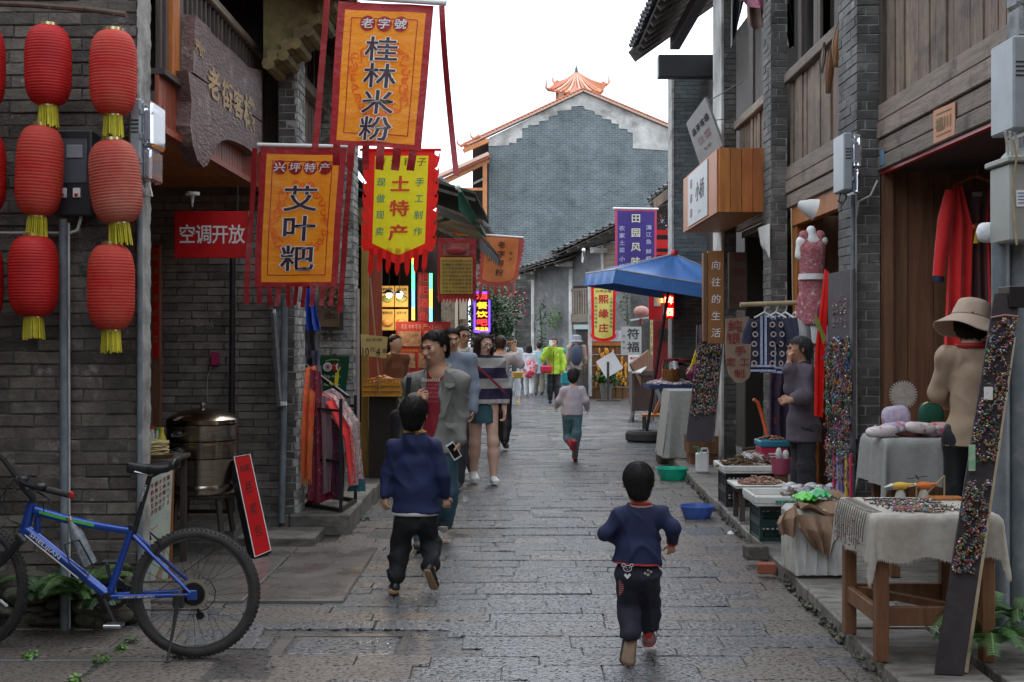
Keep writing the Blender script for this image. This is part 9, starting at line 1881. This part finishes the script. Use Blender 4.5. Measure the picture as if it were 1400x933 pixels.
def man_jacket():
 d=10.0;s_=1.72;t=thing('person','man in grey jacket and dark red printed t-shirt, looking down to the left','man',V(P(600,0,d).x,d,0))
 J=J_(d,neck=(600,503),sL=(565,524,.04),sR=(629,522,-.04),eL=(554,563,.04),wL=(567,546,-.2),eR=(630,567,.03),wR=(628,602,-.06),pel=(594,608),hL=(580,612,.02),hR=(608,612,-.02),kL=(582,678,-.1),kR=(613,668,.1),aL=(577,738,-.12),aR=(608,716,.35))
 hc=P(595,475,d-.03);hr=.131;fr=frame((-.62,-.78,-.16),(-.05,-.08,1));b=SD();head(b,hc,hr,fr);b.cone(hc-V(0,-.02,.06),J['neck']-V(0,0,.03),.062,.066,.04)
 torso(b,J,s_,TR,-.004);arm(b,J,'L',s_);arm(b,J,'R',s_);legs(b,J,s_);hand(b,J['wR'],V(-.1,-.1,-1),V(-1,0,0),V(0,-1,0),1.05,.55);hand(b,J['wL'],V(.8,-.4,.35),V(.2,.9,-.3),V(0,0,1),1.0,1.1)
 part(t,'body',b.mesh('body',.0075,m_skin),None);face_parts(t,hc,hr,fr);hair(t,hc,hr,fr,'short',m_hair,.008)
 ts=mat('dark_red_tshirt',(.3,.014,.028),(.24,.012,.022),6,.8);c=SD();torso(c,J,s_,TR,.008);c.cut(P(594,613,d),(0,0,-1));c.cut(J['neck']+V(0,0,-.01),(0,-.35,1));sh=part(t,'t_shirt',c.mesh('t_shirt',.011,ts,folds(.004,(7,7,12),2)),None)
 jk=mat('grey_green_jacket',(.24,.245,.215),(.19,.195,.17),7,.85,bump=.3,bs=160);c=SD();torso(c,J,s_,TR,.022,hem=P(594,618,d));arm(c,J,'L',s_,.017,.9,(.027,.024,.019));arm(c,J,'R',s_,.017,.97,(.027,.024,.019))
 cx=P(588,0,d).x;zt=J['neck'].z
 def openf(X,Y,Z):
  w=.085+.012*np.sin(Z*9)-.05*np.clip((Z-zt+.16)/.16,0,1)-.07*np.clip((zt-.34-Z)/.2,0,1);return np.minimum(np.minimum(w-np.abs(X-cx-.05*(zt-Z)*.0),(d-.0)-Y),(zt+.02)-Z+0*X)
 c.subfn(openf);c.cut(J['neck']+V(0,0,.012),(0,-.25,1));c.cut(P(594,618,d),(0,0,-1));c.sub_cone(J['neck']+V(-.015,-.03,-.06),J['neck']+V(-.015,-.05,.05),.07,.08);ja=part(t,'jacket',c.mesh('jacket',.011,jk,folds(.013,(8,7,26),4)),None)
 part(ja,'collar',MB().tube([J['neck']+V(.085*math.cos(a),.01+.075*math.sin(a),.012-.05*(math.sin(a)<0)*-math.sin(a))for a in[(-.9+.36*i)for i in range(14)]],.019,8),jk,smooth=True)
 for g,x0,x1,xb in((-1,584,574,577),(1,608,622,606)):
  q=[P(x0,505,d-.1),P(x1,517,d-.125),P(x1-2*g,532,d-.14),P(xb,572,d-.15),P(xb-3*g,560,d-.13)];part(ja,'lapel',MB().add(q+[p+V(0,.012,0)for p in q],[(0,1,2,3,4),(9,8,7,6,5)]+[(i,(i+1)%5,5+(i+1)%5,5+i)for i in range(5)]),jk)
 for x,y,w in((615,524,14),(617,579,16)):q=[P(x-w/2,y,d-.17),P(x+w/2,y+1,d-.15),P(x+w/2-1,y+5,d-.155),P(x,y+7,d-.17),P(x-w/2+1,y+4,d-.175)];part(ja,'pocket_flap',MB().add(q+[p+V(0,.02,0)for p in q],[(0,1,2,3,4),(9,8,7,6,5)]+[(i,(i+1)%5,5+(i+1)%5,5+i)for i in range(5)]),jk)
 pr,pw=MB(),MB();Sx=lambda x,y:P(x,-y,d-.128);line(pr,'Baseball',589,-519,5.5,Sx,.02,25);part(sh,'print',pr,plain('cream_print',(.75,.72,.55)))
 for s,y,h in(('THE STAR',-526,2.6),('ORIGINAL',-531,3),('LEAGUE 1974',-537,2.4),('ATHLETIC',-543,3.2),('SPORTS CLUB',-549,2.4)):line(pw,s,589,y,h,Sx,0,21)
 part(sh,'small_print',pw,plain('faded_pink_print',(.42,.2,.22)))
 jn=mat('blue_jeans',(.05,.12,.17),(.08,.17,.22),12,.85,bump=.4,bs=120);c=SD();c.ecap(J['pel'],J['pel']-V(0,0,.08),(.15,.11),(.155,.12),(1,0,0),.04);legs(c,J,s_,.014,.97,(.05,.037,.033));part(t,'jeans',c.mesh('jeans',.011,jn,folds(.008,(11,10,22),6)),None)
 gs=plain('grey_brown_shoe',(.16,.13,.11));shoe(t,P(577,744,d-.12),P(571,746,d-.33),1.6,gs,plain('dark_sole',(.02,.02,.02)),.01);shoe(t,P(607,722,d+.35),P(605,716,d+.12),1.6,plain('black_white_shoe',(.03,.03,.03)),m_white,.01)
 bg_=SD();bg_.ecap(P(552,572,d+.06),P(550,600,d+.04),(.12,.08),(.1,.08),(1,0,0),.04);bag=thing('shoulder_bag','black shoulder bag at the side of the man in the grey jacket','bag',P(551,606,d+.05));part(bag,'bag_body',bg_.mesh('bag_body',.012,m_blackp,folds(.008,(9,9,14),7)),None);part(bag,'strap',MB().grid(lambda u,v:P(560+7*(u-.5)-5*(1-v)+0*v,560-50*v,d-.165+.05*(v>.9)*(v-.9)*10+.06*(1-v)),3,16,.006),m_blackp)
 ph=thing('phone','white edged phone in the right hand of the man in the grey jacket','phone',P(622,624,d-.1));q=P(620,617,d-.12);M=Matrix.Translation(q)@Matrix.Rotation(R_(-32),4,'Y');part(ph,'case',MB().box((0,0,0),(.07,.011,.138),M,.004),m_white);part(ph,'screen',MB().box((.004,-.007,0),(.056,.003,.11),M),m_eye)
man_jacket()
def generic(label,cat,px,fy,d,H,fwd,hs=None,topm=None,pantm=None,hairm=None,hstyle='short',skirt=None,sleeve=.97,hemf=.46,arms='down',legsm='pants',shoem=None,female=False,h=.013,facey=True,skin=None,glasses=False,gait=.12,e=.02,topfn=None,child=False,open_=None,hr=None,ez=0,tilt=0,ws=None,Jo=None,hands=None,fa=.011):
 """a standing or walking person of height H whose feet show at pixel row fy"""
 skin=skin or m_skin;base=V(P(px,0,d).x,d,ez);f=nrm(V(fwd[0],fwd[1],0));s=V(f.y,-f.x,0);up=V(0,0,1)
 t=thing('person',label,cat,base);s_=H;hr=hr or(.071*H if not child else .088*H)
 def b_(a,b,c):return base+s*a*H+f*b*H+up*c*H
 tw=.06*(gait>0);W_s=ws or(.108 if not female else .094)
 J=dict(neck=b_(0,.005,.845 if not child else .79),sL=b_(-W_s,-tw*.3,.805 if not child else .76),sR=b_(W_s,tw*.3,.805 if not child else .76),pel=b_(0,0,.53 if not child else .5),hL=b_(-.05,0,.5 if not child else .47),hR=b_(.05,0,.5 if not child else .47))
 g=gait;J['kL']=b_(-.055,g*.7,.28);J['aL']=b_(-.055,g,.05);J['kR']=b_(.055,-g*.15,.27);J['aR']=b_(.055,-g*1.0,.055+g*.25)
 A={'down':((-.14,-.01,.63),(-.135,.03,.49),(.14,.01,.63),(.135,.05,.49)),'phone':((-.15,.0,.63),(-.13,.05,.5),(.16,.08,.68),(.04,.14,.86)),'both':((-.118,.06,.665),(-.06,.15,.62),(.12,.06,.66),(.06,.15,.66)),'bag':((-.15,.0,.64),(-.16,.07,.53),(.15,.02,.64),(.12,.12,.57)),'ear':((-.14,.0,.63),(-.12,.06,.52),(.17,.06,.75),(.1,.05,.9))}[arms]
 for n,v in zip(('eL','wL','eR','wR'),A):J[n]=b_(*v)
 if child:
  for n in('eL','wL','eR','wR'):J[n]=J[n]-up*.05*H
 if Jo:J.update(Jo)
 rr=TR if not female else(.072,.056,.062,.05,.084,.062)
 hc=b_(0,.02,1)-up*hr*1.0;fr=frame(hs or f,(0,0,1));b=SD();head(b,hc,hr,fr,female,facey);b.cone(hc-up*hr*.5,J['neck']-up*.02*H,.031*H,.034*H,.02*H)
 torso(b,J,s_,rr,-.004,side=s);arm(b,J,'L',s_*.93);arm(b,J,'R',s_*.93);legs(b,J,s_)
 if hands:
  for n,(x1,x2,x3)in zip('LR',hands):hand(b,J['w'+n],x1,x2,x3,H/1.72,.9)
 for n,g2 in(('L',-1),('R',1))if not hands else():dv=nrm(J['w'+n]-J['e'+n]);hand(b,J['w'+n],dv,(-s*g2+f*.3)if arms=='down' or n=='L' else(f*-.3+up*.2-s*.6),f,H/1.72,.5 if arms=='down' else .9)
 part(t,'body',b.mesh('body',h*.75,skin),None)
 if facey:face_parts(t,hc,hr,fr,glasses)
 if hairm:hair(t,hc,hr,fr,hstyle,hairm,h*.75)
 c=SD();torso(c,J,s_,rr,e,side=s,hem=b_(0,0,hemf));
 if sleeve>0:arm(c,J,'L',s_,e*.9,sleeve);arm(c,J,'R',s_,e*.9,sleeve)
 c.cut(b_(0,0,hemf),(0,0,-1));c.cut(J['neck']+up*.005,up-f*-.25*-1)
 if open_:
  o3,fn=np.array(J['neck']),np.array(f);sn=np.array(s)
  c.subfn(lambda X,Y,Z:np.minimum(open_-np.abs((X-o3[0])*sn[0]+(Y-o3[1])*sn[1]),(X-o3[0])*fn[0]+(Y-o3[1])*fn[1]+0*Z))
 top=part(t,'top',c.mesh('top',h,topm,folds(fa,(9,8,22),px)),None)
 if open_:c=SD();torso(c,J,s_,rr,e*.3,side=s,hem=b_(0,0,hemf+.03));c.cut(b_(0,0,hemf+.03),(0,0,-1));c.cut(J['neck'],up);part(t,'shirt',c.mesh('shirt',h,topfn or m_white_cloth),None)
 if skirt:
  c=SD();c.ecap(b_(0,0,.56),b_(0,.01,skirt[0]-.03),(.08*H,.06*H),(skirt[1]*H,skirt[1]*.75*H),s,.02);c.cut(b_(0,0,.6),up);c.cut(b_(0,0,skirt[0]),-up);part(t,'skirt',c.mesh('skirt',h,pantm,folds(.005,(12,10,8),4)),None)
 else:
  c=SD();c.ecap(J['pel']+up*.02,J['pel']-up*.04*H,(.09*H,.066*H),(.093*H,.07*H),s,.03);legs(c,J,s_,.012,.93 if legsm=='pants' else .62,(.05,.038,.032));part(t,'trousers',c.mesh('trousers',h,pantm,folds(.006,(12,10,20),px+2)),None)
 for n in 'LR':a=J['a'+n]-up*.018*H;k=.0 if n=='L' else-.012*gait*30*.1;shoe(t,a,a+f*.115*H+up*(k-(a.z-base.z-.027*H)*(n=='R')*.9),H,shoem or m_black,m_white if shoem else m_black,h*.7)
 return t,J,hc,hr,fr,b_,s,f
GP=plain
generic('young man in pale blue grey shirt walking behind the man in the grey jacket','man',618,0,13.9,1.74,(-.1,-1),hs=(.25,-.95,-.1),topm=mat('blue_grey_shirt',(.27,.31,.38),(.22,.26,.33),6,.8),pantm=GP('charcoal_trousers',(.03,.03,.035)),hairm=m_hair,shoem=GP('dark_walking_shoe',(.04,.035,.03)),h=.012,gait=.1)
t3=generic('young man in glasses and white navy t-shirt behind the blue grey shirt','man',632,0,15.6,1.78,(.1,-1),hs=(.45,-.88,-.1),topm=mat('white_navy_tshirt',(.7,.7,.7),None,rough=.8),pantm=GP('dark_shorts',(.03,.03,.04)),hairm=m_hair,glasses=1,h=.013,gait=.05)
part(t3[0],'navy_band',MB().grid(lambda u,v:t3[5](0,0,.74)+t3[6]*.205*math.cos(math.pi*u)+t3[7]*.145*math.sin(math.pi*u)+V(0,0,.07*v),16,2,.004),GP('navy_print',(.02,.03,.07)),smooth=True);part(t3[0],'blue_band',MB().grid(lambda u,v:t3[5](0,0,.7)+t3[6]*.205*math.cos(math.pi*u)+t3[7]*.145*math.sin(math.pi*u)+V(0,0,.06*v),16,2,.004),GP('pale_blue_print',(.25,.38,.5)),smooth=True)
# ---- woman in the striped sweater
def stripes():
 m=bpy.data.materials.new('striped_knit');m.use_nodes=True;N,L=m.node_tree.nodes,m.node_tree.links;b=N['Principled BSDF'];b.inputs['Roughness'].default_value=.85
 g=N.new('ShaderNodeNewGeometry');x=N.new('ShaderNodeSeparateXYZ');L.new(g.outputs['Position'],x.inputs[0]);a=N.new('ShaderNodeMath');a.operation='MULTIPLY_ADD';a.inputs[1].default_value=4.35;a.inputs[2].default_value=-.13;L.new(x.outputs['Z'],a.inputs[0])
 f=N.new('ShaderNodeMath');f.operation='FRACT';L.new(a.outputs[0],f.inputs[0]);q=N.new('ShaderNodeMath');q.operation='GREATER_THAN';q.inputs[1].default_value=.52;L.new(f.outputs[0],q.inputs[0])
 c=N.new('ShaderNodeMix');c.data_type='RGBA';c.inputs[6].default_value=(.03,.022,.06,1);c.inputs[7].default_value=(.42,.4,.375,1);L.new(q.outputs[0],c.inputs[0]);L.new(c.outputs[2],b.inputs['Base Color']);return m
sw=generic('long haired young woman with glasses in striped sweater and teal skirt','woman',661,0,14.3,1.69,(.2,-1),hs=(.5,-.86,-.18),topm=stripes(),pantm=mat('teal_denim_skirt',(.03,.09,.11),(.045,.12,.14),14,.8),hairm=m_hair_b,hstyle='long',skirt=(.405,.094),sleeve=1.0,hemf=.53,shoem=m_white,female=True,h=.0115,skin=m_skin_l,glasses=2,gait=.07,e=.03)
B5=sw[5];part(sw[0],'bag_strap',MB().grid(lambda u,v:B5(.09-.215*(1-v)+0*u,.085+.02*math.sin(v*3.1),.8-.2*(1-v))+V(0,0,.035*u),2,16,.008),GP('wine_strap',(.28,.02,.04)),smooth=True)
generic('woman seen from behind holding a phone to her ear, behind the striped sweater','woman',684,0,18.6,1.66,(.15,1),topm=mat('white_blouse',(.55,.52,.52),(.45,.4,.42),12,.8),pantm=GP('black_leggings',(.012,.012,.014)),hairm=m_hair_b,hstyle='bun',female=True,arms='ear',h=.015,gait=.1,facey=False,hemf=.5)
generic('smiling woman in a white suit with striped top and gold handbag','woman',702,0,31.0,1.62,(.15,-1),topm=mat('white_suit',(.5,.51,.53),(.4,.41,.44),9,.8),pantm=mat('white_suit',(0,0,0)),hairm=m_hair,hstyle='wavy',female=True,arms='bag',h=.018,legsm='crop',shoem=GP('tan_sandal',(.5,.35,.12)),open_=.06,topfn=mat('black_white_stripes',(.04,.04,.045),None),gait=.08,e=.03)
wb=thing('handbag','gold handbag held in front of the woman in the white suit','bag',P(708,520,30.7));c=P(708,513,30.7);part(wb,'bag_body',MB().box(c,(.26,.1,.16),None,.03),mat('gold_leather',(.55,.34,.07),None,rough=.3,metal=.5));part(wb,'flap',MB().box(c+V(0,-.055,.04),(.25,.02,.07),None,.008),mat('gold_leather',(0,0,0)))
mb=MB();[mb.bx(P(696,0,30.8).x,P(705,0,30.8).x,30.78,30.8,P(0,y,30).z,P(0,y-2,30).z)for y in()]
ch=generic('child with a red and white backpack walking away','child',723,0,34.5,1.42,(.1,1),topm=GP('pale_hoodie',(.55,.58,.62)),pantm=GP('white_trousers',(.6,.6,.6)),hairm=m_hair,hstyle='long',female=True,h=.02,gait=.1,facey=False,shoem=GP('brown_boot',(.25,.1,.04)))
bp=thing('backpack','red and white patterned backpack on the walking child','backpack',P(723,520,34.2));c=P(724,505,34.27);part(bp,'bag_body',MB().ell(c,(.2,.11,.25),16,12),mat('red_white_print',(.6,.06,.08),(.7,.6,.6),8,.6,c3=(.5,.03,.06),s3=7,t3=.5,w3=.03),smooth=True);part(bp,'pocket',MB().ell(c+V(0,-.08,-.08),(.14,.06,.11),12,8),mat('red_white_print',(0,0,0)),smooth=True)
generic('person in a pale turquoise shirt walking away beside the backpack child','person',737,0,35.5,1.48,(-.1,1),topm=GP('pale_turquoise_shirt',(.32,.55,.62)),pantm=GP('khaki_trousers',(.2,.17,.13)),hairm=m_hair,h=.02,gait=.06,facey=False,sleeve=.4,hemf=.42)
yw=generic('woman in lime yellow and teal jacket raising a phone to her face','woman',757,0,31.2,1.62,(-.05,-1),topm=mat('lime_jacket',(.4,.58,.025),(.3,.46,.015),9,.55),pantm=GP('black_slacks',(.012,.012,.015)),hairm=m_hair_b,hstyle='long' if 0 else 'wavy',female=True,arms='phone',h=.016,gait=.03,e=.035,hemf=.45)
B5=yw[5];
for g in(-1,1):part(yw[0],'teal_panel',MB().ell(B5(g*.13,-.03,.79),(.09,.08,.09),12,8).ell(B5(g*.135,-.04,.62),(.05,.07,.2),12,8),GP('teal_nylon',(.01,.3,.28)),smooth=True)
part(yw[0],'zip',MB().bar(B5(0,.095,.8),B5(0,.105,.48),.012),m_eye);part(yw[0],'bag_strap',MB().bar(B5(-.07,.1,.8),B5(.1,.11,.56),.02,.01),GP('wine_strap',(0,0,0)))
part(thing('phone','pale phone held by the woman in the lime jacket','phone',P(753,474,30.9)),'case',MB().box(P(753,469,30.9),(.08,.012,.13),None,.004),m_white)
rb=thing('handbag','red handbag hanging in front of the woman in the lime jacket','bag',P(746,512,30.9));c=P(747,505,30.9);part(rb,'bag_body',MB().box(c,(.3,.13,.19),Matrix.Identity(4),.04),mat('red_nylon_bag',(.55,.015,.04),(.4,.01,.03),8,.4));part(rb,'handle',MB().tube([c+V(-.1,0,.08),c+V(-.05,0,.17),c+V(.06,0,.17),c+V(.1,0,.08)],.012,8),mat('red_nylon_bag',(0,0,0)),smooth=True)
bl=generic('backpacker in a grey bucket hat and beige top walking away','person',788,0,33.5,1.68,(.05,1),topm=GP('beige_top',(.36,.27,.2)),pantm=GP('dark_olive_trousers',(.06,.05,.05)),hairm=None,h=.02,gait=.05,facey=False,sleeve=.5)
ht=thing('bucket_hat','grey bucket hat on the beige backpacker','hat',bl[2]);c=bl[2];part(ht,'crown',MB().lathe([(.135,-.01),(.125,.1),(.06,.13),(0,.135)],c,24),GP('hat_grey',(.28,.29,.33)),smooth=True);part(ht,'brim',MB().lathe([(.13,0),(.18,-.05),(.172,-.055),(.125,-.01)],c,24),GP('hat_grey',(0,0,0)),smooth=True)
bp=thing('backpack','dark blue backpack on the beige backpacker','backpack',P(788,520,33.2));c=bl[5](0,-.1,.69);part(bp,'bag_body',MB().ell(c,(.17,.11,.27),16,12),GP('navy_pack',(.04,.05,.09)),smooth=True);[part(bp,'strap',MB().tube([bl[5](g*.03,-.03,.86),bl[5](g*.07,-.07,.84),bl[5](g*.09,-.09,.72)],.02,8),GP('navy_pack',(0,0,0)),smooth=True)for g in(-1,1)]
tb=thing('shopping_bag','teal shopping bag beside the woman in the lime jacket','bag',P(772,520,32.5));part(tb,'bag_body',MB().box(P(773,517,32.5),(.26,.12,.36),None,.05),GP('teal_bag',(.01,.25,.27)));part(tb,'paper_sheet',MB().box(P(769,505,32.3),(.14,.02,.18),None),m_white)
# ---- running girl
def girl():
 d=16.8;s_=1.16;t=thing('person','running girl in pale pink sweatshirt, blue leggings and red boots','girl',V(P(783,0,d).x,d,0))
 J=J_(d,neck=(784,529),sL=(771,535),sR=(795,534),eL=(764,548,0),wL=(761,556,.15),eR=(801,548,-.02),wR=(803,559,.1),pel=(782,565),hL=(776,570),hR=(789,570),kL=(776,599,.12),kR=(789,592,-.02),aL=(784,612,-.3),aR=(786,625,.05))
 hc=P(784,514,d+.03);hr=.105;fr=frame((.15,1,-.15),(0,.1,1));b=SD();head(b,hc,hr,fr);b.cone(hc-V(0,0,.05),J['neck'],.04,.042,.02);torso(b,J,s_,TR,-.004);arm(b,J,'L',s_);arm(b,J,'R',s_);legs(b,J,s_);hand(b,J['wR'],V(.2,.3,-1),V(-1,0,0),V(0,1,0),.68,.8);hand(b,J['wL'],V(-.2,.6,-.6),V(1,0,0),V(0,1,0),.68,.8);part(t,'body',b.mesh('body',.01,m_skin_l),None);face_parts(t,hc,hr,fr)
 hair(t,hc,hr,fr,'bowl',m_hair,.01,lambda sd,c,hr,s,f,u:(sd.ell(c-f*.5*hr-u*.3*hr,(.6*hr,.5*hr,.7*hr),(s,f,u),.3*hr)))
 c=SD();torso(c,J,s_,TRK,.014,hem=J['pel']-V(0,0,.03));arm(c,J,'L',s_,.014,.95);arm(c,J,'R',s_,.014,.95);c.cone(J['neck']-V(0,0,.06),J['neck']+V(0,0,.01),.07,.055,.03);c.cut(P(782,568,d),(0,0,-1));c.cut(J['neck']+V(0,0,.01),(0,0,1));top=part(t,'sweatshirt',c.mesh('sweatshirt',.012,mat('pale_pink_fleece',(.52,.47,.52),(.45,.4,.46),8,.9),folds(.006,(9,8,16),8)),None);[part(top,'cuff',MB().tube([J['e'+n].lerp(J['w'+n],.8),J['w'+n]],.034,10),GP('charcoal_knit',(.06,.06,.07)),smooth=True)for n in 'LR']
 c=SD();c.ecap(J['pel'],J['pel']-V(0,0,.04),(.1,.08),(.105,.085),(1,0,0),.03);legs(c,J,s_,.008,.5,(.055,.04,.034));part(t,'leggings',c.mesh('leggings',.011,mat('slate_blue_denim',(.07,.15,.19),(.1,.2,.24),12,.8),folds(.005,(11,10,20),9)),None)
 rbm=mat('red_rubber_boot',(.38,.03,.045),(.3,.02,.03),9,.4);c=SD();c.cone(J['kL'].lerp(J['aL'],.4),J['aL'],.05,.045,.02);c.ecap(J['aL'],P(785,604,d-.42),(.042,.035),(.045,.03),(1,0,0),.03);part(t,'boot',c.mesh('boot',.01,rbm),None)
 c=SD();c.cone(J['kR'].lerp(J['aR'],.4),J['aR'],.045,.04,.02);part(t,'sock',c.mesh('sock',.01,GP('grey_sock',(.12,.13,.15))),None);shoe(t,J['aR']-V(0,0,.02),J['aR']+V(.02,.16,-.045),s_,rbm,GP('wine_sole',(.2,.01,.02)),.009)
girl()
# ---- old woman in profile at the tunic rail
ow=generic('older woman in profile with a mauve grey jacket, hand to her mouth','woman',1098,0,10.9,1.54,(-1,-.12),hs=(-1,-.1,-.05),topm=mat('mauve_grey_wool',(.115,.09,.11),(.09,.07,.09),6,.9,bump=.3,bs=150),pantm=mat('dark_check_trousers',(.012,.012,.016),(.05,.045,.05),60,.9),hairm=m_hair_g,hstyle='bun',female=True,arms='down',h=.009,gait=.0,e=.032,hemf=.42,facey=True,skin=m_skin_d,ez=ZP,sleeve=.72,hands=((V(-1,-.1,-.05),V(.1,.9,-.6),V(0,0,1)),(V(.05,0,1),V(.8,.2,0),V(0,.6,.6))),Jo=dict(eR=P(1084,532,10.75),wR=P(1079,497,10.72),eL=P(1100,542,10.64),wL=P(1083,547,10.52),sR=P(1096,508,11.03),sL=P(1100,510,10.78)))
t,J,hc,hr,fr,B5,s,f=ow;H=1.54;q=MB().tube([B5(0,-.03,.86),B5(.05,.03,.84),B5(.03,.07,.77)],[.03,.032,.02],8).tube([B5(0,-.03,.86),B5(-.05,.03,.84),B5(-.03,.07,.77)],[.03,.032,.02],8);part(t,'collar',q,GP('dark_collar',(.05,.045,.07)),smooth=True);part(t,'white_shirt_edge',MB().tube([B5(.0,.055,.84),B5(0,.085,.78)],.018,8),m_white_cloth,smooth=True)
part(t,'hair_bun',MB().ell(hc-f*hr*.72-V(0,0,hr*.3),(hr*.42,hr*.42,hr*.6),14,10),m_hair_g,smooth=True)
# ---- customer in the sun hat
cu=generic('customer in a beige sun hat and tan top, seen from behind at the second table','woman',1329,0,7.75,1.6,(.25,1),topm=mat('tan_jersey',(.42,.3,.2),(.36,.25,.165),5,.85,bump=.15,bs=150),pantm=GP('black_jeans',(.008,.008,.01)),hairm=m_hair_b,hstyle='wavy',female=True,arms='both',h=.0085,gait=.0,e=.018,hemf=.47,facey=False,ez=ZP+.125,skin=m_skin_l,ws=.084,fa=.006)
t,J,hc,hr,fr,B5,s,f=cu;hm=mat('beige_hat_cotton',(.5,.37,.28),(.44,.32,.24),6,.85,bump=.25,bs=120);ht=thing('sun_hat','beige wide brimmed sun hat on the customer at the second table','hat',hc+V(0,0,.05));M=Matrix.Translation(hc+V(0,0,hr*.3))@Matrix.Rotation(R_(14),4,'Y')@Matrix.Rotation(R_(-8),4,'X');r=hr*1.12
part(ht,'crown',MB().grid(lambda u,v:M@V(*(lambda a,z,q:(q*math.cos(a)*(1+.02*math.sin(a*7+z*40)),q*math.sin(a)*(1+.02*math.sin(a*5+2)),z))(6.2832*u,r*1.0*v**.8,r*(.93-.18*v)*(1-v**7)**.5+.001)),40,18),hm,smooth=True,ang=180)
part(ht,'brim',MB().grid(lambda u,v:M@V(*(lambda a,q:(q*math.cos(a),q*math.sin(a),-.085*v+.014*math.sin(a*2+1)*v+.006*math.sin(a*5)*v))(6.2832*u,r*(.93+.72*v))),48,8,.005),hm,smooth=True,ang=180);part(ht,'hat_band',MB().tube([M@V(r*.95*math.cos(a*.2618),r*.95*math.sin(a*.2618),.006)for a in range(24)],.004,5,closed=True),GP('hat_seam',(.3,.2,.14)),smooth=True)
part(t,'red_collar',MB().tube([B5(.055*math.cos(a*.6),.0+.045*math.sin(a*.6),.85)for a in range(10)],.016,8,closed=True),GP('scarlet_collar',(.45,.02,.02)),smooth=True);part(t,'bag_strap',MB().grid(lambda u,v:B5(.1-.16*(1-v)*0+.02*u,-.1+.04*v-.03*math.sin(v*3.1),.55+.3*v),2,18,.006),m_blackp,smooth=True)
# ---- shop keeper in the food shop
generic('seller in an orange brown top behind the snack basket','person',538,0,15.2,1.5,(.7,-.6),topm=GP('rust_top',(.2,.06,.02)),pantm=GP('dark_apron',(.02,.02,.03)),hairm=m_hair,h=.014,gait=0,facey=False,ez=.17)
